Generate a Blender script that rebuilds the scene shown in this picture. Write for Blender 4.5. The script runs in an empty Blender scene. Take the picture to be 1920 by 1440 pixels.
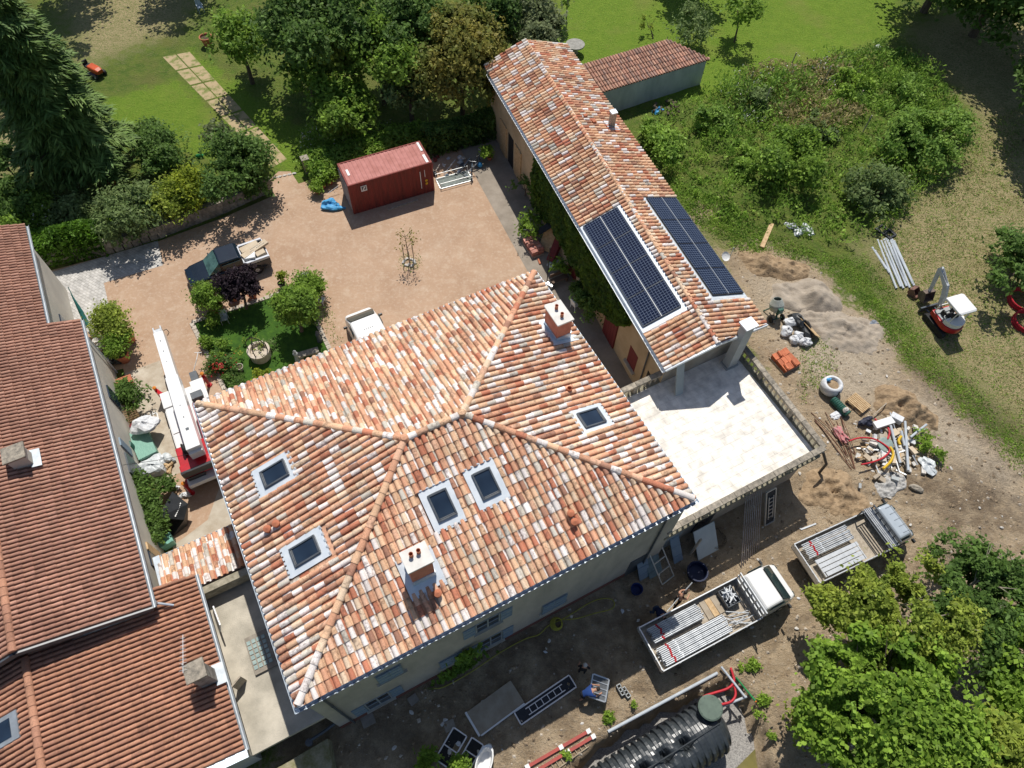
import bpy, bmesh, math, random
import numpy as np
from mathutils import Vector, Matrix
R_ = math.radians
# ------------------------------------------------------------------ camera, sky, sun, exposure
scn = bpy.context.scene
COL = scn.collection
FPX, PITCH, ROLL, CAMH = 1319.99, 1.0085, 0.0333, 35.765
_f = np.array([0, math.cos(PITCH), -math.sin(PITCH)]); _r = np.array([1., 0, 0]); _u = np.cross(_r, _f)
_c, _s = math.cos(ROLL), math.sin(ROLL)
CR, CU = _c*_r+_s*_u, -_s*_r+_c*_u
cam = bpy.data.cameras.new('camera'); camo = bpy.data.objects.new('camera', cam); COL.objects.link(camo)
cam.sensor_fit = 'HORIZONTAL'; cam.sensor_width = 36; cam.lens = FPX/1920*36; cam.clip_end = 3000
camo.matrix_world = Matrix(((CR[0], CU[0], -_f[0], 0), (CR[1], CU[1], -_f[1], 0), (CR[2], CU[2], -_f[2], CAMH), (0, 0, 0, 1)))
scn.camera = camo
SUN_EL, SUN_AZ = 59.5, -2.3          # elevation; azimuth measured from +Y towards +X
w = bpy.data.worlds.new('World'); scn.world = w; w.use_nodes = True
nt = w.node_tree; bg = nt.nodes['Background']
sk = nt.nodes.new('ShaderNodeTexSky'); sk.sky_type = 'NISHITA'; sk.sun_disc = False
sk.sun_elevation = R_(SUN_EL); sk.sun_rotation = R_(SUN_AZ); sk.air_density = 1.0; sk.dust_density = 1.0
nt.links.new(sk.outputs[0], bg.inputs[0]); bg.inputs[1].default_value = 0.082
sd = bpy.data.lights.new('sun', 'SUN'); sd.energy = 4.55; sd.angle = R_(0.53); sd.color = (1, .955, .88)
so = bpy.data.objects.new('sun', sd); COL.objects.link(so)
_d = Vector((math.sin(R_(SUN_AZ))*math.cos(R_(SUN_EL)), math.cos(R_(SUN_AZ))*math.cos(R_(SUN_EL)), math.sin(R_(SUN_EL))))
so.rotation_euler = _d.to_track_quat('Z', 'Y').to_euler(); so.location = (0, 60, 90)
scn.view_settings.view_transform = 'Standard'; scn.view_settings.look = 'None'
scn.view_settings.exposure = 0.0; scn.view_settings.gamma = 1.0
try:
    scn.cycles.max_bounces = 6; scn.cycles.diffuse_bounces = 3; scn.cycles.transparent_max_bounces = 4
except Exception: pass

# ------------------------------------------------------------------ helpers
rnd = random.Random(7)
def G(px, py, z=0.0):                      # where the sight line of a photo pixel meets height z
    d = (px-960)/FPX*CR-(py-720)/FPX*CU+_f
    t = (z-CAMH)/d[2]
    return Vector((t*d[0], t*d[1], z))
def GP(px, py, p, n):                      # ... meets a plane
    d = Vector((px-960)/FPX*CR-(py-720)/FPX*CU+_f); o = Vector((0, 0, CAMH))
    return o+d*((Vector(p)-o).dot(n)/d.dot(n))
def hfind(base, px, py):                   # height above a ground point at which it is seen at a pixel
    best, bz = 1e9, 0
    for k in range(1, 1400):
        z = base.z+k*.01
        q = G(px, py, z); e = (q.x-base.x)**2+(q.y-base.y)**2
        if e < best: best, bz = e, z
    return bz
HC = Vector((-3.206, 14.058, 0)); HA = R_(29.26)
HU = Vector((math.cos(HA), math.sin(HA), 0)); HN = Vector((-HU.y, HU.x, 0))
def H(x, y, z=0.0): return HC+HU*x+HN*y+Vector((0, 0, z))        # main house axes
def toH(p): q = Vector(p)-HC; return Vector((q.dot(HU), q.dot(HN), p[2]))
def ang(a, b): return math.atan2(b.y-a.y, b.x-a.x)

class MB:
    def __init__(s): s.v = []; s.f = []; s.m = []; s.mi = 0
    def add(s, vs, fs):
        o = len(s.v); s.v += [tuple(p) for p in vs]
        s.f += [tuple(i+o for i in f) for f in fs]; s.m += [s.mi]*len(fs); return s
    def box(s, c, d, rz=0, ry=0, rx=0, taper=1.0):
        M = Matrix.Translation(Vector(c))@Matrix.Rotation(rz, 4, 'Z')@Matrix.Rotation(ry, 4, 'Y')@Matrix.Rotation(rx, 4, 'X')
        vs = []
        for z in (-.5, .5):
            k = taper if z > 0 else 1
            for x, y in ((-.5, -.5), (.5, -.5), (.5, .5), (-.5, .5)):
                vs.append(M@Vector((x*d[0]*k, y*d[1]*k, z*d[2])))
        return s.add(vs, [(3, 2, 1, 0), (4, 5, 6, 7), (0, 1, 5, 4), (1, 2, 6, 5), (2, 3, 7, 6), (3, 0, 4, 7)])
    def bar(s, a, b, w=.05, h=None, up=(0, 0, 1)):
        a, b = Vector(a), Vector(b); h = h or w; t = (b-a).normalized(); up = Vector(up)
        if abs(t.dot(up)) > .95: up = Vector((1, 0, 0))
        sx = t.cross(up).normalized()*w/2; sz = sx.cross(t).normalized()*h/2
        vs = [p+i*sx+j*sz for p in (a, b) for i, j in ((-1, -1), (1, -1), (1, 1), (-1, 1))]
        return s.add(vs, [(0, 1, 2, 3), (7, 6, 5, 4), (0, 4, 5, 1), (1, 5, 6, 2), (2, 6, 7, 3), (3, 7, 4, 0)])
    def tube(s, pts, r=.05, n=8, cap=True, closed=False):
        pts = [Vector(p) for p in pts]; N = len(pts)
        rs = r if isinstance(r, (list, tuple)) else [r]*N
        vs = []; prev = None
        for i, p in enumerate(pts):
            if closed: t = pts[(i+1) % N]-pts[i-1]
            else: t = pts[min(i+1, N-1)]-pts[max(i-1, 0)]
            t.normalize()
            if prev is None:
                a = Vector((0, 0, 1)) if abs(t.z) < .9 else Vector((1, 0, 0))
                prev = t.cross(a).normalized()
            prev = (prev-t*prev.dot(t)).normalized(); q = t.cross(prev)
            vs += [p+(prev*math.cos(2*math.pi*k/n)+q*math.sin(2*math.pi*k/n))*rs[i] for k in range(n)]
        fs = []
        for i in range(N if closed else N-1):
            j = (i+1) % N
            fs += [(i*n+k, i*n+(k+1) % n, j*n+(k+1) % n, j*n+k) for k in range(n)]
        if cap and not closed: fs += [tuple(range(n))[::-1], tuple((N-1)*n+k for k in range(n))]
        return s.add(vs, fs)
    def lathe(s, prof, c=(0, 0, 0), n=16, cap=True, axis=None):
        c = Vector(c); Q = Vector(axis).to_track_quat('Z', 'Y').to_matrix() if axis else Matrix.Identity(3)
        vs = [c+Q@Vector((r*math.cos(2*math.pi*k/n), r*math.sin(2*math.pi*k/n), z)) for r, z in prof for k in range(n)]
        fs = [(i*n+k, i*n+(k+1) % n, (i+1)*n+(k+1) % n, (i+1)*n+k) for i in range(len(prof)-1) for k in range(n)]
        if cap: fs += [tuple(range(n))[::-1], tuple((len(prof)-1)*n+k for k in range(n))]
        return s.add(vs, fs)
    def prism(s, poly, z0, z1):
        n = len(poly); a = sum(poly[i][0]*poly[(i+1) % n][1]-poly[(i+1) % n][0]*poly[i][1] for i in range(n))
        if a < 0: poly = poly[::-1]
        g = lambda z, p: z(p[0], p[1]) if callable(z) else z
        vs = [(p[0], p[1], g(z0, p)) for p in poly]+[(p[0], p[1], g(z1, p)) for p in poly]
        return s.add(vs, [tuple(range(n))[::-1], tuple(range(n, 2*n))]+[(i, (i+1) % n, n+(i+1) % n, n+i) for i in range(n)])
    def poly(s, pts): return s.add(pts, [tuple(range(len(pts)))])
    def loft(s, rings, cap=True):
        n = len(rings[0]); vs = [p for r in rings for p in r]
        fs = [(i*n+k, i*n+(k+1) % n, (i+1)*n+(k+1) % n, (i+1)*n+k) for i in range(len(rings)-1) for k in range(n)]
        if cap: fs += [tuple(range(n))[::-1], tuple((len(rings)-1)*n+k for k in range(n))]
        return s.add(vs, fs)
    def blob(s, c, d, seed=0, amp=.15, n=14, rz=0, flat=0.0):           # lumpy rounded mass
        rr = random.Random(seed); ph = [(rr.uniform(0, 6), rr.uniform(0, 6), rr.randint(1, 4), rr.randint(1, 4)) for _ in range(5)]
        vs = []; m = n//2
        for i in range(m+1):
            th = math.pi*i/m
            for k in range(n):
                f = 2*math.pi*k/n
                q = 1+amp*sum(math.sin(a*f+p)*math.sin(b*th+t) for p, t, a, b in ph)/1.6
                z = math.cos(th)*d[2]/2*q
                x, y = math.sin(th)*math.cos(f)*d[0]/2*q, math.sin(th)*math.sin(f)*d[1]/2*q
                if flat and z < -d[2]*flat: z = -d[2]*flat
                vs.append((c[0]+x*math.cos(rz)-y*math.sin(rz), c[1]+x*math.sin(rz)+y*math.cos(rz), c[2]+z))
        fs = [(i*n+k, (i+1)*n+k, (i+1)*n+(k+1) % n, i*n+(k+1) % n) for i in range(m) for k in range(n)]
        return s.add(vs, fs)
    def build(s, name, mat, parent=None, smooth=False, bevel=0, world=False, sub=0, weld=False):
        me = bpy.data.meshes.new(name); vs = s.v
        if world and parent is not None:
            Mi = parent_matrix(parent).inverted(); vs = [Mi@Vector(p) for p in vs]
        me.from_pydata([tuple(p) for p in vs], [], s.f)
        for mm in (mat if isinstance(mat, (list, tuple)) else [mat]): me.materials.append(mm)
        if any(s.m): me.polygons.foreach_set('material_index', s.m)
        if smooth: me.polygons.foreach_set('use_smooth', [True]*len(me.polygons))
        me.update()
        o = bpy.data.objects.new(name, me); COL.objects.link(o)
        if parent is not None: o.parent = parent
        if bevel:
            b = o.modifiers.new('bevel', 'BEVEL'); b.width = bevel; b.segments = 2; b.limit_method = 'ANGLE'; b.angle_limit = R_(35)
        if sub:
            b = o.modifiers.new('sub', 'SUBSURF'); b.levels = sub; b.render_levels = sub
        return o
def parent_matrix(o):
    M = Matrix.Identity(4)
    while o is not None:
        M = (Matrix.Translation(o.location)@o.rotation_euler.to_matrix().to_4x4())@M; o = o.parent
    return M
def tag(o, label, cat, group=None, kind=None):
    if label: o['label'] = label
    if cat: o['category'] = cat
    if group: o['group'] = group
    if kind: o['kind'] = kind
    return o
def thing(name, label, cat, loc=(0, 0, 0), rz=0, group=None):
    o = bpy.data.objects.new(name, None); COL.objects.link(o); o.location = loc; o.rotation_euler = (0, 0, rz); o.empty_display_size = .3
    return tag(o, label, cat, group)
def struct(o): o['kind'] = 'structure'; return o
def copy_tree(o, parent=None):
    kids = [c for c in bpy.data.objects if c.parent == o]
    c = o.copy(); COL.objects.link(c); c.parent = parent
    for k in kids: copy_tree(k, c)
    return c
def dup(o, loc, rz, label, group=None):
    c = copy_tree(o); c.location = loc; c.rotation_euler = (0, 0, rz); c['label'] = label
    if group: c['group'] = group
    return c

# ------------------------------------------------------------------ materials
MATS = {}
def mat(name, col, rough=.8, col2=None, scale=4.0, detail=4, bump=0.0, bscale=None, metal=0.0, spec=.3, island=0.0, coords='Object', lo=.35, hi=.65, trans=0.0, streak=None):
    if name in MATS: return MATS[name]
    m = bpy.data.materials.new(name); m.use_nodes = True; t = m.node_tree; N = t.nodes; Lk = t.links.new
    b = N['Principled BSDF']; b.inputs['Roughness'].default_value = rough; b.inputs['Metallic'].default_value = metal
    b.inputs['Specular IOR Level'].default_value = spec
    tc = N.new('ShaderNodeTexCoord'); src = tc.outputs[coords]
    if streak:
        mp = N.new('ShaderNodeMapping'); mp.inputs['Scale'].default_value = streak; Lk(src, mp.inputs[0]); src = mp.outputs[0]
    c2 = col2 or tuple(min(1, x*.72) for x in col)
    no = N.new('ShaderNodeTexNoise'); no.inputs['Scale'].default_value = scale; no.inputs['Detail'].default_value = detail; no.inputs['Roughness'].default_value = .62
    Lk(src, no.inputs['Vector'])
    mr = N.new('ShaderNodeMapRange'); mr.inputs[1].default_value = lo; mr.inputs[2].default_value = hi; Lk(no.outputs[0], mr.inputs[0])
    mx = N.new('ShaderNodeMix'); mx.data_type = 'RGBA'; mx.inputs[6].default_value = (*col, 1); mx.inputs[7].default_value = (*c2, 1)
    Lk(mr.outputs[0], mx.inputs[0]); out = mx.outputs[2]
    if island:
        g = N.new('ShaderNodeNewGeometry'); hs = N.new('ShaderNodeHueSaturation'); r = N.new('ShaderNodeMapRange')
        r.inputs[3].default_value = 1-island; r.inputs[4].default_value = 1+island
        Lk(g.outputs['Random Per Island'], r.inputs[0]); Lk(r.outputs[0], hs.inputs['Value']); Lk(out, hs.inputs['Color']); out = hs.outputs[0]
    Lk(out, b.inputs['Base Color'])
    if bump:
        n2 = N.new('ShaderNodeTexNoise'); n2.inputs['Scale'].default_value = bscale or scale*4; n2.inputs['Detail'].default_value = 5; Lk(tc.outputs[coords], n2.inputs['Vector'])
        bp = N.new('ShaderNodeBump'); bp.inputs['Strength'].default_value = min(1, bump); bp.inputs['Distance'].default_value = .05; Lk(n2.outputs[0], bp.inputs['Height']); Lk(bp.outputs[0], b.inputs['Normal'])
    if trans:
        tr = N.new('ShaderNodeBsdfTranslucent'); Lk(out, tr.inputs[0]); ms = N.new('ShaderNodeMixShader'); ms.inputs[0].default_value = trans
        Lk(b.outputs[0], ms.inputs[1]); Lk(tr.outputs[0], ms.inputs[2]); Lk(ms.outputs[0], N['Material Output'].inputs[0])
    MATS[name] = m; return m

def tile_mat(name, stops, stain=(.12, .07, .05), stain_amt=.55, vs=.12):
    m = bpy.data.materials.new(name); m.use_nodes = True; t = m.node_tree; N = t.nodes; Lk = t.links.new
    b = N['Principled BSDF']; b.inputs['Roughness'].default_value = .85; b.inputs['Specular IOR Level'].default_value = .2
    g = N.new('ShaderNodeNewGeometry'); cr = N.new('ShaderNodeValToRGB'); cr.color_ramp.interpolation = 'CONSTANT'
    E = cr.color_ramp.elements; E[0].position = 0; E[0].color = (*stops[0][1], 1); E[1].position = stops[1][0]; E[1].color = (*stops[1][1], 1)
    for p, c in stops[2:]: e = E.new(p); e.color = (*c, 1)
    Lk(g.outputs['Random Per Island'], cr.inputs[0])
    # a second random number out of the first
    m1 = N.new('ShaderNodeMath'); m1.operation = 'MULTIPLY'; m1.inputs[1].default_value = 37.31; Lk(g.outputs['Random Per Island'], m1.inputs[0])
    m2 = N.new('ShaderNodeMath'); m2.operation = 'FRACT'; Lk(m1.outputs[0], m2.inputs[0])
    hs = N.new('ShaderNodeHueSaturation'); r = N.new('ShaderNodeMapRange'); r.inputs[3].default_value = 1-vs; r.inputs[4].default_value = 1+vs
    Lk(m2.outputs[0], r.inputs[0]); Lk(r.outputs[0], hs.inputs['Value']); Lk(cr.outputs[0], hs.inputs['Color'])
    tc = N.new('ShaderNodeTexCoord'); no = N.new('ShaderNodeTexNoise'); no.inputs['Scale'].default_value = 6.5; no.inputs['Detail'].default_value = 6; no.inputs['Roughness'].default_value = .7
    Lk(tc.outputs['Object'], no.inputs['Vector'])
    m3 = N.new('ShaderNodeMath'); m3.operation = 'MULTIPLY'; m3.inputs[1].default_value = 91.7; Lk(g.outputs['Random Per Island'], m3.inputs[0])
    m4 = N.new('ShaderNodeMath'); m4.operation = 'FRACT'; Lk(m3.outputs[0], m4.inputs[0])
    gt = N.new('ShaderNodeMapRange'); gt.inputs[1].default_value = .40; gt.inputs[2].default_value = .72; Lk(m4.outputs[0], gt.inputs[0])
    st = N.new('ShaderNodeMapRange'); st.inputs[1].default_value = .48; st.inputs[2].default_value = .60; st.inputs[4].default_value = stain_amt; Lk(no.outputs[0], st.inputs[0])
    mu = N.new('ShaderNodeMath'); mu.operation = 'MULTIPLY'; Lk(gt.outputs[0], mu.inputs[0]); Lk(st.outputs[0], mu.inputs[1])
    mx = N.new('ShaderNodeMix'); mx.data_type = 'RGBA'; Lk(mu.outputs[0], mx.inputs[0]); Lk(hs.outputs[0], mx.inputs[6]); mx.inputs[7].default_value = (*stain, 1)
    n2 = N.new('ShaderNodeTexNoise'); n2.inputs['Scale'].default_value = 22; n2.inputs['Detail'].default_value = 4; Lk(tc.outputs['Object'], n2.inputs['Vector'])
    hv = N.new('ShaderNodeHueSaturation'); r2 = N.new('ShaderNodeMapRange'); r2.inputs[1].default_value = .3; r2.inputs[2].default_value = .7; r2.inputs[3].default_value = .82; r2.inputs[4].default_value = 1.14
    Lk(n2.outputs[0], r2.inputs[0]); Lk(r2.outputs[0], hv.inputs['Value']); Lk(mx.outputs[2], hv.inputs['Color'])
    n3 = N.new('ShaderNodeTexNoise'); n3.inputs['Scale'].default_value = .55; n3.inputs['Detail'].default_value = 6; n3.inputs['Roughness'].default_value = .65; Lk(tc.outputs['Object'], n3.inputs['Vector'])
    r3 = N.new('ShaderNodeMapRange'); r3.inputs[1].default_value = .35; r3.inputs[2].default_value = .68; r3.inputs[3].default_value = 1.08; r3.inputs[4].default_value = .80; Lk(n3.outputs[0], r3.inputs[0])
    h3 = N.new('ShaderNodeHueSaturation'); Lk(r3.outputs[0], h3.inputs['Value']); Lk(hv.outputs[0], h3.inputs['Color']); Lk(h3.outputs[0], b.inputs['Base Color'])
    bp = N.new('ShaderNodeBump'); bp.inputs['Strength'].default_value = .25; bp.inputs['Distance'].default_value = .02; Lk(n2.outputs[0], bp.inputs['Height']); Lk(bp.outputs[0], b.inputs['Normal'])
    MATS[name] = m; return m
SAL, PEA, CRE, WHI, RED, BRN, GRY = (.68, .36, .225), (.75, .48, .305), (.79, .60, .43), (.85, .78, .74), (.55, .215, .13), (.42, .22, .15), (.62, .57, .49)
M_tile = tile_mat('canal_tile', [(0, SAL), (.20, PEA), (.40, CRE), (.50, WHI), (.70, RED), (.79, (.71, .43, .29)), (.89, GRY), (.95, BRN)])
M_tile2 = tile_mat('canal_tile_barn', [(0, SAL), (.20, PEA), (.42, CRE), (.54, WHI), (.69, RED), (.78, (.72, .42, .25)), (.90, GRY), (.95, BRN)])
M_under = mat('channel_tile', (.62, .36, .24), .9, (.42, .24, .16), 5, 6, .3, island=.2)
M_brown = tile_mat('brown_roof_tile', [(0, (.44, .235, .165)), (.4, (.395, .21, .15)), (.75, (.48, .265, .19))], (.10, .06, .05), .3, .10)
M_orange = tile_mat('orange_brown_tile', [(0, (.46, .235, .15)), (.4, (.41, .21, .14)), (.75, (.49, .255, .165))], (.10, .06, .05), .3, .10)
M_old = tile_mat('weathered_tile', [(0, (.50, .27, .19)), (.3, (.43, .235, .175)), (.55, (.56, .33, .235)), (.8, (.34, .22, .18))], (.10, .08, .07), .75, .18)
M_zinc = mat('zinc', (.62, .69, .76), .42, (.48, .56, .64), 3, 4, .05, metal=.35, spec=.5)
M_zincw = mat('pale_zinc', (.74, .79, .83), .45, (.62, .68, .74), 2.5, 4, .05, metal=.25, spec=.5)
M_white = mat('white_metal', (.80, .80, .79), .4, (.72, .72, .71), 2, 4, spec=.4)
M_wpaint = mat('white_vehicle_paint', (.80, .80, .79), .22, (.75, .75, .74), 1.5, 3, spec=.5)
M_render = mat('grey_beige_render', (.50, .45, .39), .92, (.37, .335, .29), .8, 8, .25, 14, streak=(1.5, 1.5, .5))
M_cream = mat('cream_render', (.60, .47, .30), .92, (.44, .33, .20), .5, 6, .25, 12)
M_nrender = mat('pale_render', (.62, .58, .50), .92, (.50, .47, .41), .6, 6, .2, 12)
M_conc = mat('concrete', (.56, .51, .42), .92, (.36, .33, .27), .9, 8, .35, 16)
M_cgrey = mat('grey_cement', (.42, .44, .44), .92, (.33, .35, .35), .8, 7, .25, 14)
M_stone = mat('lichen_stone', (.40, .35, .28), .95, (.17, .155, .13), 5, 8, .5, 18, island=.18)
M_pale = mat('terrace_limestone', (.76, .73, .665), .85, (.62, .575, .505), 1.1, 8, .1, 10, lo=.42, hi=.72)
M_glass = mat('dark_glass', (.012, .022, .04), .06, (.02, .035, .06), 1, 2, spec=.8)
M_carglass = mat('tinted_glass', (.02, .035, .037), .08, (.035, .06, .06), 2, 3, spec=.4)
M_dark = mat('dark_grey_metal', (.09, .105, .12), .4, (.06, .07, .085), 3, 3, spec=.5)
M_black = mat('black_rubber', (.018, .018, .02), .7, (.03, .03, .03), 6, 4)
M_blackpl = mat('black_plastic', (.022, .025, .028), .35, (.035, .038, .042), 3, 4, spec=.5)
M_shut = mat('grey_blue_shutter', (.25, .32, .39), .7, (.19, .25, .31), 5, 5, .1, streak=(1, 1, 8))
M_shut2 = mat('oxblood_shutter', (.20, .035, .035), .7, (.13, .025, .025), 5, 5, .1, streak=(1, 1, 6))
M_wood = mat('raw_wood', (.62, .45, .26), .8, (.44, .29, .15), 6, 6, .15, streak=(1, 1, 1))
M_oldwood = mat('weathered_wood', (.46, .40, .32), .85, (.30, .25, .19), 7, 6, .2)
M_board = mat('plywood', (.42, .36, .28), .85, (.33, .27, .20), 2, 6, .1)
M_tbrick = mat('terracotta_render', (.60, .25, .17), .9, (.46, .18, .12), 2.5, 6, .2, 20)
M_terra = mat('terracotta', (.52, .19, .10), .85, (.40, .14, .08), 5, 5, .1)
M_steel = mat('galvanised_steel', (.60, .62, .64), .38, (.40, .42, .44), 9, 4, metal=.55, spec=.5, island=.25)
M_alu = mat('aluminium', (.66, .68, .69), .35, (.55, .57, .58), 6, 3, metal=.6, spec=.5)
M_redp = mat('red_vehicle_paint', (.52, .012, .022), .3, (.40, .012, .02), 2, 3, spec=.5)
M_rust = mat('rust_red_steel', (.25, .046, .036), .65, (.16, .038, .03), 1.0, 8, .1, 8, streak=(5, 5, .7))
M_rusttop = mat('faded_red_steel', (.50, .215, .19), .7, (.38, .15, .125), 1.6, 7, .1, 8)
M_greytruck = mat('grey_vehicle_paint', (.40, .45, .50), .3, (.36, .41, .46), 2, 3, spec=.5)
M_navy = mat('navy_vehicle_paint', (.006, .012, .024), .18, (.010, .018, .03), 2, 3, spec=.7)
M_pvc = mat('grey_pvc', (.50, .54, .58), .35, (.42, .46, .50), 2, 3, spec=.45)
M_tank = mat('black_tank_plastic', (.030, .036, .042), .32, (.05, .058, .064), 2, 5, .05, spec=.5)
M_glid = mat('green_lid', (.13, .175, .14), .7, (.10, .135, .11), 3, 4)
M_redpipe = mat('red_conduit', (.55, .03, .045), .5, (.42, .02, .03), 8, 3)
M_ypipe = mat('yellow_conduit', (.70, .45, .02), .5, (.58, .36, .02), 8, 3)
M_yhose = mat('yellow_hose', (.50, .46, .06), .5, (.38, .35, .06), 8, 3)
M_gpipe = mat('green_pipe', (.03, .28, .09), .5, (.025, .2, .07), 8, 3)
M_bag = mat('white_woven_bag', (.74, .75, .76), .75, (.55, .57, .60), 5, 6, .5, 9)
M_plas = mat('clear_plastic_sheet', (.68, .71, .72), .35, (.42, .46, .48), 4, 7, .6, 7, spec=.5)
M_blue = mat('blue_tarp', (.05, .28, .58), .5, (.10, .42, .72), 4, 5, .5, 8)
M_green = mat('dark_green_plastic', (.03, .12, .09), .5, (.02, .08, .06), 4, 5)
M_mint = mat('mint_green_sheet', (.24, .45, .36), .6, (.17, .34, .28), 4, 5, streak=(8, 1, 1))
M_sand = mat('grey_sand', (.42, .36, .29), .95, (.31, .26, .205), 2.2, 8, .8, 16)
M_ozinc = mat('aged_zinc', (.36, .40, .44), .5, (.28, .31, .34), 2.5, 4, .05, metal=.3)
M_earth = mat('loose_earth', (.40, .29, .18), .98, (.23, .16, .095), 3.0, 9, 1, 11)
M_gravel = mat('pit_gravel', (.46, .44, .41), .95, (.24, .23, .22), 18, 5, 1, 40, lo=.4, hi=.6)
M_rub = mat('pale_rubble', (.66, .64, .60), .9, (.45, .42, .38), 7, 6, .5, 18, island=.3)
M_card = mat('cardboard', (.60, .50, .37), .85, (.52, .42, .30), 3, 4)
M_cells = None
# ------------------------------------------------------------------ ground and surfaces
def P(*q): return [G(x, y) for x, y in q]
def sdist(X, Y, poly):
    n = len(poly); d = np.full(X.shape, 1e9); ins = np.zeros(X.shape, bool)
    for i in range(n):
        a, b = poly[i], poly[(i+1) % n]; ex, ey = b[0]-a[0], b[1]-a[1]
        t = np.clip(((X-a[0])*ex+(Y-a[1])*ey)/(ex*ex+ey*ey+1e-9), 0, 1)
        d = np.minimum(d, np.hypot(X-a[0]-t*ex, Y-a[1]-t*ey))
        c = ((a[1] > Y) != (b[1] > Y)); ins ^= c & (X < ex*(Y-a[1])/((ey if abs(ey) > 1e-9 else 1e-9))+a[0])
    return np.where(ins, d, -d)
def soft(X, Y, poly, w): return np.clip(sdist(X, Y, poly)/w*.5+.5, 0, 1)
def ax(lo, hi, st, far): return np.concatenate([-np.geomspace(far, -lo+4, 9) if lo < 0 else lo-np.geomspace(far, 4, 9), np.arange(lo, hi, st), hi+np.geomspace(4, far, 9)])
gx = ax(-52, 54, .27, 420); gy = ax(-4, 78, .27, 420)
GX, GY = np.meshgrid(gx, gy)
PIT = [toH(G(*q)) for q in ((1072, 1440), (1165, 1352), (1312, 1290), (1372, 1262), (1420, 1322), (1458, 1440))]
PITW = [H(p.x, p.y) for p in PIT]+[H(16, -22), H(4, -22)]
def vnoise(X, Y, f, seed):
    rs = np.random.RandomState(seed); T = rs.rand(64, 64); x, y = X*f, Y*f
    i, j = np.floor(x).astype(int), np.floor(y).astype(int); u, v = x-i, y-j; u = u*u*(3-2*u); v = v*v*(3-2*v)
    g = lambda a, b: T[a % 64, b % 64]
    return (g(i, j)*(1-u)+g(i+1, j)*u)*(1-v)+(g(i, j+1)*(1-u)+g(i+1, j+1)*u)*v
LUSH = [P((1040, -60), (1650, -60), (1705, 60), (1560, 108), (1440, 158), (1330, 190), (1120, 185), (1040, 80)),
        P((350, 95), (420, 140), (575, 250), (555, 335), (500, 300)), P((190, 190), (330, 150), (440, 240), (400, 300), (280, 270), (230, 260)),
        P((540, 235), (660, 225), (700, 270), (560, 330))]
DRY = [P((90, -60), (420, -60), (330, 60), (150, 130)), P((-40, 180), (55, 190), (90, 290), (60, 330), (-40, 330)),
       P((1830, 190), (2000, 150), (2000, 880), (1730, 660), (1650, 520), (1610, 470), (1690, 370), (1800, 300)),
       P((1700, 60), (1790, 20), (2000, 40), (2000, 260), (1840, 240)), P((1250, 470), (1330, 440), (1400, 470), (1370, 520))]
SOIL = [P((1352, 470), (1420, 458), (1540, 500), (1570, 560), (1640, 590), (1700, 690), (1760, 730), (1900, 850), (2050, 950), (2050, 1600), (400, 1600), (560, 1330), (1100, 1060), (1460, 860), (1480, 800), (1400, 640)),
        P((1300, 390), (1345, 385), (1330, 420), (1290, 430))]
PALE = [P((1400, 520), (1470, 500), (1560, 545), (1660, 640), (1690, 720), (1640, 770), (1540, 740), (1450, 640)),
        P((1640, 700), (1760, 740), (1920, 880), (1920, 960), (1720, 830))]
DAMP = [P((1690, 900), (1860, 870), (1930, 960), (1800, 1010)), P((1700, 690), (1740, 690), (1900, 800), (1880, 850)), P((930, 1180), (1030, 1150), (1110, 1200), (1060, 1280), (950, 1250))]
def zmax(L, w): return np.max([soft(GX, GY, p, w) for p in L], axis=0)
ZL, ZD, ZS, ZP = zmax(LUSH, 2.0), zmax(DRY, 3.0), zmax(SOIL, 1.6), zmax(PALE, 2.4)
ZDampShade = zmax(DAMP, 2.5)
def pline(q):                                   # distance to a wheel track
    Q = P(*q); D = np.full(GX.shape, 1e9)
    for a, b_ in zip(Q, Q[1:]):
        e = b_-a; t = np.clip(((GX-a.x)*e.x+(GY-a.y)*e.y)/(e.x**2+e.y**2), 0, 1); D = np.minimum(D, np.hypot(GX-a.x-t*e.x, GY-a.y-t*e.y))
    return D
TRK = np.zeros(GX.shape)
for q in (((1470, 880), (1600, 960), (1760, 1000), (1930, 985)), ((1510, 850), (1640, 930), (1780, 960), (1930, 945)), ((1560, 690), (1680, 760), (1800, 850), (1930, 900)), ((1590, 660), (1720, 735), (1830, 815), (1930, 860)), ((1040, 1300), (1250, 1290), (1450, 1220), (1540, 1120), (1700, 1010)), ((1500, 1180), (1600, 1080), (1740, 1030))):
    TRK = np.maximum(TRK, np.clip(1-pline(q)/.34, 0, 1))
ZDampShade = np.maximum(np.maximum(ZDampShade, TRK*.62), .72*soft(GX, GY, P((480, 1350), (1180, 1080), (1310, 1060), (1180, 1270), (930, 1430), (860, 1500), (480, 1500)), 4.0))  # adds wheel tracks and the house's south-side shade, painted as darker soil
WILD = P((1190, 250), (1340, 160), (1560, 105), (1690, 95), (1800, 200), (1790, 300), (1690, 420), (1590, 470), (1440, 430), (1350, 420), (1250, 330))
ZW = soft(GX, GY, WILD, 3)
gz = .05*(vnoise(GX, GY, .35, 1)-.5)*np.clip(ZW+ZS*.6, 0, 1)+ZW*(.35*vnoise(GX, GY, .25, 2)+.25*vnoise(GX, GY, .8, 3))+ZS*(.06*(vnoise(GX, GY, 1.1, 5)-.5)+.05*(vnoise(GX, GY, 2.6, 6)-.5)-.05*TRK)
pd = sdist(GX, GY, PITW)+.35*(vnoise(GX, GY, 1.3, 9)-.5)
gz = np.where(pd > 0, -np.clip(pd/.30, 0, 1)*1.35, gz)
ny, nx = GX.shape
me = bpy.data.meshes.new('ground')
vv = np.stack([GX.ravel(), GY.ravel(), gz.ravel()], 1)
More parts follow.
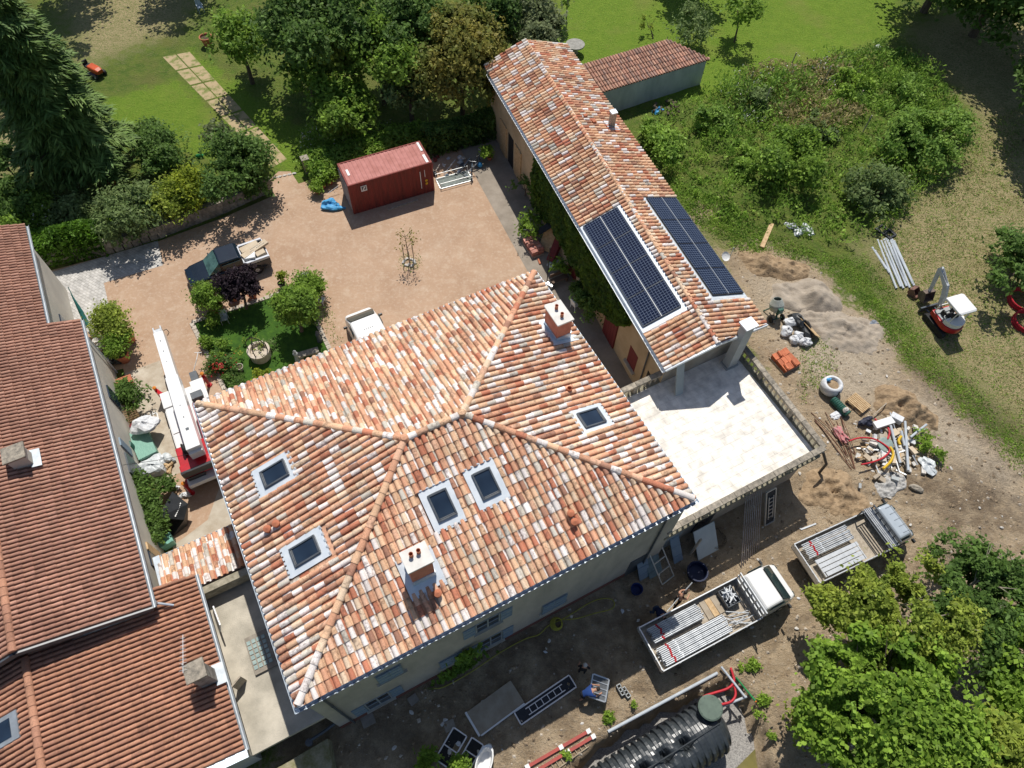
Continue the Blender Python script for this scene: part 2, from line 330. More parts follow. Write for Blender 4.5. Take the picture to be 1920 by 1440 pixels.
ii = np.arange(ny*nx).reshape(ny, nx); qd = np.stack([ii[:-1, :-1], ii[:-1, 1:], ii[1:, 1:], ii[1:, :-1]], -1).reshape(-1, 4)
me.from_pydata(vv.tolist(), [], qd.tolist()); me.update()
at = me.attributes.new('zone', 'FLOAT_COLOR', 'POINT')
at.data.foreach_set('color', np.stack([ZL.ravel(), ZD.ravel(), ZS.ravel(), ZP.ravel()], 1).astype(np.float32).ravel())
at = me.attributes.new('damp_and_shade', 'FLOAT', 'POINT'); at.data.foreach_set('value', ZDampShade.ravel().astype(np.float32))
me.polygons.foreach_set('use_smooth', [True]*len(me.polygons))
def ground_mat():
    m = bpy.data.materials.new('ground'); m.use_nodes = True; t = m.node_tree; N = t.nodes; Lk = t.links.new
    b = N['Principled BSDF']; b.inputs['Roughness'].default_value = .95; b.inputs['Specular IOR Level'].default_value = .12
    geo = N.new('ShaderNodeNewGeometry'); pos = geo.outputs['Position']
    def noise(s, d=5, r=.6, src=None):
        n = N.new('ShaderNodeTexNoise'); n.inputs['Scale'].default_value = s; n.inputs['Detail'].default_value = d; n.inputs['Roughness'].default_value = r; Lk(src or pos, n.inputs['Vector']); return n.outputs[0]
    def ramp(x, lo, hi, a=0., z=1.):
        r = N.new('ShaderNodeMapRange'); r.inputs[1].default_value = lo; r.inputs[2].default_value = hi; r.inputs[3].default_value = a; r.inputs[4].default_value = z; Lk(x, r.inputs[0]); return r.outputs[0]
    def mix(f, a, c):
        x = N.new('ShaderNodeMix'); x.data_type = 'RGBA'; Lk(f, x.inputs[0])
        for k, q in ((6, a), (7, c)):
            if isinstance(q, tuple): x.inputs[k].default_value = (*q, 1)
            else: Lk(q, x.inputs[k])
        return x.outputs[2]
    def math_(op, a, c):
        x = N.new('ShaderNodeMath'); x.operation = op
        for k, q in ((0, a), (1, c)):
            if isinstance(q, (int, float)): x.inputs[k].default_value = q
            else: Lk(q, x.inputs[k])
        return x.outputs[0]
    az = N.new('ShaderNodeAttribute'); az.attribute_name = 'zone'; sp = N.new('ShaderNodeSeparateColor'); Lk(az.outputs['Color'], sp.inputs[0])
    ad = N.new('ShaderNodeAttribute'); ad.attribute_name = 'damp_and_shade'
    nA, nB, nC, nD = noise(.22), noise(1.1, 6), noise(5, 6, .7), noise(24, 4, .7)
    rough = mix(ramp(nB, .38, .62), (.17, .22, .045), (.10, .165, .03))
    rough = mix(ramp(nC, .52, .72), rough, (.22, .205, .085))
    rough = mix(ramp(nA, .5, .75), rough, (.19, .185, .06))
    lush = mix(ramp(nB, .35, .65), (.185, .30, .034), (.135, .245, .026))
    lush = mix(ramp(nC, .40, .70, 0, .75), lush, (.25, .32, .05))
    lush = mix(ramp(nA, .52, .72, 0, .55), lush, (.27, .27, .075))
    dry = mix(ramp(math_('ADD', math_('MULTIPLY', nC, .5), math_('MULTIPLY', noise(11, 5, .7), .5)), .475, .575), (.49, .39, .22), (.165, .22, .06))
    dry = mix(ramp(nB, .46, .7, 0, .55), dry, (.19, .20, .065))
    soil = mix(ramp(nB, .38, .62), (.56, .435, .29), (.41, .305, .195))
    soil = mix(ramp(nC, .5, .7, 0, .7), soil, (.60, .50, .37))
    soil = mix(ramp(noise(.5, 7, .7), .5, .68, 0, .7), soil, (.29, .225, .155))
    st = N.new('ShaderNodeTexVoronoi'); st.inputs['Scale'].default_value = 3.2; Lk(pos, st.inputs['Vector'])
    soil = mix(math_('MULTIPLY', ramp(st.outputs['Distance'], .06, .11, 1, 0), ramp(nB, .5, .55)), soil, (.62, .57, .49))
    pale = mix(ramp(nC, .4, .65), (.63, .53, .40), (.50, .405, .29))
    def wgt(w, k=.8, lo=.36, hi=.6): return ramp(math_('ADD', w, math_('MULTIPLY', math_('SUBTRACT', math_('ADD', math_('MULTIPLY', nB, .6), math_('MULTIPLY', nC, .4)), .5), k*2)), lo, hi)
    c = mix(wgt(sp.outputs[0]), rough, lush)
    c = mix(wgt(sp.outputs[1], 1.0, .3, .75), c, dry)
    c = mix(wgt(sp.outputs[2], .9), c, soil)
    c = mix(wgt(az.outputs['Alpha'], .8, .35, .8), c, pale)
    c = mix(math_('MULTIPLY', wgt(ad.outputs['Fac'], 1.0, .3, .9), .75), c, (.13, .095, .065))  # one dark tone for damp earth, tracks and the painted house shade
    hv = N.new('ShaderNodeHueSaturation'); Lk(ramp(nD, .3, .7, .78, 1.22), hv.inputs['Value']); Lk(c, hv.inputs['Color'])
    Lk(hv.outputs[0], b.inputs['Base Color'])
    bp = N.new('ShaderNodeBump'); bp.inputs['Strength'].default_value = 1.0; bp.inputs['Distance'].default_value = .22
    Lk(math_('ADD', nC, math_('MULTIPLY', nD, .5)), bp.inputs['Height']); Lk(bp.outputs[0], b.inputs['Normal'])
    return m
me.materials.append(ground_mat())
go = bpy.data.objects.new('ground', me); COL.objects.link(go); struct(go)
def sheet(name, poly, z, m, kind='structure'):
    b = MB(); b.poly([(p[0], p[1], z) for p in poly]); o = b.build(name, m)
    if kind: o['kind'] = kind
    return o
def court_mat():
    m = mat('courtyard_sand', (.465, .32, .218), .95, (.375, .245, .16), .45, 8, .35, 9, coords='Object', lo=.3, hi=.7)
    t = m.node_tree; N = t.nodes; Lk = t.links.new; b = N['Principled BSDF']; src = b.inputs['Base Color'].links[0].from_socket
    tc = N.new('ShaderNodeTexCoord'); prev = src
    for s, lo, hi, col, k in ((1.4, .52, .70, (.55, .43, .32), .5), (5, .5, .75, (.58, .47, .37), .55), (.3, .54, .72, (.52, .41, .31), .4), (26, .6, .72, (.33, .21, .13), .5)):
        n = N.new('ShaderNodeTexNoise'); n.inputs['Scale'].default_value = s; n.inputs['Detail'].default_value = 7; n.inputs['Roughness'].default_value = .65; Lk(tc.outputs['Object'], n.inputs['Vector'])
        r = N.new('ShaderNodeMapRange'); r.inputs[1].default_value = lo; r.inputs[2].default_value = hi; r.inputs[4].default_value = k; Lk(n.outputs[0], r.inputs[0])
        x = N.new('ShaderNodeMix'); x.data_type = 'RGBA'; Lk(r.outputs[0], x.inputs[0]); Lk(prev, x.inputs[6]); x.inputs[7].default_value = (*col, 1); prev = x.outputs[2]
    Lk(prev, b.inputs['Base Color']); return m
CY = P((80, 512), (200, 480), (300, 452), (420, 408), (512, 368), (506, 338), (522, 322), (545, 322), (560, 345), (640, 320), (650, 290), (800, 262), (935, 250))+[G(990, 420), G(1080, 540), G(1205, 700), H(13.4, .6), H(13.4, -1), H(-8, -1), H(-8, 1), H(-13.4, 1), H(-13.4, 17.4), H(-15, 17.6), H(-15, 24)]
sheet('courtyard', CY, .03, court_mat())
def cobble_mat(name, c1, c2, cm, s=3.2, rz=0.51):
    m = bpy.data.materials.new(name); m.use_nodes = True; t = m.node_tree; N = t.nodes; Lk = t.links.new; b = N['Principled BSDF']; b.inputs['Roughness'].default_value = .9
    tc = N.new('ShaderNodeTexCoord'); mp = N.new('ShaderNodeMapping'); mp.inputs['Rotation'].default_value = (0, 0, rz); Lk(tc.outputs['Object'], mp.inputs[0])
    br = N.new('ShaderNodeTexBrick'); br.inputs['Scale'].default_value = 1; br.inputs['Brick Width'].default_value = 1/s; br.inputs['Row Height'].default_value = .6/s; br.inputs['Mortar Size'].default_value = .05/s; br.inputs['Mortar Smooth'].default_value = .6
    br.inputs['Color1'].default_value = (*c1, 1); br.inputs['Color2'].default_value = (*c2, 1); br.inputs['Mortar'].default_value = (*cm, 1); Lk(mp.outputs[0], br.inputs['Vector'])
    n = N.new('ShaderNodeTexNoise'); n.inputs['Scale'].default_value = 2.2; n.inputs['Detail'].default_value = 7; Lk(tc.outputs['Object'], n.inputs['Vector'])
    r = N.new('ShaderNodeMapRange'); r.inputs[1].default_value = .3; r.inputs[2].default_value = .7; r.inputs[3].default_value = .72; r.inputs[4].default_value = 1.2; Lk(n.outputs[0], r.inputs[0])
    hv = N.new('ShaderNodeHueSaturation'); Lk(r.outputs[0], hv.inputs['Value']); Lk(br.outputs[0], hv.inputs['Color']); Lk(hv.outputs[0], b.inputs['Base Color'])
    bp = N.new('ShaderNodeBump'); bp.inputs['Strength'].default_value = .5; bp.inputs['Distance'].default_value = .03; bp.invert = True; Lk(br.outputs['Fac'], bp.inputs['Height']); Lk(bp.outputs[0], b.inputs['Normal'])
    return m
M_cob = cobble_mat('grey_cobbles', (.56, .54, .51), (.47, .455, .43), (.36, .34, .31))
sheet('paved_apron', P((66, 500), (100, 510), (296, 452), (306, 498), (195, 531), (212, 606), (160, 625), (132, 596)), .036, M_cob)
sheet('concrete_path', [H(-13.4, 3.0), H(-8.6, 3.0), H(-8.6, 6.0), H(-10.2, 7.4), H(-11.4, 5.6), H(-13.4, 5.0)], .036, mat('worn_paving', (.52, .47, .39), .95, (.40, .34, .26), 1.2, 8, .3, 14))
sheet('wall_side_paving', [H(-13.4, 9.0), H(-11.6, 9.0), H(-11.3, 17.0), H(-13.4, 17.0)], .036, mat('strip_paving', (.54, .48, .39), .95, (.38, .31, .23), 1.5, 8, .3, 14))
def bpt(y, off, z=0):              # barn west side: y along wall 0..1, off outwards
    a, b2 = G(908, 125, 5.3), G(1247, 695, 5.3); u = (b2-a).normalized(); n = Vector((u.y, -u.x, 0))
    p = a+(b2-a)*y+n*off; return Vector((p.x, p.y, z))
sheet('alley_paving', [bpt(.03, -.6), bpt(.03, 2.6), bpt(.55, 2.3), bpt(1.0, 2.6), bpt(1.0, -.5)], .036, mat('alley_concrete', (.33, .285, .235), .95, (.24, .205, .165), .9, 8, .3, 12))
# tan mown path with grass joints
pa = [(307, 112), (432, 234), (500, 300)]; pb = [(354, 100), (462, 212), (528, 285)]
b = MB(); A0, A1, B0, B1 = G(303, 106), G(510, 316), G(355, 96), G(540, 300)
for i in range(7):
    for j in range(2):
        f0, f1 = i/7+.006, (i+1)/7-.006; g0, g1 = (.02, .48) if j == 0 else (.53, .99)
        b.poly([(A0.lerp(A1, f)).lerp(B0.lerp(B1, f), g)+Vector((0, 0, .006)) for f, g in ((f0, g0), (f1, g0), (f1, g1), (f0, g1))])
struct(b.build('garden_path', mat('dry_path', (.42, .325, .19), .95, (.17, .20, .055), 1.6, 9, .5, 16, lo=.47, hi=.62)))
LB = P((360, 606), (562, 539), (640, 700), (452, 792))
sheet('lawn_bed', LB, .042, mat('bed_grass', (.058, .135, .013), .95, (.030, .080, .010), 2.5, 7, .8, 22))
ed = MB()
for i in (0, 1, 3):
    a, c = LB[i], LB[(i+1) % 4]; n = int((c-a).length/.32); t = (c-a).normalized(); q = Vector((-t.y, t.x, 0))
    for k in range(n):
        m_ = a.lerp(c, (k+.5)/n)-q*0; ed.box((m_.x, m_.y, .05), (.29, .24+.04*rnd.random(), .10+.02*rnd.random()), math.atan2(t.y, t.x)+rnd.uniform(-.04, .04))
tag(ed.build('stone_edging', mat('edging_stone', (.56, .50, .42), .95, (.40, .34, .28), 5, 6, .3, 18, island=.15)), 'pale stone edging around the small lawn in the courtyard', 'edging')
# pit floor
sheet('pit_gravel', [H(3, -21), H(15.2, -21), H(*(toH(G(1452, 1430))[:2])), H(*(toH(G(1402, 1318))[:2])), H(*(toH(G(1362, 1270))[:2])), H(*(toH(G(1165, 1362))[:2])), H(*(toH(G(1082, 1440))[:2]))], -1.30, M_gravel)
# overgrown patches: uncountable weeds
def leaf_cloud(pts, size, seed, up=.5, asp=.55, nrm=None):
    rs = np.random.RandomState(seed); n = len(pts)
    d = rs.normal(size=(n, 3)); d /= np.linalg.norm(d, axis=1)[:, None]
    if nrm is not None: d = d*.75+nrm
    d[:, 2] = np.abs(d[:, 2])*(1-up)+up*.9+(d[:, 2]*0)
    d /= np.linalg.norm(d, axis=1)[:, None]
    a = np.cross(d, rs.normal(size=(n, 3))); a /= np.linalg.norm(a, axis=1)[:, None]+1e-9; c = np.cross(d, a)
    s = (size*(.6+.8*rs.rand(n)))[:, None]
    v = np.stack([pts-a*s, pts-c*s*asp+d*s*.15, pts+a*s, pts+c*s*asp+d*s*.15], 1).reshape(-1, 3)
    return v
def leaf_mesh(name, v, m, parent=None):
    me = bpy.data.meshes.new(name); n = len(v)//4
    me.vertices.add(len(v)); me.vertices.foreach_set('co', v.astype(np.float32).ravel())
    me.loops.add(4*n); me.loops.foreach_set('vertex_index', np.arange(4*n, dtype=np.int32))
    me.polygons.add(n); me.polygons.foreach_set('loop_start', np.arange(0, 4*n, 4, dtype=np.int32))
    try: me.polygons.foreach_set('loop_total', np.full(n, 4, dtype=np.int32))
    except Exception: pass
    me.materials.append(m); me.update(calc_edges=True); me.validate()
    o = bpy.data.objects.new(name, me); COL.objects.link(o)
    if parent is not None: o.parent = parent
    return o
def leafm(name, c, c2, sc=.9, isl=.38, tr=.42):
    return mat(name, c, .6, c2, sc, 4, island=isl, coords='Object', trans=tr, spec=.25, lo=.38, hi=.62)
L_mid = leafm('leaf_mid_green', (0.26, 0.4, 0.055), (0.14, 0.25, 0.038))
L_dark = leafm('leaf_dark_green', (0.16, 0.27, 0.058), (0.09, 0.165, 0.038))
L_yel = leafm('leaf_yellow_green', (0.37, 0.44, 0.07), (0.22, 0.3, 0.048))
L_lime = leafm('leaf_bright_lime', (0.351, 0.405, 0.034), (0.162, 0.243, 0.027))
L_olive = leafm('leaf_olive_grey', (0.25, 0.29, 0.14), (0.14, 0.18, 0.078))
L_auburn = leafm('leaf_yellow_bronze', (0.33, 0.29, 0.065), (0.18, 0.22, 0.05), .6)
L_maple = leafm('leaf_maple_green', (0.3, 0.45, 0.06), (0.17, 0.29, 0.038))
L_purple = leafm('leaf_dark_purple', (0.048, 0.030, 0.039), (0.027, 0.019, 0.027))
L_cedar = leafm('cedar_needles', (0.17, 0.26, 0.06), (0.09, 0.165, 0.04), .5, .3, .12)
L_grey = leafm('leaf_grey_green', (0.24, 0.32, 0.115), (0.13, 0.2, 0.066))
L_weed = leafm('weeds', (0.34, 0.5, 0.085), (0.18, 0.32, 0.05))
L_straw = leafm('dry_straw', (0.52, 0.43, 0.22), (0.34, 0.3, 0.14))
L_white = leafm('white_flowers', (0.720, 0.700, 0.660), (0.600, 0.580, 0.500), tr=.1)
L_bramble = leafm('bramble_leaves', (0.29, 0.44, 0.085), (0.15, 0.27, 0.048), .7)
def in_poly(pts, poly): return sdist(pts[:, 0], pts[:, 1], poly) > 0
def scatter(poly, n, seed):
    rs = np.random.RandomState(seed); P_ = np.array([[p[0], p[1]] for p in poly]); lo, hi = P_.min(0), P_.max(0); out = []
    while len(out) < n:
        q = lo+(hi-lo)*rs.rand(n, 2); out += q[in_poly(q, poly)].tolist()
    return np.array(out[:n])
def zat(x, y):
    i = np.clip(np.searchsorted(gx, x)-1, 0, nx-2); j = np.clip(np.searchsorted(gy, y)-1, 0, ny-2)
    return np.maximum(np.maximum(gz[j, i], gz[j+1, i+1]), np.maximum(gz[j+1, i], gz[j, i+1]))
def blade_cloud(pts, size, seed, wd=.16, lean=.55):
    rs = np.random.RandomState(seed); n = len(pts); a = np.column_stack([rs.normal(size=n)*lean, rs.normal(size=n)*lean, np.ones(n)]); a /= np.linalg.norm(a, axis=1)[:, None]
    c = np.cross(a, rs.normal(size=(n, 3))); c /= np.linalg.norm(c, axis=1)[:, None]+1e-9; s = (size*(.6+.8*rs.rand(n)))[:, None]; b = pts-a*s*.6; k = a*1.0; k[:, 2] *= .55
    return np.stack([b-c*s*wd*.4, b+c*s*wd*.4, pts+k*s*.7+c*s*wd, pts+k*s*.7-c*s*wd], 1).reshape(-1, 3)
def weeds(name, poly, n, size, h, m, seed, clump=5, blades=.6):
    c = scatter(poly, n//clump, seed); rs = np.random.RandomState(seed+1)
    hh = h*(.15+vnoise(c[:, 0]+50, c[:, 1]+50, .55, seed+3)**2*1.6)
    q = np.repeat(c, clump, 0)+rs.normal(scale=.17, size=(len(c)*clump, 2)); z = zat(q[:, 0], q[:, 1])+np.repeat(hh, clump)*(.35+.75*rs.rand(len(q)))
    P3 = np.column_stack([q, z]); nb = int(len(P3)*blades); pm = rs.permutation(len(P3)); v = np.concatenate([blade_cloud(P3[pm[:nb]], size*1.5, seed+2), leaf_cloud(P3[pm[nb:]], size*.62, seed+4, .35)])
    return tag(leaf_mesh(name, v, m), None, None, kind='stuff')

def clods(name, n, seed, smin, smax, m, test):
    rs = np.random.RandomState(seed); X = rs.uniform(-8, 46, n*6); Y = rs.uniform(2, 40, n*6); i = np.clip(np.searchsorted(gx, X), 0, nx-1); j = np.clip(np.searchsorted(gy, Y), 0, ny-1)
    k = np.where(test(i, j, X, Y))[0][:n]; X, Y, z = X[k], Y[k], gz[j[k], i[k]]; s = smin+(smax-smin)*rs.rand(len(X))**3; a = rs.rand(len(X))*6.28
    o = np.array([(1, 0, .15), (.2, .8, .1), (-.9, .1, .15), (-.1, -.8, .1), (0, 0, .75), (0, 0, -.4)]); v = o[None]*(.7+.6*rs.rand(len(X), 6, 3)); v = np.stack([v[..., 0]*np.cos(a)[:, None]-v[..., 1]*np.sin(a)[:, None], v[..., 0]*np.sin(a)[:, None]+v[..., 1]*np.cos(a)[:, None], v[..., 2]], -1)*s[:, None, None]+np.stack([X, Y, z], -1)[:, None, :]
    b = MB(); f = [(0, 1, 4), (1, 2, 4), (2, 3, 4), (3, 0, 4), (1, 0, 5), (2, 1, 5), (3, 2, 5), (0, 3, 5)]; b.v = [tuple(p) for p in v.reshape(-1, 3)]; b.f = [tuple(q+6*t for q in g) for t in range(len(X)) for g in f]; b.m = [0]*len(b.f)
    return tag(b.build(name, m), None, None, kind='stuff')
SOILT = lambda i, j, X, Y: (ZS[j, i] > .55) & (gz[j, i] > -.2)
clods('loose_stones', 1500, 5, .03, .13, mat('loose_stone', (.56, .50, .42), .95, (.40, .34, .27), 4, 4, island=.3), SOILT)
clods('earth_clods', 2600, 6, .03, .15, mat('earth_clod', (.33, .25, .165), .98, (.22, .165, .11), 4, 4, island=.3), SOILT)
# ------------------------------------------------------------------ roofs
def roof_face(mb, ub, E0, e, s, poly, sp=.29, row=.44, r=.105, chan=True, clip=(), skip=None, seed=1, lift=.0):
    """canal tiles on a plane: E0 eave corner, e along eave, s up the slope; poly in (u,v)"""
    e, s = Vector(e).normalized(), Vector(s).normalized(); n = e.cross(s).normalized()
    if n.z < 0: n = -n
    rr = random.Random(seed); E0 = Vector(E0)+n*lift
    us = [p[0] for p in poly]; vs_ = [p[1] for p in poly]
    X = np.array(us); Pn = [(p[0], p[1]) for p in poly]
    tmp = bmesh.new()
    def put(u, v, cov):
        L = row*1.12; ns = 6 if cov else 4
        r0, r1 = (r*1.06, r*.88) if cov else (sp*.5-r*.55, sp*.5-r*.45)
        w0 = rr.uniform(-.006, .006); rings = []
        for q, (vv_, rad, dz) in enumerate(((v, r0-.016, .012), (v, r0, .032), (v+L, r1, .004)) if cov else ((v, r0, .016), (v+L, r1, .002))):
            ring = []
            for k in range(ns+1):
                a = math.pi*(.04+.92*k/ns)
                x = math.cos(a)*rad*1.02; z = math.sin(a)*rad*(1.0 if cov else -.45)
                ring.append(tmp.verts.new(E0+e*(u+x+w0)+s*vv_+n*(z+dz+(0.045 if cov else .065))))
            rings.append(ring)
        for q in range(len(rings)-1):
            for k in range(ns): tmp.faces.new((rings[q][k], rings[q][k+1], rings[q+1][k+1], rings[q+1][k]))
    vmin, vmax = min(vs_), max(vs_)
    nu = int(round((max(us)-min(us))/sp)); sp_ = (max(us)-min(us))/nu
    cand = []
    for i in range(nu+1):
        for j in range(int((vmax-vmin)/row)+2):
            u = min(us)+i*sp_; v = vmin+j*row
            cand.append((u+sp_*.5, v, 1)); 
            if chan: cand.append((u, v, 0))
    C = np.array([(c[0], c[1]+row*.5) for c in cand]); d = sdist(C[:, 0], C[:, 1], Pn)
    for c, dd in zip(cand, d):
        if dd < (-.42 if clip else 0.0): continue
        if c[0] < min(us)+.02 or c[0] > max(us)-.02: continue
        if skip and skip(c[0], c[1]+row*.5): continue
        put(c[0], c[1], c[2])
    for co, no in clip:
        bmesh.ops.bisect_plane(tmp, geom=tmp.verts[:]+tmp.edges[:]+tmp.faces[:], dist=1e-5, plane_co=co, plane_no=no, clear_outer=True)
    bmesh.ops.recalc_face_normals(tmp, faces=tmp.faces[:]) if False else None
    tmp.verts.index_update(); o = len(mb.v); mb.v += [tuple(v.co) for v in tmp.verts]
    mb.f += [tuple(v.index+o for v in f.verts) for f in tmp.faces]; mb.m += [0]*len(tmp.faces); tmp.free()
    ub.poly([E0+e*u+s*v+n*.0 for u, v in poly])
def caps(mb, a, b_, r=.15, L=.42, seed=0, end=True):
    a, b_ = Vector(a), Vector(b_); t = (b_-a); n = max(1, int(t.length/L)); t.normalize(); q = t.cross(Vector((0, 0, 1))).normalized(); up = q.cross(t)
    for i in range(n):
        p0, p1 = a.lerp(b_, i/n), a.lerp(b_, (i+1.12)/n if i < n-1 else 1); vs = []
        for p, rad, dz in ((p0, r*1.08-.02, .0), (p0, r*1.08, .015), (p1, r*.95, 0)):
            vs += [p+q*(math.cos(x)*rad)+up*(math.sin(x)*rad*.9+dz) for x in [math.pi*(-.05+1.1*k/8) for k in range(9)]]
        fs = [(l*9+k, l*9+k+1, l*9+k+10, l*9+k+9) for l in range(2) for k in range(8)]
        if i == 0: fs.append(tuple(range(9))[::-1])
        if i == n-1: fs.append(tuple(18+k for k in range(9)))
        mb.add(vs, fs)
def gutter(mb, a, b_, r=.085, up=.0):
    a, b_ = Vector(a), Vector(b_); t = (b_-a).normalized(); q = t.cross(Vector((0, 0, 1))).normalized()
    vs = [];
    for p in (a, b_):
        for k in range(7): x = math.pi+math.pi*k/6; vs.append(p+q*math.cos(x)*r+Vector((0, 0, math.sin(x)*r+r)))
        for k in range(6, -1, -1): x = math.pi+math.pi*k/6; vs.append(p+q*math.cos(x)*(r-.012)+Vector((0, 0, math.sin(x)*(r-.012)+r)))
    n = 14; mb.add(vs, [(k, (k+1) % n, n+(k+1) % n, n+k) for k in range(n)]+[tuple(range(n))[::-1], tuple(range(n, 2*n))])
# ------------------------------------------------------------------ main house (house axes, origin at its centre)
house = thing('main_house', 'large pale house with a hipped roof of mottled salmon and white canal tiles', 'house', HC, HA)
EX, EY, EZ, RX, RZ = 8.85, 7.2, 7.7, 1.3, 9.86
wx, wy = EX-.22, EY-.10
wb = MB(); wb.box((0, 0, EZ/2-.08), (2*wx, 2*wy, EZ-.16)); wall = wb.build('wall', M_render, house)
pl = MB(); pl.box((0, -wy-.012, .22), (2*wx+.03, .03, .44)); pl.build('plinth', mat('red_brown_plinth', (.24, .10, .075), .95, (.17, .08, .06), 2, 5), house)
sf = MB(); sf.box((0, 0, EZ-.09), (2*EX-.16, 2*EY-.06, .10)); sf.build('eaves_soffit', M_oldwood, house)
tb, ub = MB(), MB()
cn = [Vector((-EX, -EY, EZ)), Vector((EX, -EY, EZ)), Vector((EX, EY, EZ)), Vector((-EX, EY, EZ))]
rl, rr_ = Vector((-RX, 0, RZ)), Vector((RX, 0, RZ))
SKY = []
def sky_local(px, py, face):
    p, n = {'S': (cn[0], (rl-cn[0]).cross(cn[1]-cn[0])), 'N': (cn[3], (cn[2]-cn[3]).cross(rl-cn[3])), 'W': (cn[0], (cn[3]-cn[0]).cross(rl-cn[0])), 'E': (cn[1], (rr_-cn[1]).cross(cn[2]-cn[1]))}[face]
    Rz = Matrix.Rotation(HA, 3, 'Z'); q = GP(px, py, HC+Rz@p, Rz@n.normalized()); return Rz.inverted()@(q-HC)
def vplane(a, b_, keep):
    t = b_-a; n = Vector((t.y, -t.x, 0)).normalized()
    if (Vector(keep)-a).dot(n) > 0: n = -n
    return (a.copy(), n)
FACES = {'S': (cn[0], cn[1], rl, rr_), 'E': (cn[1], cn[2], rr_, rr_), 'N': (cn[2], cn[3], rr_, rl), 'W': (cn[3], cn[0], rl, rl)}
holes = {'S': [], 'E': [], 'N': [], 'W': []}
SKYL = [('S', 829, 948, .70, .90), ('S', 911, 908, .70, .90), ('W', 518, 890, .70, .90), ('W', 575, 1035, .70, .90), ('E', 1107, 787, .66, .86)]
CHIM = [('S', 789, 1072, 786, 1030, .52, .44), ('E', 1044, 622, 1042, 587, .44, .66)]
frames = {}
for k, (a, c, t0, t1) in FACES.items():
    e = (c-a).normalized(); nn = e.cross(t0-a); nn = nn if nn.z > 0 else -nn; s = nn.cross(e).normalized()
    frames[k] = (a, e, s, nn.normalized())
for k, px, py, hw, hh in SKYL:
    q = sky_local(px, py, k); a, e, s, n = frames[k]; holes[k].append(((q-a).dot(e), (q-a).dot(s), hw+.05, hh+.05))
for k, px, py, _, _, hw, hh in CHIM:
    q = sky_local(px, py, k); a, e, s, n = frames[k]; holes[k].append(((q-a).dot(e), (q-a).dot(s), (hw+.26) if k == 'S' else hh+.2, (hh+.36) if k == 'S' else hw+.30))
for i, (k, (a, c, t0, t1)) in enumerate(FACES.items()):
    _, e, s, n = frames[k]
    pol = [(0, 0), ((c-a).length, 0)]+([((t1-a).dot(e), (t1-a).dot(s)), ((t0-a).dot(e), (t0-a).dot(s))] if k in 'SN' else [((t0-a).dot(e), (t0-a).dot(s))])
    if k == 'N': pol = [(0, 0), ((c-a).length, 0), ((rl-a).dot(e), (rl-a).dot(s)), ((rr_-a).dot(e), (rr_-a).dot(s))]
    mid = (a+c)/2
    cl = [vplane(a, rl if k in 'W' else (rr_ if k in 'EN' else rl), mid), vplane(c, (rr_ if k in 'SE' else rl), mid)]
    if k in 'SN': cl.append(vplane(rl, rr_, mid))
    hs = holes[k]
    roof_face(tb, ub, a, e, s, pol, clip=cl, skip=lambda u, v, hs=hs: any(abs(u-x) < w_ and abs(v-y) < h_ for x, y, w_, h_ in hs), seed=20+i)
roof = tb.build('roof', M_tile, house); ub.build('under_roof', M_under, house)
cp = MB(); up = Vector((0, 0, .10))
for i, (a, c) in enumerate(((cn[0], rl), (cn[3], rl), (cn[1], rr_), (cn[2], rr_))): caps(cp, a+up+(c-a).normalized()*.12, c+up, .15, .46)
caps(cp, rl+up, rr_+up, .15, .46)
for p in (rl, rr_): cp.lathe([(.2, -.1), (.22, .06), (.15, .17), (.02, .21)], p+up, 10)
cp.build('ridge_tiles', M_tile, roof)
gb = MB(); z = EZ-.16
for a, c in ((cn[0], cn[1]), (cn[1], cn[2]), (cn[2], cn[3]), (cn[3], cn[0])):
    o = Vector((a.x+c.x, a.y+c.y, 0)).normalized()*.05; ex = (c-a).normalized()*.13
    gutter(gb, (a.x+o.x-ex.x, a.y+o.y-ex.y, z), (c.x+o.x+ex.x, c.y+o.y+ex.y, z), .10)
    for k in range(24): pass
for k in range(30):                                                   # gutter clips on the south side
    x = -EX+.3+k*(2*EX-.6)/29; gb.box((x, -EY-.05, z+.11), (.05, .24, .012))
gb.build('gutter', M_zinc, house)
for x in (-8.02, -1.15, 7.6):
    d = MB(); d.tube([(x, -EY-.05, z+.02), (x, -EY-.03, z-.15), (x, -wy-.075, z-.5), (x, -wy-.075, .06)], .05, 8)
    for zz in (1.2, 3.2, 5.2): d.lathe([(.062, 0), (.062, .06)], (x, -wy-.075, zz), 8)
    d.lathe([(.075, 0), (.075, .02)], (x, -EY-.05, z+.06), 10)
    if x < 7 and x != -1.15: d.build('downpipe', M_dark, house)
    elif x > 7: d.build('downpipe', M_dark, house)
def on_roof(face, q, rest=0.0):
    a, e, s, n = frames[face]; M_ = Matrix((( e.x, s.x, n.x, q.x), (e.y, s.y, n.y, q.y), (e.z, s.z, n.z, q.z), (0, 0, 0, 1))); return M_
def set_local(o, M_, parent): o.parent = parent; o.matrix_local = M_; return o
fl_m = M_zincw
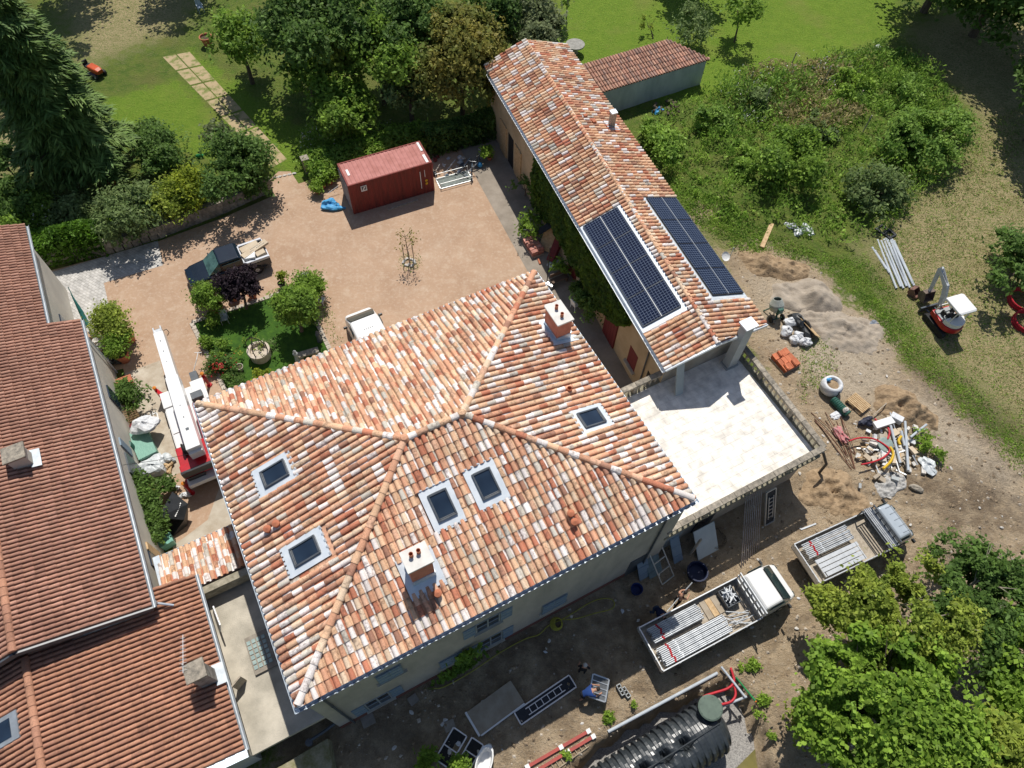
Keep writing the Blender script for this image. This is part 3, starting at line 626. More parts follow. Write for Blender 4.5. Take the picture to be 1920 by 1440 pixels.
for k, px, py, hw, hh in SKYL:
    q = sky_local(px, py, k); M_ = on_roof(k, q)
    f = MB(); f.box((0, 0, .10), (2*hw, 2*hh, .03))
    for i in range(7): f.box((-hw+.10+i*(2*hw-.20)/6, -hh-.03, .085), (.13, .10, .03))
    for i in range(5): f.lathe([(.10, 0), (.10, .05)], (-hw+.12+i*(2*hw-.24)/4, hh-.03, .075), 8, axis=(0, 1, 0))
    fo = set_local(f.build('skylight', fl_m), M_, house)
    g = MB(); w2, h2 = .38, .55
    for x, y, dx, dy in ((-w2, 0, .075, 2*h2+.075), (w2, 0, .075, 2*h2+.075), (0, -h2, 2*w2-.075, .075), (0, h2, 2*w2-.075, .10)): g.box((x, y, .165), (dx, dy, .10))
    g.box((0, -h2+.07, .19), (2*w2-.1, .03, .03)); g.build('frame', M_dark, fo, bevel=.01)
    g = MB(); g.box((0, 0, .155), (2*w2-.08, 2*h2-.08, .02)); g.build('pane', M_glass, fo)
for k, px, py, tx, ty, hw, hh in CHIM:
    q = sky_local(px, py, k); wq = Matrix.Rotation(HA, 3, 'Z')@q+HC; zt = hfind(wq, tx, ty); zt = max(q.z+.9, min(zt, q.z+1.7))
    c = MB(); zb = q.z-.5; c.box((q.x, q.y, (zb+zt)/2), (2*hw-.12, 2*hh-.12, zt-zb)); co = c.build('chimney', M_tbrick, house)
    c = MB(); c.box((q.x, q.y, zt+.03), (2*hw+.02, 2*hh+.02, .09)); c.build('cap', mat('white_cap', (.76, .74, .69), .8, (.62, .60, .56), 2, 5), co, bevel=.015)
    a, e, s, n = frames[k]; M_ = on_roof(k, q); f = MB(); fw, fh = (hw+.24, hh+.34) if k == 'S' else (hh+.18, hw+.28)
    f.box((0, 0, .10), (2*fw, 2*fh, .03))
    for i in range(8): f.box((-fw+.06+i*(2*fw-.12)/7, -fh-.03, .085), (.10, .14, .03))
    set_local(f.build('flashing', M_zincw), M_, co)
    f = MB(); f.box((q.x, q.y, q.z+.18), (2*hw-.06, 2*hh-.06, .5)); f.build('flashing_collar', M_zinc, co)
    for d_ in (-.2, .2):
        p = MB(); ox, oy = (d_*.75, .12) if k == 'S' else (0, d_*1.3)
        p.lathe([(.085, 0), (.075, .18), (.09, .24), (.07, .24), (.055, .02)], (q.x+ox, q.y+oy, zt+.075), 12); p.build('chimney_pot', M_terra, co)
for k, px, py in (('W', 505, 997), ('W', 521, 987), ('S', 822, 1117), ('S', 1069, 968), ('S', 1076, 984), ('E', 1067, 734)):
    q = sky_local(px, py, k); p = MB(); p.lathe([(.12, 0), (.11, .22), (.16, .24), (.16, .32), (.02, .40)] if k != 'E' else [(.13, 0), (.12, .25), (.10, .25), (.09, .05)], (q.x, q.y, q.z+.05), 12)
    p.build('roof_vent', M_terra, house)
# south facade openings, found where the photo shows them on the wall plane
Rz = Matrix.Rotation(HA, 3, 'Z'); SP, SN = HC+Rz@Vector((0, -wy, 0)), Rz@Vector((0, -1, 0))
def sw(px, py): p = Rz.inverted()@(GP(px, py, SP, SN)-HC); return p.x, p.z
def shutter(mb, x, z0, z1, w_, open_=0.0, y=None):
    y = -wy-.03 if y is None else y
    mb.box((x, y, (z0+z1)/2), (w_, .045, z1-z0))
    for k in range(3): mb.box((x, y-.03, z0+(z1-z0)*(.15+.35*k)), (w_-.06, .02, .09))
UPZ, LOZ = (4.75, 6.05), (1.25, 2.75)
def window(x, z0, z1, w_=1.05, shut=None):
    f = MB(); y = -wy-.004
    for dx in (-w_/2, 0, w_/2): f.box((x+dx, y, (z0+z1)/2), (.07, .06, z1-z0))
    for zz in (z0, z1, (z0+z1)/2): f.box((x, y-.002, zz), (w_+.07, .06, .06))
    o = f.build('window', mat('window_frame', (.34, .37, .39), .6), house)
    g = MB(); g.box((x, -wy-.002, (z0+z1)/2), (w_, .02, z1-z0)); g.build('pane', M_glass, o)
    g = MB(); g.box((x, -wy-.06, z0-.06), (w_+.3, .16, .08)); g.build('sill', M_conc, o)
    if shut == 'open':
        for sd_ in (-1, 1):
            m_ = MB(); shutter(m_, x+sd_*(w_*.5+.04+.29), z0, z1, .55); m_.build('shutter', M_shut, house)
    elif shut == 'closed':
        for sd_ in (-1, 1):
            m_ = MB(); shutter(m_, x+sd_*w_*.25, z0, z1, w_*.49, y=-wy-.075); m_.build('shutter', M_shut, house)
for x, z0, z1, w_, sh in ((-5.54, 4.65, 6.0, 1.05, 'closed'), (-1.1, 4.4, 5.75, 1.1, 'open'), (-6.6, .75, 2.3, 1.1, 'open'), (-3.0, 1.5, 2.7, 1.1, 'closed'), (-1.0, .65, 2.3, 1.15, 'open'), (2.35, 1.6, 2.9, 1.3, 'closed')):
    window(x, z0, z1, w_, sh)
xd = 7.2
d = MB(); d.box((xd, -wy-.01, 1.1), (1.1, .05, 2.2)); d.build('door', M_dark, house)
# ------------------------------------------------------------------ terrace annex
TZ = 3.30
terr = thing('terrace_annex', 'flat roofed annex with a pale stone terrace inside a lichen grey balustrade', 'terrace', HC, HA)
tx0, tx1, ty0, ty1 = EX-.45, 18.0, -6.85, .45
b = MB(); b.box(((tx0+tx1)/2, (ty0+ty1)/2, TZ/2-.05), (tx1-tx0-.3, ty1-ty0-.2, TZ-.1)); b.build('wall', M_render, terr)
b = MB(); b.box(((tx0+tx1)/2, (ty0+ty1)/2, TZ-.03), (tx1-tx0, ty1-ty0, .14)); b.build('terrace_floor', cobble_mat('terrace_paving', (.86, .82, .745), (.845, .80, .725), (.82, .775, .70), 1.5, 0.0), terr)
EPTS = [Vector((8.35, -7.0, 0)), Vector((18.05, -7.0, 0)), Vector((18.3, .6, 0))]
NW0, NW1 = Vector((9.0, .55, 0)), Vector((14.1, .55, 0))
b = MB(); b.box((13.2, -6.97, TZ-.02), (9.7, .34, .2)); b.box((18.15, -3.2, TZ-.02), (.34, 7.6, .2)); b.box((12, .55, TZ-.02), (6.2, .3, .2)); b.build('cornice', mat('mossy_cornice', (.30, .275, .20), .95, (.20, .18, .13), 3, 6, .3), terr)
bal = MB(); bal.lathe([(.055, 0), (.055, .06), (.04, .10), (.075, .24), (.06, .36), (.035, .48), (.05, .54), (.05, .60)], (0, 0, 0), 8)
balo = None; nb = 0
M_bal = mat('baluster_stone', (.52, .46, .36), .95, (.30, .26, .20), 5, 6, .4)
cop, cop2 = MB(), MB(); cop1 = cop
for a, c in ((EPTS[0], EPTS[1]), (EPTS[1], EPTS[2]), (NW0, NW1)):
    cop = cop2 if a is NW0 else cop1
    t = (c-a); L = t.length; t.normalize(); n = int(L/.32); az = math.atan2(t.y, t.x)
    for k in range(n):
        p = a.lerp(c, (k+.5)/n)
        if k % 8 == 7:
            cop.box((p.x, p.y, TZ+.38), (.26, .24, .62), az); continue
        if nb >= 96: continue
        if balo is None: balo = bal.build('baluster', M_bal, terr, smooth=True); o = balo
        else: o = balo.copy(); COL.objects.link(o); o.parent = terr
        o.location = (p.x, p.y, TZ+.08); nb += 1
    ns = int(L/.8)
    for k in range(ns):
        p = a.lerp(c, (k+.5)/ns); cop.box((p.x, p.y, TZ+.75+rnd.uniform(-.004, .004)), (L/ns-.02, .30, .15), az)
cop1.build('coping', M_stone, terr); cop2.build('coping', M_stone, terr)
b = MB(); b.box((9.4, -6.8, 1.1), (1.5, .08, 2.1)); b.build('door', mat('grey_door', (.38, .42, .44), .6), terr)
b = MB(); b.box((11.6, -6.8, 1.1), (1.1, .08, 2.1)); b.build('window', M_glass, terr)
# ------------------------------------------------------------------ long barn
BW = [G(908, 125, 5.3), G(1247, 695, 5.3), G(1437, 610, 5.3), G(1062, 85, 5.3)]      # NW SW SE NE eave corners
BRN_, BRS = G(985, 78, 6.4), G(1346, 646, 6.4)
barn = thing('long_barn', 'long narrow barn with a gabled canal tile roof carrying two solar arrays', 'barn', (5.5, 34, 0), 0)
def binset(d):
    a, b_, c, d_ = [Vector((p.x, p.y, 0)) for p in BW]; u = (b_-a).normalized(); n = (d_-a).normalized()
    return [a+u*d+n*d, b_-u*d+n*d, c-u*d-n*d, d_+u*d-n*d]
bi = binset(.36); up5 = Vector((0, 0, 5.12)); rn = (bi[0]+bi[3])/2+Vector((0, 0, 6.15)); rs = (bi[1]+bi[2])/2+Vector((0, 0, 6.15))
b = MB(); b.poly([bi[0], bi[1], bi[1]+up5, bi[0]+up5]); b.poly([bi[2], bi[3], bi[3]+up5, bi[2]+up5]); b.poly([bi[3], bi[0], bi[0]+up5, rn, bi[3]+up5])
b.build('wall', M_cream, barn, world=True)
b = MB(); b.poly([bi[1], bi[2], bi[2]+up5, rs, bi[1]+up5]); b.build('gable_wall', mat('patched_cement', (.40, .365, .31), .95, (.27, .235, .19), .9, 7, .3, 12), barn, world=True)
tb, ub = MB(), MB(); bf = {}
for k, (A, B_, RA) in {'W': (BW[1], BW[0], BRS), 'E': (BW[3], BW[2], BRN_)}.items():
    e = (B_-A).normalized(); n = e.cross(RA-A); n = n if n.z > 0 else -n; n.normalize(); s = n.cross(e).normalized(); s = s if (RA-A).dot(s) > 0 else -s
    RB = BRN_ if k == 'W' else BRS; bf[k] = (A, e, s, n)
    uv = lambda p: ((p-A).dot(e), (p-A).dot(s))
    pol = [uv(A), uv(B_), uv(RB), uv(RA)]
    PX = {'W': ((1092, 428), (1157, 392), (1280, 575), (1207, 612)), 'E': ((1215, 377), (1264, 374), (1393, 552), (1330, 556))}[k]
    Q = [uv(GP(x, y, A, n)) for x, y in PX]; u0, u1 = min(q[0] for q in Q)-.35, max(q[0] for q in Q)+.12
    if k == 'E': u0, u1 = min(q[0] for q in Q)-.1, max(q[0] for q in Q)+.3
    v1 = max(q[1] for q in Q)+.16; bf[k+'q'] = Q
    cl = [vplane(A, RA, (A+B_)/2), vplane(B_, RB, (A+B_)/2), vplane(BRS, BRN_, (A+B_)/2)]
    roof_face(tb, ub, A, e, s, pol, sp=.28, row=.45, r=.102, clip=cl, seed=31 if k == 'W' else 32, skip=lambda u, v, u0=u0, u1=u1, v1=v1: u0 < u < u1 and v < v1)
    rest = (u0, u1, v1); bf[k+'h'] = rest
rf = tb.build('roof', M_tile2, barn, world=True); ub.build('under_roof', M_under, barn, world=True)
cp = MB(); caps(cp, BRS+Vector((0, 0, .10)), BRN_+Vector((0, 0, .10)), .14, .46); cp.build('ridge_tiles', M_tile2, rf, world=False) if False else cp.build('ridge_tiles', M_tile2, barn, world=True)
gb = MB(); dz = Vector((0, 0, -.17)); gutter(gb, BW[1]+dz-(BW[3]-BW[0]).normalized()*.06, BW[0]+dz-(BW[3]-BW[0]).normalized()*.06, .10); gutter(gb, BW[3]+dz, BW[2]+dz, .09); gb.build('gutter', M_zincw, barn, world=True)
for pr in (((BW[1], BRS), (BRS, BW[2])), ((BW[0], BRN_), (BRN_, BW[3]))):
    vb = MB(); [vb.bar(A+Vector((0, 0, .03)), B_+Vector((0, 0, .03)), .16, .16) for A, B_ in pr]; vb.build('verge_flashing', M_zincw, barn, world=True)
def solar_mat():
    m = bpy.data.materials.new('solar_cells'); m.use_nodes = True; t = m.node_tree; N = t.nodes; Lk = t.links.new; b = N['Principled BSDF']
    tc = N.new('ShaderNodeTexCoord'); br = N.new('ShaderNodeTexBrick'); br.offset = 0; br.inputs['Scale'].default_value = 1
    br.inputs['Brick Width'].default_value = 1/6; br.inputs['Row Height'].default_value = 1/6; br.inputs['Mortar Size'].default_value = .008
    br.inputs['Color1'].default_value = (.004, .008, .026, 1); br.inputs['Color2'].default_value = (.006, .011, .034, 1); br.inputs['Mortar'].default_value = (.15, .19, .27, 1)
    Lk(tc.outputs['Object'], br.inputs['Vector']); Lk(br.outputs[0], b.inputs['Base Color']); b.inputs['Roughness'].default_value = .16; b.inputs['Specular IOR Level'].default_value = .28
    return m
M_cells = solar_mat()
for k in 'WE':
    A, e, s, n = bf[k]; Q = bf[k+'q']; u0, u1, v1 = bf[k+'h']
    f = MB(); vt = v1+.02
    f.add([A+e*u+s*v+n*z for z in (.03, .06) for u, v in ((u0, .0), (u1, .0), (u1, vt), (u0, vt))], [(3, 2, 1, 0), (4, 5, 6, 7), (0, 1, 5, 4), (1, 2, 6, 5), (2, 3, 7, 6), (3, 0, 4, 7)])
    f.build('array_flashing', M_zincw, barn, world=True)
    qu0, qu1 = min(q[0] for q in Q), max(q[0] for q in Q); qv0, qv1 = (sum(sorted(q[1] for q in Q)[:2])/2, sum(sorted(q[1] for q in Q)[2:])/2)
    cu, cv = (qu1-qu0)/4, (qv1-qv0)/2; su, sv = cu-.012, cv-.02; pm = None
    for i in range(4):
        for j in range(2):
            o_ = A+e*(qu0+(i+.5)*cu)+s*(qv0+(j+.5)*cv)+n*.14-Vector(barn.location)
            M_ = Matrix(((e.x, s.x, n.x, o_.x), (e.y, s.y, n.y, o_.y), (e.z, s.z, n.z, o_.z), (0, 0, 0, 1)))
            if pm is None:
                p = MB(); p.box((0, 0, 0), (su-.05, sv-.05, .03)); po = p.build('solar_panel', M_cells)
                fr = MB(); 
                for x, y, dx, dy in ((-su/2, 0, .035, sv), (su/2, 0, .035, sv), (0, -sv/2, su-.04, .035), (0, sv/2, su-.04, .035)): fr.box((x, y, -.008), (dx, dy, .05))
                fo = fr.build('frame', M_black if k == 'E' else M_dark, po); pm = po
            else:
                po = pm.copy(); COL.objects.link(po); f2 = fo.copy(); COL.objects.link(f2); f2.parent = po
            set_local(po, M_, barn)
    rl_ = MB(); rl_.add([A+e*u+s*v+n*z for z in (.12, .185) for u, v in ((qu0, (qv0+qv1)/2-.018), (qu1, (qv0+qv1)/2-.018), (qu1, (qv0+qv1)/2+.018), (qu0, (qv0+qv1)/2+.018))], [(4, 5, 6, 7), (0, 1, 5, 4), (1, 2, 6, 5), (2, 3, 7, 6), (3, 0, 4, 7)])
    rl_.build('mounting_rail', M_alu, barn, world=True)
A, e, s, n = bf['E']
q = GP(1146, 238, A, n); c = MB(); c.box((q.x, q.y, q.z+.45), (.34, .34, 1.3), .4); co = c.build('flue', M_oldwood, barn, world=True)
c = MB(); c.box((0, 0, 0), (.9, .9, .03)); o_ = c.build('flashing', M_zincw, co); o_.matrix_local = Matrix(((e.x, s.x, n.x, (q-Vector(barn.location)).x+n.x*.12), (e.y, s.y, n.y, (q-Vector(barn.location)).y+n.y*.12), (e.z, s.z, n.z, q.z+n.z*.12), (0, 0, 0, 1)))
c = MB(); c.box((q.x, q.y, q.z+1.16), (.42, .42, .08), .4); c.build('cap', M_zincw, co, world=True)
for px, py in ((1097, 222), (1113, 233)):
    q = GP(px, py, A, n); c = MB(); c.box((q.x, q.y, q.z+.18), (.22, .22, .22), .4); c.build('roof_vent', M_terra, barn, world=True)
# west wall openings
wn = Vector(((bi[1]-bi[0]).y, -(bi[1]-bi[0]).x, 0)).normalized()
if (bi[3]-bi[0]).dot(wn) > 0: wn = -wn
wt = (bi[1]-bi[0]).normalized(); wlen = (bi[1]-bi[0]).length
def wall_at(px, py): p = GP(px, py, bi[0], wn); return (p-bi[0]).dot(wt), p.z
def wpanel(name, px, z0, z1, w_, m, off=.03, th=.07, slats=0):
    y, _ = px if isinstance(px, tuple) and len(px) == 2 and isinstance(px[0], float) else wall_at(*px)
    c = MB(); p = bi[0]+wt*y+wn*off; c.box((p.x, p.y, (z0+z1)/2), (w_, th, z1-z0), math.atan2(wt.y, wt.x))
    for k in range(slats):
        p2 = p+wn*(th/2+.012)+wt*(w_*((k+.5)/slats-.5)); c.box((p2.x, p2.y, (z0+z1)/2), (w_/slats-.02, .025, z1-z0-.04), math.atan2(wt.y, wt.x))
    return c.build(name, m, barn, world=True)
wpanel('barn_door', (945, 258), .05, 2.7, 1.3, M_wood, slats=5); wpanel('barn_door', (972, 300), .05, 2.7, 1.2, M_wood, slats=5)
wpanel('doorway', (958, 280), .05, 2.6, 1.0, M_black, .005, .03)
for px, z0, z1, w_ in (((1026, 402), .9, 2.4, .7), ((1075, 500), .05, 2.3, 1.15), ((1098, 535), .8, 2.0, .9), ((1147, 608), .05, 2.5, 1.5)): wpanel('shutter', px, z0, z1, w_, M_shut2, slats=5)
o = wpanel('window', (1187, 668), 1.0, 2.5, .95, M_shut2, .0, .03)
p = bi[0]+wt*wall_at(1187, 668)[0]
c = MB(); q = p+wn*.07; c.box((q.x, q.y, .94), (1.2, .26, .10), math.atan2(wt.y, wt.x)); c.build('sill', M_conc, o, world=True)
c = MB(); y = wall_at(1215, 672)[0]; p = bi[0]+wt*y+wn*.07; c.tube([BW[1].lerp(BW[0], .055)+Vector((0, 0, -.2)), p+Vector((0, 0, 4.6)), p+Vector((0, 0, .05))], .045, 8); c.build('downpipe', M_dark, barn, world=True)
c = MB(); y = wall_at(1224, 712)[0]; p = bi[0]+wt*y+wn*.0; c.box((p.x, p.y, 1.5), (1.2, .04, 2.6), math.atan2(wt.y, wt.x)); c.build('doorway', mat('dark_opening', (.05, .045, .035), .9), barn, world=True)
# chimney buttress and steel prop on the terrace side
p = G(1366, 684, TZ); gy_ = Vector((p.x, p.y, 0)); zt = hfind(p, 1399, 607)
zt = min(max(zt, 5.6), 7.4)
c = MB(); c.box((p.x, p.y, (TZ+zt)/2), (.62, .5, zt-TZ), HA, taper=.92); co = c.build('buttress_chimney', M_cgrey, barn, world=True)
c = MB(); c.box((p.x, p.y, zt+.05), (.78, .66, .10), HA); c.build('cap', M_zincw, co, world=True)
c = MB(); c.box((p.x, p.y, TZ+.11), (.8, .62, .14), HA); c.build('base', M_cgrey, co, world=True)
a_, c_ = G(1273, 740, TZ+.05), None; top = Vector((bi[1].x, bi[1].y, 0)).lerp(Vector((bi[2].x, bi[2].y, 0)), .14)
dk = MB(); dk.bar(a_, Vector((top.x, top.y, 5.0))-HN*.12, .52, .06, up=HN); tag(dk.build('metal_plank', mat('grey_panel', (.40, .45, .46), .45, (.32, .37, .38), 1, 3)), 'long grey metal panel leaning against the gable of the barn on the terrace', 'panel')
# ------------------------------------------------------------------ small shed beyond the barn
shd = thing('garden_shed', 'low grey rendered shed with an old weathered tile roof beside the green lawn', 'shed', (10, 49, 0))
SF = [G(1095, 185, 2.25), G(1332, 112, 2.25), G(1262, 80, 2.75), G(1062, 140, 2.75)]
c = MB(); ins = [Vector((p.x, p.y, 0)) for p in SF]; cc = sum(ins, Vector())/4; ins = [cc+(p-cc)*.95 for p in ins]
c.add([(p.x, p.y, 0) for p in ins]+[(p.x, p.y, z-.06) for p, z in zip(ins, (2.25, 2.25, 2.75, 2.75))], [(0, 1, 5, 4), (1, 2, 6, 5), (2, 3, 7, 6), (3, 0, 4, 7), (4, 5, 6, 7)])
c.build('wall', mat('bare_grey_cement', (.50, .525, .53), .95, (.36, .385, .39), .8, 8, .25, 10, streak=(1.5, 1.5, .6)), shd, world=True)
tb, ub = MB(), MB(); A = SF[0]; e = (SF[1]-A).normalized(); n = e.cross(SF[3]-A); n = n if n.z > 0 else -n; n.normalize(); s = n.cross(e); s = s if (SF[3]-A).dot(s) > 0 else -s
uv = lambda p: ((p-A).dot(e), (p-A).dot(s))
roof_face(tb, ub, A, e, s, [uv(p) for p in SF], sp=.25, row=.5, r=.085, clip=[vplane(SF[0], SF[3], SF[1]), vplane(SF[1], SF[2], SF[0])], seed=41)
tb.build('roof', M_old, shd, world=True); ub.build('under_roof', mat('old_channel', (.20, .12, .09), .95), shd, world=True)
# ------------------------------------------------------------------ neighbouring house with brown roofs (house axes)
nb_ = thing('neighbour_house', 'neighbouring house under big brown interlocking tile roofs with grey gutters', 'house', H(-18, 6), HA)
NO = Vector((-18, 6, 0))
def nloc(x, y, z): return Vector((x, y, z))-NO
sl = .32; E1, E2, RX_ = -15.0, -13.53, -18.25
zr = lambda x: 4.9+(E2-x)*sl if x > RX_ else 4.9+(E2-RX_)*sl-(RX_-x)*sl
b = MB()
b.box(nloc(-18.3, 9, 2.35), (2*(18.3-13.85), 16.8, 4.7)); b.box(nloc(-19.0, 21.2, 2.5), (2*(19.0-15.35), 8.0, 5.0)); b.build('wall', M_nrender, nb_)
tb, ub = MB(), MB()
up = lambda x, y: nloc(x, y, zr(x))
e = Vector((0, 1, 0)); s = Vector((-1, 0, sl)).normalized(); L_ = (E2-RX_)*math.hypot(1, sl); l1 = (E2-E1)*math.hypot(1, sl)
y0, y1, y2 = .15, 17.5, 25.6
roof_face(tb, ub, up(E2, y0), e, s, [(0, 0), (y1-y0, 0), (y1-y0, l1), (y2-y0, l1), (y2-y0, L_), (0, L_)], sp=.215, row=.385, r=.082, chan=False, seed=51)
s2 = Vector((1, 0, sl)).normalized(); WX = -24.5
A = nloc(WX, y0, zr(WX)); L2 = (RX_-WX)*math.hypot(1, sl)
roof_face(tb, ub, A, e, s2, [(0, 0), (y2-y0, 0), (y2-y0, L2), (0, L2)], sp=.215, row=.385, r=.082, chan=False, seed=52)
nr = tb.build('roof', M_brown, nb_); ub.build('under_roof', mat('brown_pan', (.36, .185, .13), .9, (.28, .14, .10), 6, 4), nb_)
cp = MB(); caps(cp, up(RX_, y0)+Vector((0, 0, .08)), up(RX_, y2)+Vector((0, 0, .08)), .15, .40); cp.build('ridge_tiles', M_orange, nb_)
g = MB(); gutter(g, nloc(E2+.06, y0, 4.72), nloc(E2+.06, y1, 4.72), .085); gutter(g, nloc(E1+.06, y1+.1, 4.72+sl*1.47), nloc(E1+.06, y2, 4.72+sl*1.47), .085)
h_ = MB(); h_.bar(up(E2, y0-.05)+Vector((0, 0, -.12)), up(RX_, y0-.05)+Vector((0, 0, -.12)), .08, .3); h_.bar(up(WX, y0-.05)+Vector((0, 0, -.12)), up(RX_, y0-.05)+Vector((0, 0, -.12)), .08, .3); h_.build('barge_board', M_dark, nb_)
g.build('gutter', M_ozinc, nb_)
# lower wing towards the camera
sl3 = .255; E3, z3 = -11.9, 3.6; zr3 = lambda x: z3+(E3-x)*sl3 if x > -18.4 else z3+(E3+18.4)*sl3-(-18.4-x)*sl3
tb, ub = MB(), MB(); y0, y1 = -6.75, 1.35; up3 = lambda x, y: nloc(x, y, zr3(x)); s = Vector((-1, 0, sl3)).normalized(); L_ = (E3+18.4)*math.hypot(1, sl3); vX = (E3+13.6)*math.hypot(1, sl3)
roof_face(tb, ub, up3(E3, y0), e, s, [(0, 0), (y1-y0, 0), (y1-y0, vX), (7.15, vX), (7.15, L_), (0, L_)], sp=.215, row=.385, r=.082, chan=False, seed=53)
s2 = Vector((1, 0, sl3)).normalized(); WX = -24.5; L2 = (-18.4-WX)*math.hypot(1, sl3)
roof_face(tb, ub, nloc(WX, y0, zr3(WX)), e, s2, [(0, 0), (7.15, 0), (7.15, L2), (0, L2)], sp=.215, row=.385, r=.082, chan=False, seed=54)
wr = tb.build('lower_roof', M_orange, nb_); ub.build('lower_under_roof', mat('orange_pan', (.38, .19, .125), .9, (.29, .145, .10), 6, 4), nb_)
cp = MB(); caps(cp, up3(-18.4, y0)+Vector((0, 0, .08)), up3(-18.4, .25)+Vector((0, 0, .08)), .15, .40); cp.build('ridge_tiles', M_orange, nb_)
g = MB(); gutter(g, nloc(E3+.06, y0, z3-.18), nloc(E3+.06, y1, z3-.18), .085); g.build('gutter', M_ozinc, nb_)
g = MB(); g.add([up3(x, y)+Vector((0, 0, dz_)) for dz_ in (-.1, .03) for x, y in ((E3+.05, y0-.30), (E3+.05, y0+.02), (-18.3, y0+.02), (-18.3, y0-.30))], [(3, 2, 1, 0), (4, 5, 6, 7), (0, 1, 5, 4), (1, 2, 6, 5), (2, 3, 7, 6), (3, 0, 4, 7)]); g.build('verge_flashing', M_zinc, nb_)
b = MB(); b.box(nloc(-18.2, .40, 4.1), (8.6, .24, 1.5)); b.build('gable_wall', M_nrender, nb_)
b = MB(); b.box(nloc(-18.2, -2.9, 1.72), (12.0, 7.5, 3.44)); b.build('lower_wall', M_nrender, nb_)
def nchim(px, py, z, w_, d_, h_, m, roofm):
    q = toH(G(px, py, z)); zz = (zr if q.y > .3 else zr3)(q.x); q = toH(G(px, py, zz)); c = MB(); c.box(nloc(q.x, q.y, zz+h_/2-.2), (w_, d_, h_+.4)); o = c.build('chimney', m, nb_)
    c = MB(); c.box(nloc(q.x, q.y, zz+h_+.04), (w_+.2, d_+.25, .10)); c.build('cap', M_stone, o)
    c = MB(); c.box(nloc(q.x+w_/2+.10, q.y, zz+.09), (.42, d_+.35, .05), ry=math.atan(sl3)); c.build('flashing', M_ozinc, o); return q, zz
nchim(48, 868, 6.0, .75, .62, .95, M_nrender, 0)
q, zz = nchim(394, 1273, 4.2, .62, .55, 1.75, mat('sooty_render', (.47, .44, .40), .95, (.22, .20, .18), 3, 6), 0)
an = thing('tv_antenna', 'thin white rooftop aerial beside the sooty chimney of the brown roof', 'aerial', H(q.x, q.y, 0))
t = MB(); p = H(q.x-.33, q.y+.4, zz+.5); t.tube([p+Vector((0, 0, -.65)), p+Vector((0, 0, 1.5))], .02, 6); t.build('mast', M_white, an, world=True)
t = MB(); tp = p+Vector((0, 0, 1.4)); dirr = Vector((-.25, .95, .05)).normalized(); t.tube([tp-dirr*.3, tp+dirr*1.2], .015, 6)
for k in range(10): c_ = tp+dirr*(-.2+k*.14); sd_ = Vector((.95, .25, 0)); t.tube([c_-sd_*(.16-.008*k), c_+sd_*(.16-.008*k)], .008, 4)
t.build('elements', M_white, an, world=True)
q = toH(G(10, 1372, 5.0)); o_ = nloc(q.x, q.y, zr3(q.x)); a_ = math.atan(sl3)
c = MB(); c.box((0, 0, .14), (1.3, 1.1, .07)); so_ = c.build('skylight', M_ozinc, nb_); so_.location = o_; so_.rotation_euler = (0, -a_, 0)
c = MB(); c.box((-.1, 0, .17), (.9, .75, .05)); c.build('pane', M_glass, so_)
for px, py in ((240, 925), (258, 1010)):
    pass
# openings on the neighbour's east wall
for y, z0, z1, w_, nm, m in ((9.4, .05, 2.3, 1.3, 'door', M_dark), (3.6, 1.0, 2.6, .9, 'window', M_glass), (14.2, 1.0, 2.4, .9, 'window', M_glass), (4.2, 1.0, 2.6, .5, 'shutter', M_wood), (10.6, 1.2, 2.6, .5, 'shutter', M_shut), (20.5, 1.0, 2.4, .9, 'window', M_glass)):
    xw = -13.85 if y < 17.4 else -15.35
    c = MB(); c.box(nloc(xw+.03, y, (z0+z1)/2), (.09, w_, z1-z0)); c.build(nm, m, nb_)
c = MB(); c.tube([nloc(-13.5, 17.2, 4.7), nloc(-13.75, 17.2, 4.4), nloc(-13.75, 17.2, .1)], .045, 8); c.build('downpipe', M_zinc, nb_); c = MB(); c.tube([nloc(E2+.05, .5, 4.7), nloc(E2+.1, .4, 4.45), nloc(E2+.6, .15, 4.1)], .05, 8); c.build('downpipe', M_zinc, nb_)
# ------------------------------------------------------------------ little tiled link roof and raised slab between the houses
lk = thing('link_building', 'small link building with a white flecked tile roof between the two houses', 'outbuilding', H(-11, 2), HA)
LO = Vector((-11, 2, 0)); ll = lambda x, y, z: Vector((x, y, z))-LO
b = MB(); b.box(ll(-11.25, 1.95, 1.35), (4.9, 2.3, 2.6)); b.build('wall', M_nrender, lk)
tb, ub = MB(), MB(); e = Vector((-1, 0, 0)); s = Vector((0, -1, .17)).normalized()
roof_face(tb, ub, ll(-8.5, 3.25, 2.8), e, s, [(0, 0), (5.0, 0), (5.0, 2.45), (0, 2.45)], sp=.27, row=.4, r=.10, seed=61)
tb.build('roof', tile_mat('white_flecked_tile', [(0, SAL), (.2, WHI), (.52, PEA), (.7, RED), (.8, (.62, .30, .16)), (.92, GRY)]), lk); ub.build('under_roof', M_under, lk)
b = MB(); b.box(ll(-10.6, .58, 2.85), (3.9, .34, .75)); b.build('parapet', mat('mossy_concrete', (.42, .38, .29), .95, (.20, .18, .13), 3, 7, .4), lk)
g = MB(); gutter(g, ll(-13.5, 3.33, 2.62), ll(-8.5, 3.33, 2.62), .08); g.box(ll(-13.45, 2.2, 2.98), (.3, 2.2, .05)); g.build('gutter', M_zinc, lk)
sb = thing('concrete_platform', 'raised worn concrete platform with a glass block light in the gap between the houses', 'platform', H(-10.2, -3), HA)
SO = Vector((-10.2, -3, 0)); sl_ = lambda x, y, z: Vector((x, y, z))-SO
b = MB(); b.box(sl_(-10.25, -3.15, 2.18), (3.5, 7.3, .24)); b.box(sl_(-10.25, -3.0, 1.0), (3.3, 6.6, 2.1)); b.build('slab', M_conc, sb)
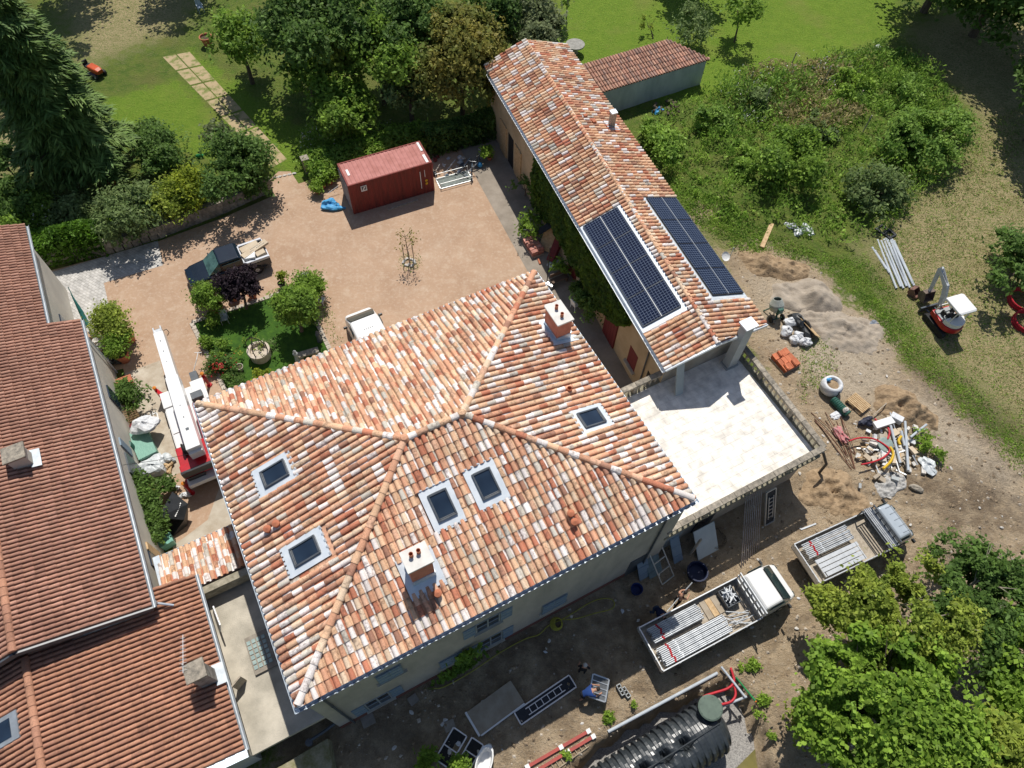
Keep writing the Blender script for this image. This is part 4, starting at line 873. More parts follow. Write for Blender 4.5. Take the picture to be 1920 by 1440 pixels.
b = MB(); b.box(sl_(-10.45, -2.95, 2.36), (1.0, 1.75, .14)); go_ = b.build('light_frame', mat('light_concrete', (.34, .30, .25), .95, (.25, .22, .18), 3, 6), sb)
b = MB()
for i in range(4):
    for j in range(6): b.box(sl_(-10.82+i*.22, -3.52+j*.23, 2.44), (.16, .17, .05))
b.build('glass_blocks', mat('glass_block', (.36, .46, .43), .25, (.25, .33, .32), 6, 3, spec=.6), go_)
b = MB(); b.box(sl_(-11.6, -3.9, 2.75), (.5, .07, .9), .5); tag(b.build('wooden_flap', M_oldwood), None, None); bpy.data.objects['wooden_flap'].parent = sb
b = MB()
for i in range(7): b.box(sl_(-11.75+i*.02, -.35-i*.16, 2.75+.05*i), (.06, .12, .85), ry=.3)
b.build('slatted_gate', M_white, sb)
b = MB(); b.tube([H(-9.9, -7.15, 1.15), H(-9.2, -7.1, 1.2), H(-8.45, -7.0, 1.3)], .07, 8); b.lathe([(.16, 0), (.16, .2)], H(-9.95, -7.2, 1.0), 12); tag(b.build('drain_pipe', M_dark), 'dark drain pipe with a round pot under the corner of the tiled roof', 'pipe')
b = MB(); b.prism([tuple(H(x, y)[:2]) for x, y in ((-11.9, -8.6), (-9.4, -8.6), (-9.2, -7.4), (-11.9, -7.5))], 0, 1.0); tag(b.build('mossy_wall', mat('mossy_rubble', (.36, .32, .22), .95, (.19, .18, .08), 3.5, 7, .8, 10)), 'stub of mossy yellow stained rubble wall below the concrete platform', 'wall')
# ------------------------------------------------------------------ courtyard garden wall
wp = P((60, 505), (200, 478), (300, 447), (420, 400), (512, 358)); gw = MB()
for a, c in zip(wp, wp[1:]):
    t = (c-a).normalized(); q = Vector((-t.y, t.x, 0)); n = int((c-a).length/.5)
    for k in range(n):
        for r_ in range(2):
            m_ = a.lerp(c, (k+.5+.25*(r_ % 2))/n)+q*.2; gw.box((m_.x, m_.y, .25+r_*.5), (.5+.03*rnd.random(), .42+.08*rnd.random(), .52), math.atan2(t.y, t.x)+rnd.uniform(-.05, .05))
tag(gw.build('garden_wall', M_stone), 'rough stone garden wall half hidden by shrubs along the courtyard', 'wall')
# ------------------------------------------------------------------ vegetation
def scale_at(px, py, z): return (G(px, py, z)-Vector((0, 0, CAMH))).length/FPX       # metres per photo pixel
def crown_pts(blobs, n, seed, clump=24, spread=.27, shell=.5, gap=.41):
    rs = np.random.RandomState(seed); w_ = np.array([(b[3]*b[4]*b[5])**.66 for b in blobs]); w_ /= w_.sum(); out, nr = [], []
    for b_, k in zip(blobs, (w_*n).astype(int)):
        m = max(3, k//clump); d = rs.normal(size=(m, 3)); d /= np.linalg.norm(d, axis=1)[:, None]; d[:, 2] = np.where(d[:, 2] < -.35, -d[:, 2], d[:, 2])
        rad = (shell+(1-shell)*rs.rand(m)**.6)[:, None]*(.74+.46*rs.rand(m))[:, None]
        c = d*rad*np.array(b_[3:6])+np.array(b_[:3]); sp = spread*min(b_[3:6])**.5
        q = np.repeat(c, clump, 0)+rs.normal(size=(m*clump, 3))*sp*np.array([1, 1, .62]); out.append(q); nr.append(np.repeat(d, clump, 0))
    P_, D_ = np.concatenate(out), np.concatenate(nr); q = P_+seed % 97
    hole = vnoise(q[:, 0]+q[:, 2]*.8, q[:, 1]-q[:, 2]*.6, 1.15, seed % 91)*.65+vnoise(q[:, 0]-q[:, 2]*.5, q[:, 1]+q[:, 2]*.9, 2.6, seed % 83)*.35
    k = hole > gap; return P_[k], D_[k]
def plant(name, label, cat, px, py, z, rpx, m, group=None, blobs=None, size=.17, dens=1.0, trunk=.10, flat=.8, seed=None, base=None, parts=('trunk', 'crown'), asp=.55, spread=.27, tm=None, zb=None, gap=.41, twigs=0):
    """blobs: extra (dpx, dpy, dz, rpx) lumps in photo pixels; z is the crown's middle height"""
    k = scale_at(px, py, z); c = G(px, py, z); seed = seed if seed is not None else int(px*7+py*13) % 9973
    r = rpx*k; rs = random.Random(seed)
    B = [(0, 0, z, r*.8, r*.8, min(z*.95, r*flat))] if not blobs else []
    for d in (blobs or [(rs.uniform(-.66, .66)*rpx, rs.uniform(-.66, .66)*rpx, rs.uniform(-.35, .35)*r, rpx*rs.uniform(.28, .52)) for _ in range(8)]):
        q = G(px+d[0], py+d[1], z+d[2]); rr = d[3]*k; B.append((q.x-c.x, q.y-c.y, max(z+d[2], rr*flat*.55), rr, rr, rr*flat))
    t = thing(name, label, cat, base or (c.x, c.y, 0), 0, group); off = Vector((c.x, c.y, 0))-Vector(t.location)
    area = sum(b[3]**2 for b in B)/k**2 if blobs else rpx**2
    size = size*.74; pts, nr = crown_pts(B, max(200, int(dens*2.9*area)), seed, spread=spread, gap=gap); pts[:, 0] += off.x; pts[:, 1] += off.y; pts[:, 2] = np.maximum(pts[:, 2], .06)
    leaf_mesh(parts[1], leaf_cloud(pts, size, seed, .55, asp, nr*.45), m, t)
    w_ = MB(); zt = max(.25, z*.75); w_.tube([(0, 0, -.05 if zb is None else zb), (off.x*.5+.04, off.y*.5, zt*.5), (off.x, off.y, zt)], [trunk*1.25, trunk, trunk*.7], 8)
    for b_ in B[1:6]: w_.tube([(off.x, off.y, zt*.8), (off.x+b_[0]*.5, off.y+b_[1]*.5, (zt+b_[2])*.5), (off.x+b_[0]*.9, off.y+b_[1]*.9, b_[2]*1.02)], [trunk*.6, trunk*.4, trunk*.12], 6)
    for k in range(twigs):
        b_ = B[rs.randrange(len(B))]; a = rs.uniform(0, 6.28); e_ = Vector((off.x+b_[0]+math.cos(a)*b_[3]*.8, off.y+b_[1]+math.sin(a)*b_[4]*.8, b_[2]+b_[5]*rs.uniform(.6, 1.05))); s_ = Vector((off.x+b_[0]*.7, off.y+b_[1]*.7, b_[2]*.8)); m_ = s_.lerp(e_, .55)+Vector((rs.uniform(-.2, .2), rs.uniform(-.2, .2), .25)); w_.tube([s_, m_, e_], [.045, .03, .008], 5)
        w_.tube([m_, m_.lerp(e_, .6)+Vector((rs.uniform(-.4, .4), rs.uniform(-.4, .4), .15))], [.022, .006], 4)
    w_.build(parts[0], tm or MATS.get('bark') or mat('bark', (.17, .13, .10), .95, (.09, .07, .055), 6, 6, .6, 18), t)
    return t
# the great cedar on the left
def cedar(px, py, Ht, rad, label, seed):
    p = G(px, py); t = thing('cedar_tree', label, 'tree', p); rs = np.random.RandomState(seed); pts, dirs = [], []
    w_ = MB(); w_.tube([(0, 0, 0), (0, 0, Ht*.5), (0, 0, Ht)], [.42, .26, .04], 10)
    z = 1.2
    while z < Ht-.4:
        f = 1-z/Ht; L = rad*(f**.75)*rs.uniform(.8, 1.12); nb = 8
        for k in range(nb):
            a = 2*math.pi*(k+rs.rand())/nb; l = L*rs.uniform(.65, 1.15); dv = np.array([math.cos(a), math.sin(a), -.16]); 
            w_.tube([(0, 0, z), (dv[0]*l*.5, dv[1]*l*.5, z+.12*l), (dv[0]*l, dv[1]*l, z+.02*l)], [.06*f+.03, .04*f+.015, .01], 5)
            m = int(70*l/rad*1.6)+14; u = .18+.85*rs.rand(m)**.7; wd = (1.06-u)*l*.34+.12
            lat = rs.normal(size=m)*wd; q = np.outer(u*l, [dv[0], dv[1], 0])+np.outer(lat, [-dv[1], dv[0], 0]); q[:, 2] = z+.12*l*np.sin(u*2.4)-.18*np.abs(lat)+rs.normal(size=m)*.07-.22*np.maximum(0, u-.75)*l
            pts.append(q); dd = np.outer(np.ones(m), [dv[0], dv[1], -.25])+np.outer(np.sign(lat)*.7, [-dv[1], dv[0], 0]); dirs.append(dd)
        z += rs.uniform(.36, .52)
    P_ = np.concatenate(pts); D = np.concatenate(dirs)+rs.normal(size=P_.shape)*.3; D /= np.linalg.norm(D, axis=1)[:, None]
    S = np.cross(D, [0, 0, 1.])+rs.normal(size=P_.shape)*.25; S /= np.linalg.norm(S, axis=1)[:, None]; s = (.30+.22*rs.rand(len(P_)))[:, None]; v = []
    for k in range(2):
        sh = rs.normal(size=P_.shape)*.10; v.append(np.stack([P_+sh-D*s, P_+sh-S*s*.17, P_+sh+D*s, P_+sh+S*s*.17], 1))
    leaf_mesh('crown', np.concatenate(v).reshape(-1, 3), L_cedar, t)
    w_.build('trunk', mat('bark', (.17, .13, .10), .95, (.09, .07, .055), 6, 6, .6, 18), t); return t
cedar(168, 318, 15.5, 4.3, 'tall dark cedar with drooping layered boughs at the left of the lawn', 3)
TG = 'garden trees behind the courtyard'
for px, py, z, r, m, lab, bl in (
    (448, 78, 3.6, 52, L_mid, 'mid green fruit tree beside the tan garden path', None),
    (555, 55, 5.0, 78, L_dark, 'broad dark green tree between the garden path and the thicket', None),
    (575, 135, 3.2, 40, L_mid, 'loose green tree leaning over the shaded lawn by the garden path', None),
    (655, 40, 5.5, 66, L_dark, 'dark green tree crown at the top centre left of the thicket', None),
    (632, 110, 4.0, 44, L_yel, 'light green tree in front of the dark thicket', None),
    (705, 95, 4.6, 64, L_mid, 'round green tree left of the bronze tinted tree', None),
    (765, 165, 3.2, 48, L_grey, 'pale green bushy tree below the bronze tinted tree', None),
    (770, 40, 5.5, 62, L_dark, 'deep green tree behind the bronze tinted tree', None),
    (862, 105, 5.0, 84, L_auburn, 'large yellow bronze tinted tree near the end of the long barn', [(0, 0, .3, 56), (-45, 35, -.6, 44), (35, -40, .3, 42), (20, 55, -1.2, 40), (-10, -45, .6, 44), (45, 30, -.8, 34)]),
    (930, 30, 5.0, 56, L_dark, 'dark tree just behind the far gable of the long barn', None),
    (1005, 40, 4.2, 58, L_olive, 'grey olive coloured tree beyond the far end of the long barn', None),
    (640, 200, 2.2, 62, L_mid, 'dense round green shrub tree above the red container', None)):
    plant('garden_tree', lab, 'tree', px, py, z, r, m, TG, bl, size=.22, trunk=.16, dens=1.15)
OG = 'trees standing just beyond the frame'
for px, py, z, r, lab in ((95, -155, 6.0, 62, 'tree past the top left corner shading the dry lawn'), (305, -140, 5.5, 62, 'tree past the top edge shading the start of the garden path'), (1305, -100, 4.0, 60, 'round tree past the top edge shading the bright lawn')):
    plant('edge_tree', lab, 'tree', px, py, z, r, L_dark, None, size=.26, trunk=.25, dens=.9)
for px, py, z, r, lab in ((1790, -90, 5.2, 92, 'dark tall tree at the top right corner nearest the bright lawn'), (1890, -45, 5.2, 100, 'dark spreading tree in the middle of the top right corner'), (1990, 25, 5.2, 100, 'dark spreading tree cut by the right edge near the top'), (2000, 170, 4.5, 70, 'dark tree beyond the right edge shading the dry field')):
    plant('shade_tree', lab, 'tree', px, py, z, r, L_dark, 'dark trees shading the far field', size=.27, trunk=.3, dens=1.0, flat=1.15)
# lawn trees
plant('lawn_tree', 'young tree with a bare straight trunk on the bright lawn', 'tree', 1391, 14, 3.0, 36, L_mid, None, size=.17, trunk=.07, base=G(1377, 79))
plant('lawn_bush', 'multi stemmed grey green bush behind the old tiled shed', 'bush', 1293, 48, 1.8, 38, L_grey, None, size=.16, trunk=.05, parts=('stem', 'foliage'), base=G(1291, 82))
plant('lawn_sapling', 'small bright fan shaped sapling on the bright lawn', 'sapling', 1219, 44, 1.1, 16, L_yel, None, size=.16, trunk=.05, base=G(1225, 73))
plant('thin_sapling', 'thin sapling with a little crown at the top edge beside the barn', 'sapling', 1064, 2, 2.2, 12, L_mid, None, size=.15, trunk=.04, base=G(1062, 33))
SG = 'shrubs of the border along the garden wall'
for px, py, z, r, m, lab in ((300, 278, 1.5, 50, L_dark, 'dark glossy rounded shrub under the cedar'), (440, 312, 2.2, 66, L_dark, 'big dark shrub with grey blue tips beside the courtyard opening'), (405, 250, 2.4, 24, L_olive, 'blue grey conifer tip rising behind the dark shrub'),
    (362, 358, 1.9, 46, L_lime, 'vivid lime yellow shrub in the border'), (322, 384, 1.7, 42, L_yel, 'yellow green shrub below the lime one'), (252, 396, 1.6, 64, L_grey, 'wide pink flecked grey green bush over the wall'), (10, 380, 1.4, 44, L_dark, 'dark shrub at the left edge above the brown roof'),
    (4, 300, 2.5, 26, L_dark, 'dark conifer bough poking in at the left edge'), (60, 395, .8, 34, L_weed, 'pale flowered shrub at the left end of the border'), (140, 402, .8, 46, L_grey, 'low grey border bush speckled with white flowers'), (25, 435, 1.0, 36, L_mid, 'fresh green bush just behind the brown roof corner'),
    (476, 345, 1.1, 30, L_dark, 'low dark shrub by the pot at the courtyard opening')):
    plant('border_shrub', lab, 'shrub', px, py, z, r, m, SG, size=.16, trunk=.06, parts=('stem', 'foliage'), dens=1.2)
def hedge(name, label, a, c, wd, h, m, n, seed, size=.15):
    rs = np.random.RandomState(seed); a, c = Vector(a), Vector(c); L = (c-a).length; t = (c-a).normalized(); q = Vector((-t.y, t.x, 0)); u = rs.rand(n)*L; s = rs.rand(n); ang_ = (s-.5)*math.pi*1.1
    x = np.sin(ang_)*wd*.5*(.75+.4*rs.rand(n)); z = np.cos(ang_)**.5*h if False else h*(.35+.65*np.cos(ang_).clip(0, 1)**.6)*(.8+.3*vnoise(u, s*3, .8, seed)); low = rs.rand(n) < .45; z = np.where(low, z*rs.rand(n), z)
    P_ = np.outer(u, t)+np.outer(x, q)+np.outer(np.ones(n), a); P_[:, 2] = np.maximum(z, .05)
    return tag(leaf_mesh(name, leaf_cloud(P_, size, seed, .3, .55), m), label, 'hedge')
hedge('ivy_hedge', 'bright green trailing hedge spilling over the wall by the brown roof', G(62, 487), G(205, 460), 2.0, 2.3, leafm('leaf_fresh_green', (.15, .29, .03), (.08, .18, .02)), 5200, 5, .15)
hedge('dark_hedge', 'dark clipped hedge behind the red container', G(800, 285), G(925, 250), 1.6, 2.3, L_dark, 5200, 6, .16)
hedge('flower_hedge', 'flowering green hedge between the courtyard opening and the container', G(575, 325), G(800, 262), 2.6, 1.2, L_weed, 6000, 7, .15)
weeds('border_weeds', P((30, 350), (200, 390), (330, 410), (480, 360), (510, 345), (300, 435), (60, 470), (20, 440)), 5200, .15, .7, L_weed, 8)
weeds('wild_flowers', P((560, 250), (700, 240), (830, 230), (800, 270), (640, 300), (560, 320)), 3600, .15, .8, L_weed, 9)
weeds('white_blossom', P((570, 255), (720, 235), (800, 245), (640, 290), (560, 310)), 260, .10, 1.2, L_white, 10, 3)
weeds('white_blossom', P((30, 370), (110, 375), (110, 430), (40, 440)), 240, .09, 1.1, L_white, 11, 3)
# wild ground to the right of the barn
weeds('tall_weeds', WILD, 16000, .18, 1.05, L_weed, 12, 6)
weeds('bramble_cover', P((1330, 180), (1560, 115), (1690, 100), (1790, 200), (1700, 230), (1500, 200), (1420, 260), (1330, 280)), 8000, .20, 1.25, L_bramble, 13, 6)
weeds('dry_grass', P((1380, 150), (1560, 110), (1620, 230), (1560, 260), (1440, 250), (1390, 200)), 5200, .20, 1.0, L_straw, 14, 6)
weeds('white_umbels', P((1340, 170), (1560, 110), (1640, 100), (1600, 160), (1440, 260), (1340, 240)), 420, .10, 1.5, L_white, 15, 3)
weeds('low_grass', P((1250, 330), (1440, 430), (1420, 480), (1380, 470), (1270, 400)), 4000, .10, .12, L_weed, 16, 5)
weeds('yard_grass', P((1560, 490), (1620, 480), (1740, 640), (1700, 690), (1640, 590)), 3000, .08, .06, L_weed, 17, 5)
weeds('lawn_edge_weeds', P((1500, 640), (1560, 620), (1570, 690), (1500, 760)), 1200, .08, .06, L_weed, 18, 5)
FIELD = P((1830, 230), (1925, 200), (1925, 830), (1740, 650), (1640, 510), (1690, 370), (1800, 300))
weeds('field_tufts', FIELD, 9000, .085, .05, L_weed, 24, 6)
weeds('field_straw', FIELD, 7000, .085, .05, L_straw, 25, 6)
weeds('verge_tufts', P((1640, 560), (1740, 640), (1925, 830), (1925, 900), (1780, 760), (1660, 640)), 5000, .08, .06, L_weed, 26, 6)
weeds('rough_grass', P((1270, 330), (1440, 440), (1600, 490), (1700, 660), (1640, 600), (1540, 500), (1400, 470), (1300, 420)), 5000, .09, .08, L_weed, 27, 6)
WG = 'wild bushes on the overgrown ground'
for px, py, z, r, m, lab, bl in ((1735, 262, 1.4, 66, L_bramble, 'large dark glossy bramble thicket at the edge of the dry field', [(-20, 0, 0, 44), (30, -8, .1, 40), (-50, 12, -.3, 30), (5, 30, -.3, 40), (55, -30, -.2, 26)]),
    (1640, 352, 1.2, 56, L_grey, 'rounded grey green bush left of the bramble thicket', None), (1478, 305, 1.3, 70, L_mid, 'wide green bush in the middle of the overgrown ground', None), (1400, 300, .7, 34, L_weed, 'loose green bush left of the wide green bush', None),
    (1245, 265, .9, 40, L_weed, 'fresh green bush close under the barn eaves', None), (1335, 225, .8, 36, L_bramble, 'leafy bush below the grey shed wall', None), (1600, 150, .8, 44, L_maple, 'bright green bush on the far edge of the overgrown ground', None), (1705, 180, .9, 36, L_bramble, 'light bush above the bramble thicket', None), (1420, 190, .9, 34, L_grey, 'grey green bush beside the lawn fence posts', None), (1540, 240, .7, 34, L_grey, 'grey seeding weeds forming a bush right of the wide green bush', None)):
    plant('wild_bush', lab, 'bush', px, py, z, r, m, WG, bl, size=.17, trunk=.06, parts=('stem', 'foliage'), dens=1.1, gap=.45)
plant('field_shrub', 'dark leafy shrub cut off by the right edge above the red coils', 'shrub', 1918, 490, 1.8, 56, L_dark, None, size=.20, trunk=.09, parts=('stem', 'foliage'), dens=1.1)
# trees at the lower right
plant('olive_tree', 'broad yellowing olive green tree overhanging the grey flatbed truck', 'tree', 1668, 1140, 3.6, 120, L_yel, None, [(0, 0, .3, 66), (-88, 8, -.5, 34), (-134, -8, -.8, 20), (40, -40, .2, 48), (45, 20, .4, 56), (-50, 40, -.5, 44), (95, 25, .1, 48), (20, 65, 0, 48), (-15, -30, .3, 40), (-112, -18, -.4, 15), (-70, 25, -.6, 20), (20, -78, .3, 20), (75, -55, .5, 22), (110, 60, .4, 24), (-30, 85, .3, 22)], size=.135, trunk=.2, dens=1.7, spread=.27, gap=.495, twigs=16, tm=mat('pale_bark', (.42, .37, .30), .9, (.28, .24, .19), 5, 5))
plant('maple_tree', 'bright green maple with large layered leaves at the lower right', 'tree', 1660, 1305, 4.0, 140, L_maple, None, [(0, 0, .3, 66), (-70, -45, -.2, 48), (-20, -60, .2, 44), (-85, 15, -.8, 44), (60, -20, .2, 56), (85, 50, .2, 58), (-35, 60, -.3, 50), (40, 80, .2, 56), (-110, 60, -1.3, 34), (110, 105, .1, 50), (-60, 105, -.6, 40), (-118, -20, -.6, 20), (-50, -95, .5, 22), (25, -85, .7, 24), (-130, 20, -1.2, 18), (130, 20, .6, 24), (-5, 20, 1.1, 26), (60, 30, 1.2, 28), (-60, 30, .7, 24)], size=.155, trunk=.24, dens=1.8, asp=.72, gap=.485, spread=.30, twigs=10)
plant('dark_tree', 'dark fine leaved tree with bare pale twigs beyond the maple', 'tree', 1805, 1110, 2.8, 100, L_dark, None, [(0, 0, 0, 52), (45, -35, 0, 46), (75, 10, -.2, 40), (-30, 45, 0, 48), (20, 70, 0, 52), (50, 110, -.2, 48), (-10, -50, -.2, 40), (60, 55, 0, 40)], size=.15, trunk=.16, dens=1.2, spread=.28, gap=.50, twigs=22, tm=MATS['pale_bark'])
plant('edge_maple', 'vivid green maple at the right edge below the dark tree', 'tree', 1912, 1255, 3.0, 66, L_maple, None, [(0, 0, 0, 40), (-15, -55, 0, 34), (10, 50, 0, 40), (0, -90, -.2, 26)], size=.15, trunk=.12, dens=1.7, asp=.72, gap=.46)
plant('corner_tree', 'yellow green tree in the bottom right corner', 'tree', 1850, 1425, 3.4, 90, L_yel, None, [(0, 0, 0, 50), (-60, -5, 0, 36), (55, 10, 0, 46), (10, -30, 0, 40)], size=.17, trunk=.14, dens=1.3)
plant('slope_bush', 'olive bush leaning out at the left foot of the maple', 'bush', 1528, 1355, 1.3, 42, L_yel, None, size=.12, trunk=.05, parts=('stem', 'foliage'), dens=1.2)
for px, py, r, lab in ((1415, 1246, 12, 'tuft of weeds beside the flatbed truck wheel shadow'), (1397, 1253, 9, 'smaller weed tuft left of the other near the red pipes'), (1433, 1312, 11, 'weed tuft on the pit bank by the tank, upper one'), (1427, 1340, 12, 'weed tuft halfway down the pit bank'), (1444, 1385, 13, 'lime weed tuft low on the pit bank'), (1180, 1320, 13, 'weed tuft beside the concrete blocks'), (1142, 1345, 11, 'weed tuft on the lip of the pit'), (1062, 1420, 9, 'weed tuft by the red beams')):
    plant('weed_tuft', lab, 'weed', px, py, .16, r*.72, L_maple, 'weed tufts on the bare soil', size=.085, trunk=.012, parts=('stem', 'foliage'), dens=2.2)
plant('rubble_bush', 'bright green leafy bush growing out of the rubble heap', 'bush', 1742, 835, .4, 28, L_maple, None, [(0, 0, 0, 13), (-14, -20, 0, 9), (12, 14, 0, 10), (18, 32, -.2, 6)], size=.12, trunk=.03, parts=('stem', 'foliage'), dens=1.2)
for px, py, r, lab in ((803, 1432, 20, 'leafy bush at the bottom edge left of the bathtub'), (860, 1436, 15, 'leafy bush touching the old bathtub')): plant('yard_bush', lab, 'bush', px, py, .7, r, L_maple, 'bushes at the bottom edge', size=.12, trunk=.03, parts=('stem', 'foliage'), dens=2.2)
# climbing ivy on the barn
rs = np.random.RandomState(77); n = 17000; u = rs.uniform(9.0, 23.2, n); zz = 5.0-(rs.rand(n)**1.25)*(2.6+1.8*vnoise(u, u*0, .45, 7)); zz = np.where(u > 20.5, 5.0-(5.0-zz)*(.95-(u-20.5)*.26), zz); zz = np.where(u < 12, 5.0-(5.0-zz)*1.25, zz)
keep = (zz > .2); u, zz = u[keep], zz[keep]; dd = .05+.42*rs.rand(len(u))*(.4+.9*vnoise(u, zz, .9, 8)); B0 = np.array(bi[0])
Pv = B0+np.outer(u, np.array(wt))+np.outer(dd, np.array(wn)); Pv[:, 2] = zz
tag(leaf_mesh('climbing_ivy', leaf_cloud(Pv, .17, 78, .2, .8, np.tile(np.array(wn)*.6, (len(Pv), 1))), leafm('ivy_leaves', (.13, .21, .025), (.06, .12, .02))), 'thick green creeper covering the courtyard wall of the long barn', 'creeper')
rs = np.random.RandomState(79); n = 520; x = -2.3+rs.normal(scale=.3, size=n); z = np.where(rs.rand(n) < .5, rs.rand(n)**2*1.2, 1.6+rs.rand(n)*1.4); x = np.where(z < 1.2, x-.5+rs.normal(scale=.5, size=n), x)
Pv = np.array([list(H(a, -EY-.05-.25*rs.rand(), c)) for a, c in zip(x, z)]); tag(leaf_mesh('wall_vine', leaf_cloud(Pv, .12, 80, .2, .7), L_mid), 'patch of vine clinging to the south wall below the closed shutter', 'creeper')
# alley shrubs at the foot of the barn
for px, py, z, r, m, lab in ((985, 350, .9, 24, L_dark, 'dark shrub in the alley corner beneath the creeper'), (998, 418, .9, 24, L_mid, 'shrub in the alley behind the stack of tiles'), (1048, 500, .6, 16, L_mid, 'low shrub at the foot of the leaning red shutters'), (1085, 540, .7, 14, L_dark, 'small dark shrub in the alley beside the red shutter'), (1103, 578, .9, 30, L_dark, 'rounded dark shrub in the alley next to the white chair')):
    plant('alley_shrub', lab, 'shrub', px, py, z, r, m, 'shrubs along the foot of the barn', size=.13, trunk=.04, parts=('stem', 'foliage'), dens=1.6)
# bushes along the neighbour's wall
for px, py, z, r, m, lab, bl in ((276, 945, 1.1, 40, L_dark, 'long green shrub against the neighbour wall by the black tarpaulin', [(-20, -42, .5, 15), (-10, -8, .2, 22), (8, 32, 0, 24), (18, 52, 0, 17)]), (310, 908, .7, 17, L_dark, 'dark low shrub between the white heap and the black tarpaulin', None), (247, 745, .7, 28, L_dark, 'spreading dark shrub in a terracotta tub by the neighbour wall', None)):
    plant('wall_shrub', lab, 'shrub', px, py, z, r, m, None, bl, size=.12, trunk=.05, parts=('stem', 'foliage'), dens=1.6)
# courtyard island plants
plant('purple_tree', 'dark purple leaved plum tree beside the navy pickup', 'tree', 448, 531, 2.1, 40, L_purple, None, [(0, 0, .1, 22), (-22, -4, 0, 17), (22, -14, 0, 17), (10, 14, -.2, 17), (26, 8, -.2, 14), (-8, 16, -.3, 14)], size=.14, trunk=.08, base=G(462, 580), dens=1.5)
plant('round_tree', 'round dense green tree on the small lawn', 'tree', 552, 572, 2.3, 40, L_mid, None, [(0, 0, .2, 28), (-18, -8, 0, 20), (18, -6, 0, 20), (-8, 16, -.2, 20), (14, 14, -.2, 20), (0, -18, .1, 20)], size=.12, trunk=.10, base=G(566, 622), dens=1.6)
for px, py, z, r, m, lab in ((410, 655, .5, 17, L_mid, 'low leafy bush at the left of the small lawn'), (412, 686, .5, 27, L_dark, 'red flowered dark bush by the lawn corner near the crane'), (466, 652, .6, 19, L_yel, 'yellow green bush left of the stone well'), (440, 716, .4, 17, L_dark, 'low dark bush at the lawn corner by the tiled roof'), (388, 642, .4, 12, L_mid, 'small bush behind the lawn edging'), (505, 650, .6, 15, L_grey, 'grey green bush right of the stone well'), (490, 705, .4, 15, L_lime, 'lime bush between the well and the tiled roof'), (400, 598, .6, 14, L_mid, 'small bush at the top corner of the lawn bed'), (580, 590, .6, 20, L_dark, 'dark bush behind the round tree')):
    plant('lawn_shrub', lab, 'shrub', px, py, z, r, m, 'shrubs on the small lawn', size=.10, trunk=.03, parts=('stem', 'foliage'), dens=2.0)
def flowers(px, py, r, z, n, m, seed, name, label):
    rs = np.random.RandomState(seed); c = G(px, py, z); k = scale_at(px, py, z)*r; q = rs.normal(size=(n, 3))*k*.5; q[:, 2] = np.abs(q[:, 2])*.4; return tag(leaf_mesh(name, leaf_cloud(q+np.array(c), .06, seed, .5, .8), m), label, 'flowers', kind='stuff')
flowers(412, 686, 24, .75, 90, mat('red_petals', (.45, .03, .03), .6), 5, 'red_blooms', 'red blooms scattered over the dark bush by the crane')
flowers(572, 515, 10, 1.7, 60, L_white, 6, 'white_blooms', 'white blooms on top of the potted bush at the lawn corner')
# potted plants
def pot(px, py, r, h, label, m=None, group='terracotta pots around the courtyard', soil=True):
    p = G(px, py); b = MB(); b.lathe([(r*.62, 0), (r*.9, h*.75), (r*.94, h*.86), (r*1.06, h*.86), (r*1.08, h), (r*.94, h), (r*.9, h*.82)], (0, 0, 0), 18, cap=False)
    t = thing('plant_pot', label, 'plant pot', p, 0, group); b.build('pot', m or M_terra, t, smooth=False)
    b = MB(); b.lathe([(.001, h*.8), (r*.91, h*.82)], (0, 0, 0), 14, cap=False); b.build('soil', mat('potting_soil', (.10, .07, .05), .98, (.06, .045, .03), 12, 4), t)
    return p
for (px, py, r, h, lab), pl_ in (((247, 640, .38, .75, 'big terracotta pot with its lemon tree by the neighbour wall, upper one'), (207, 602, 1.75, 34, L_yel, 'spreading lemon tree in the upper terracotta pot by the neighbour wall')),
    ((236, 676, .42, .8, 'big terracotta pot beside the black sheeting by the neighbour wall'), (216, 646, 1.4, 26, L_mid, 'rounder citrus tree in the pot beside the black sheeting')),
    ((412, 584, .36, .6, 'terracotta pot under the citrus by the bonnet of the pickup'), (394, 556, 1.3, 30, L_mid, 'glossy citrus tree in a pot by the bonnet of the pickup')),
    ((588, 570, .36, .6, 'terracotta pot below the flowering bush at the lawn corner'), (576, 535, 1.2, 30, L_mid, 'bushy flowering plant in a pot at the right corner of the lawn')),
    ((531, 540, .24, .5, 'dark little pot with a yellow plant behind the pickup'), (528, 522, .9, 11, L_lime, 'small yellow leaved plant in the little pot behind the pickup')),
    ((1014, 292, .2, .35, 'small pot by the tan barn doors'), (882, 283+0, .6, 9, L_mid, 'small plant near the bicycles'))):
    if px == 1014: px, py = 918, 300; pl_ = (913, 285, .8, 11, L_maple, 'bright green potted plant beside the tan barn doors')
    p = pot(px, py, r, h, lab, mat('dark_glazed_pot', (.07, .06, .05), .5) if 'dark' in lab else None)
    plant('potted_plant', pl_[5], 'potted plant', pl_[0], pl_[1], pl_[2], pl_[3], pl_[4], 'plants growing in pots', size=.11, trunk=.035, base=(p.x, p.y, 0), zb=h*.75, parts=('stem', 'foliage'), dens=2.0)
pot(441, 562, .34, .55, 'empty terracotta pot under the purple tree'); pot(475, 558, .3, .5, 'terracotta pot at the right of the purple tree'); pot(391, 85, .5, .8, 'big terracotta pot at the top beside the garden path')
pot(452, 694, .22, .4, 'pale stone pot with a small clump on the lawn', M_conc); pot(212, 345, .3, .4, 'pot half lost in the border under the pink flecked bush')
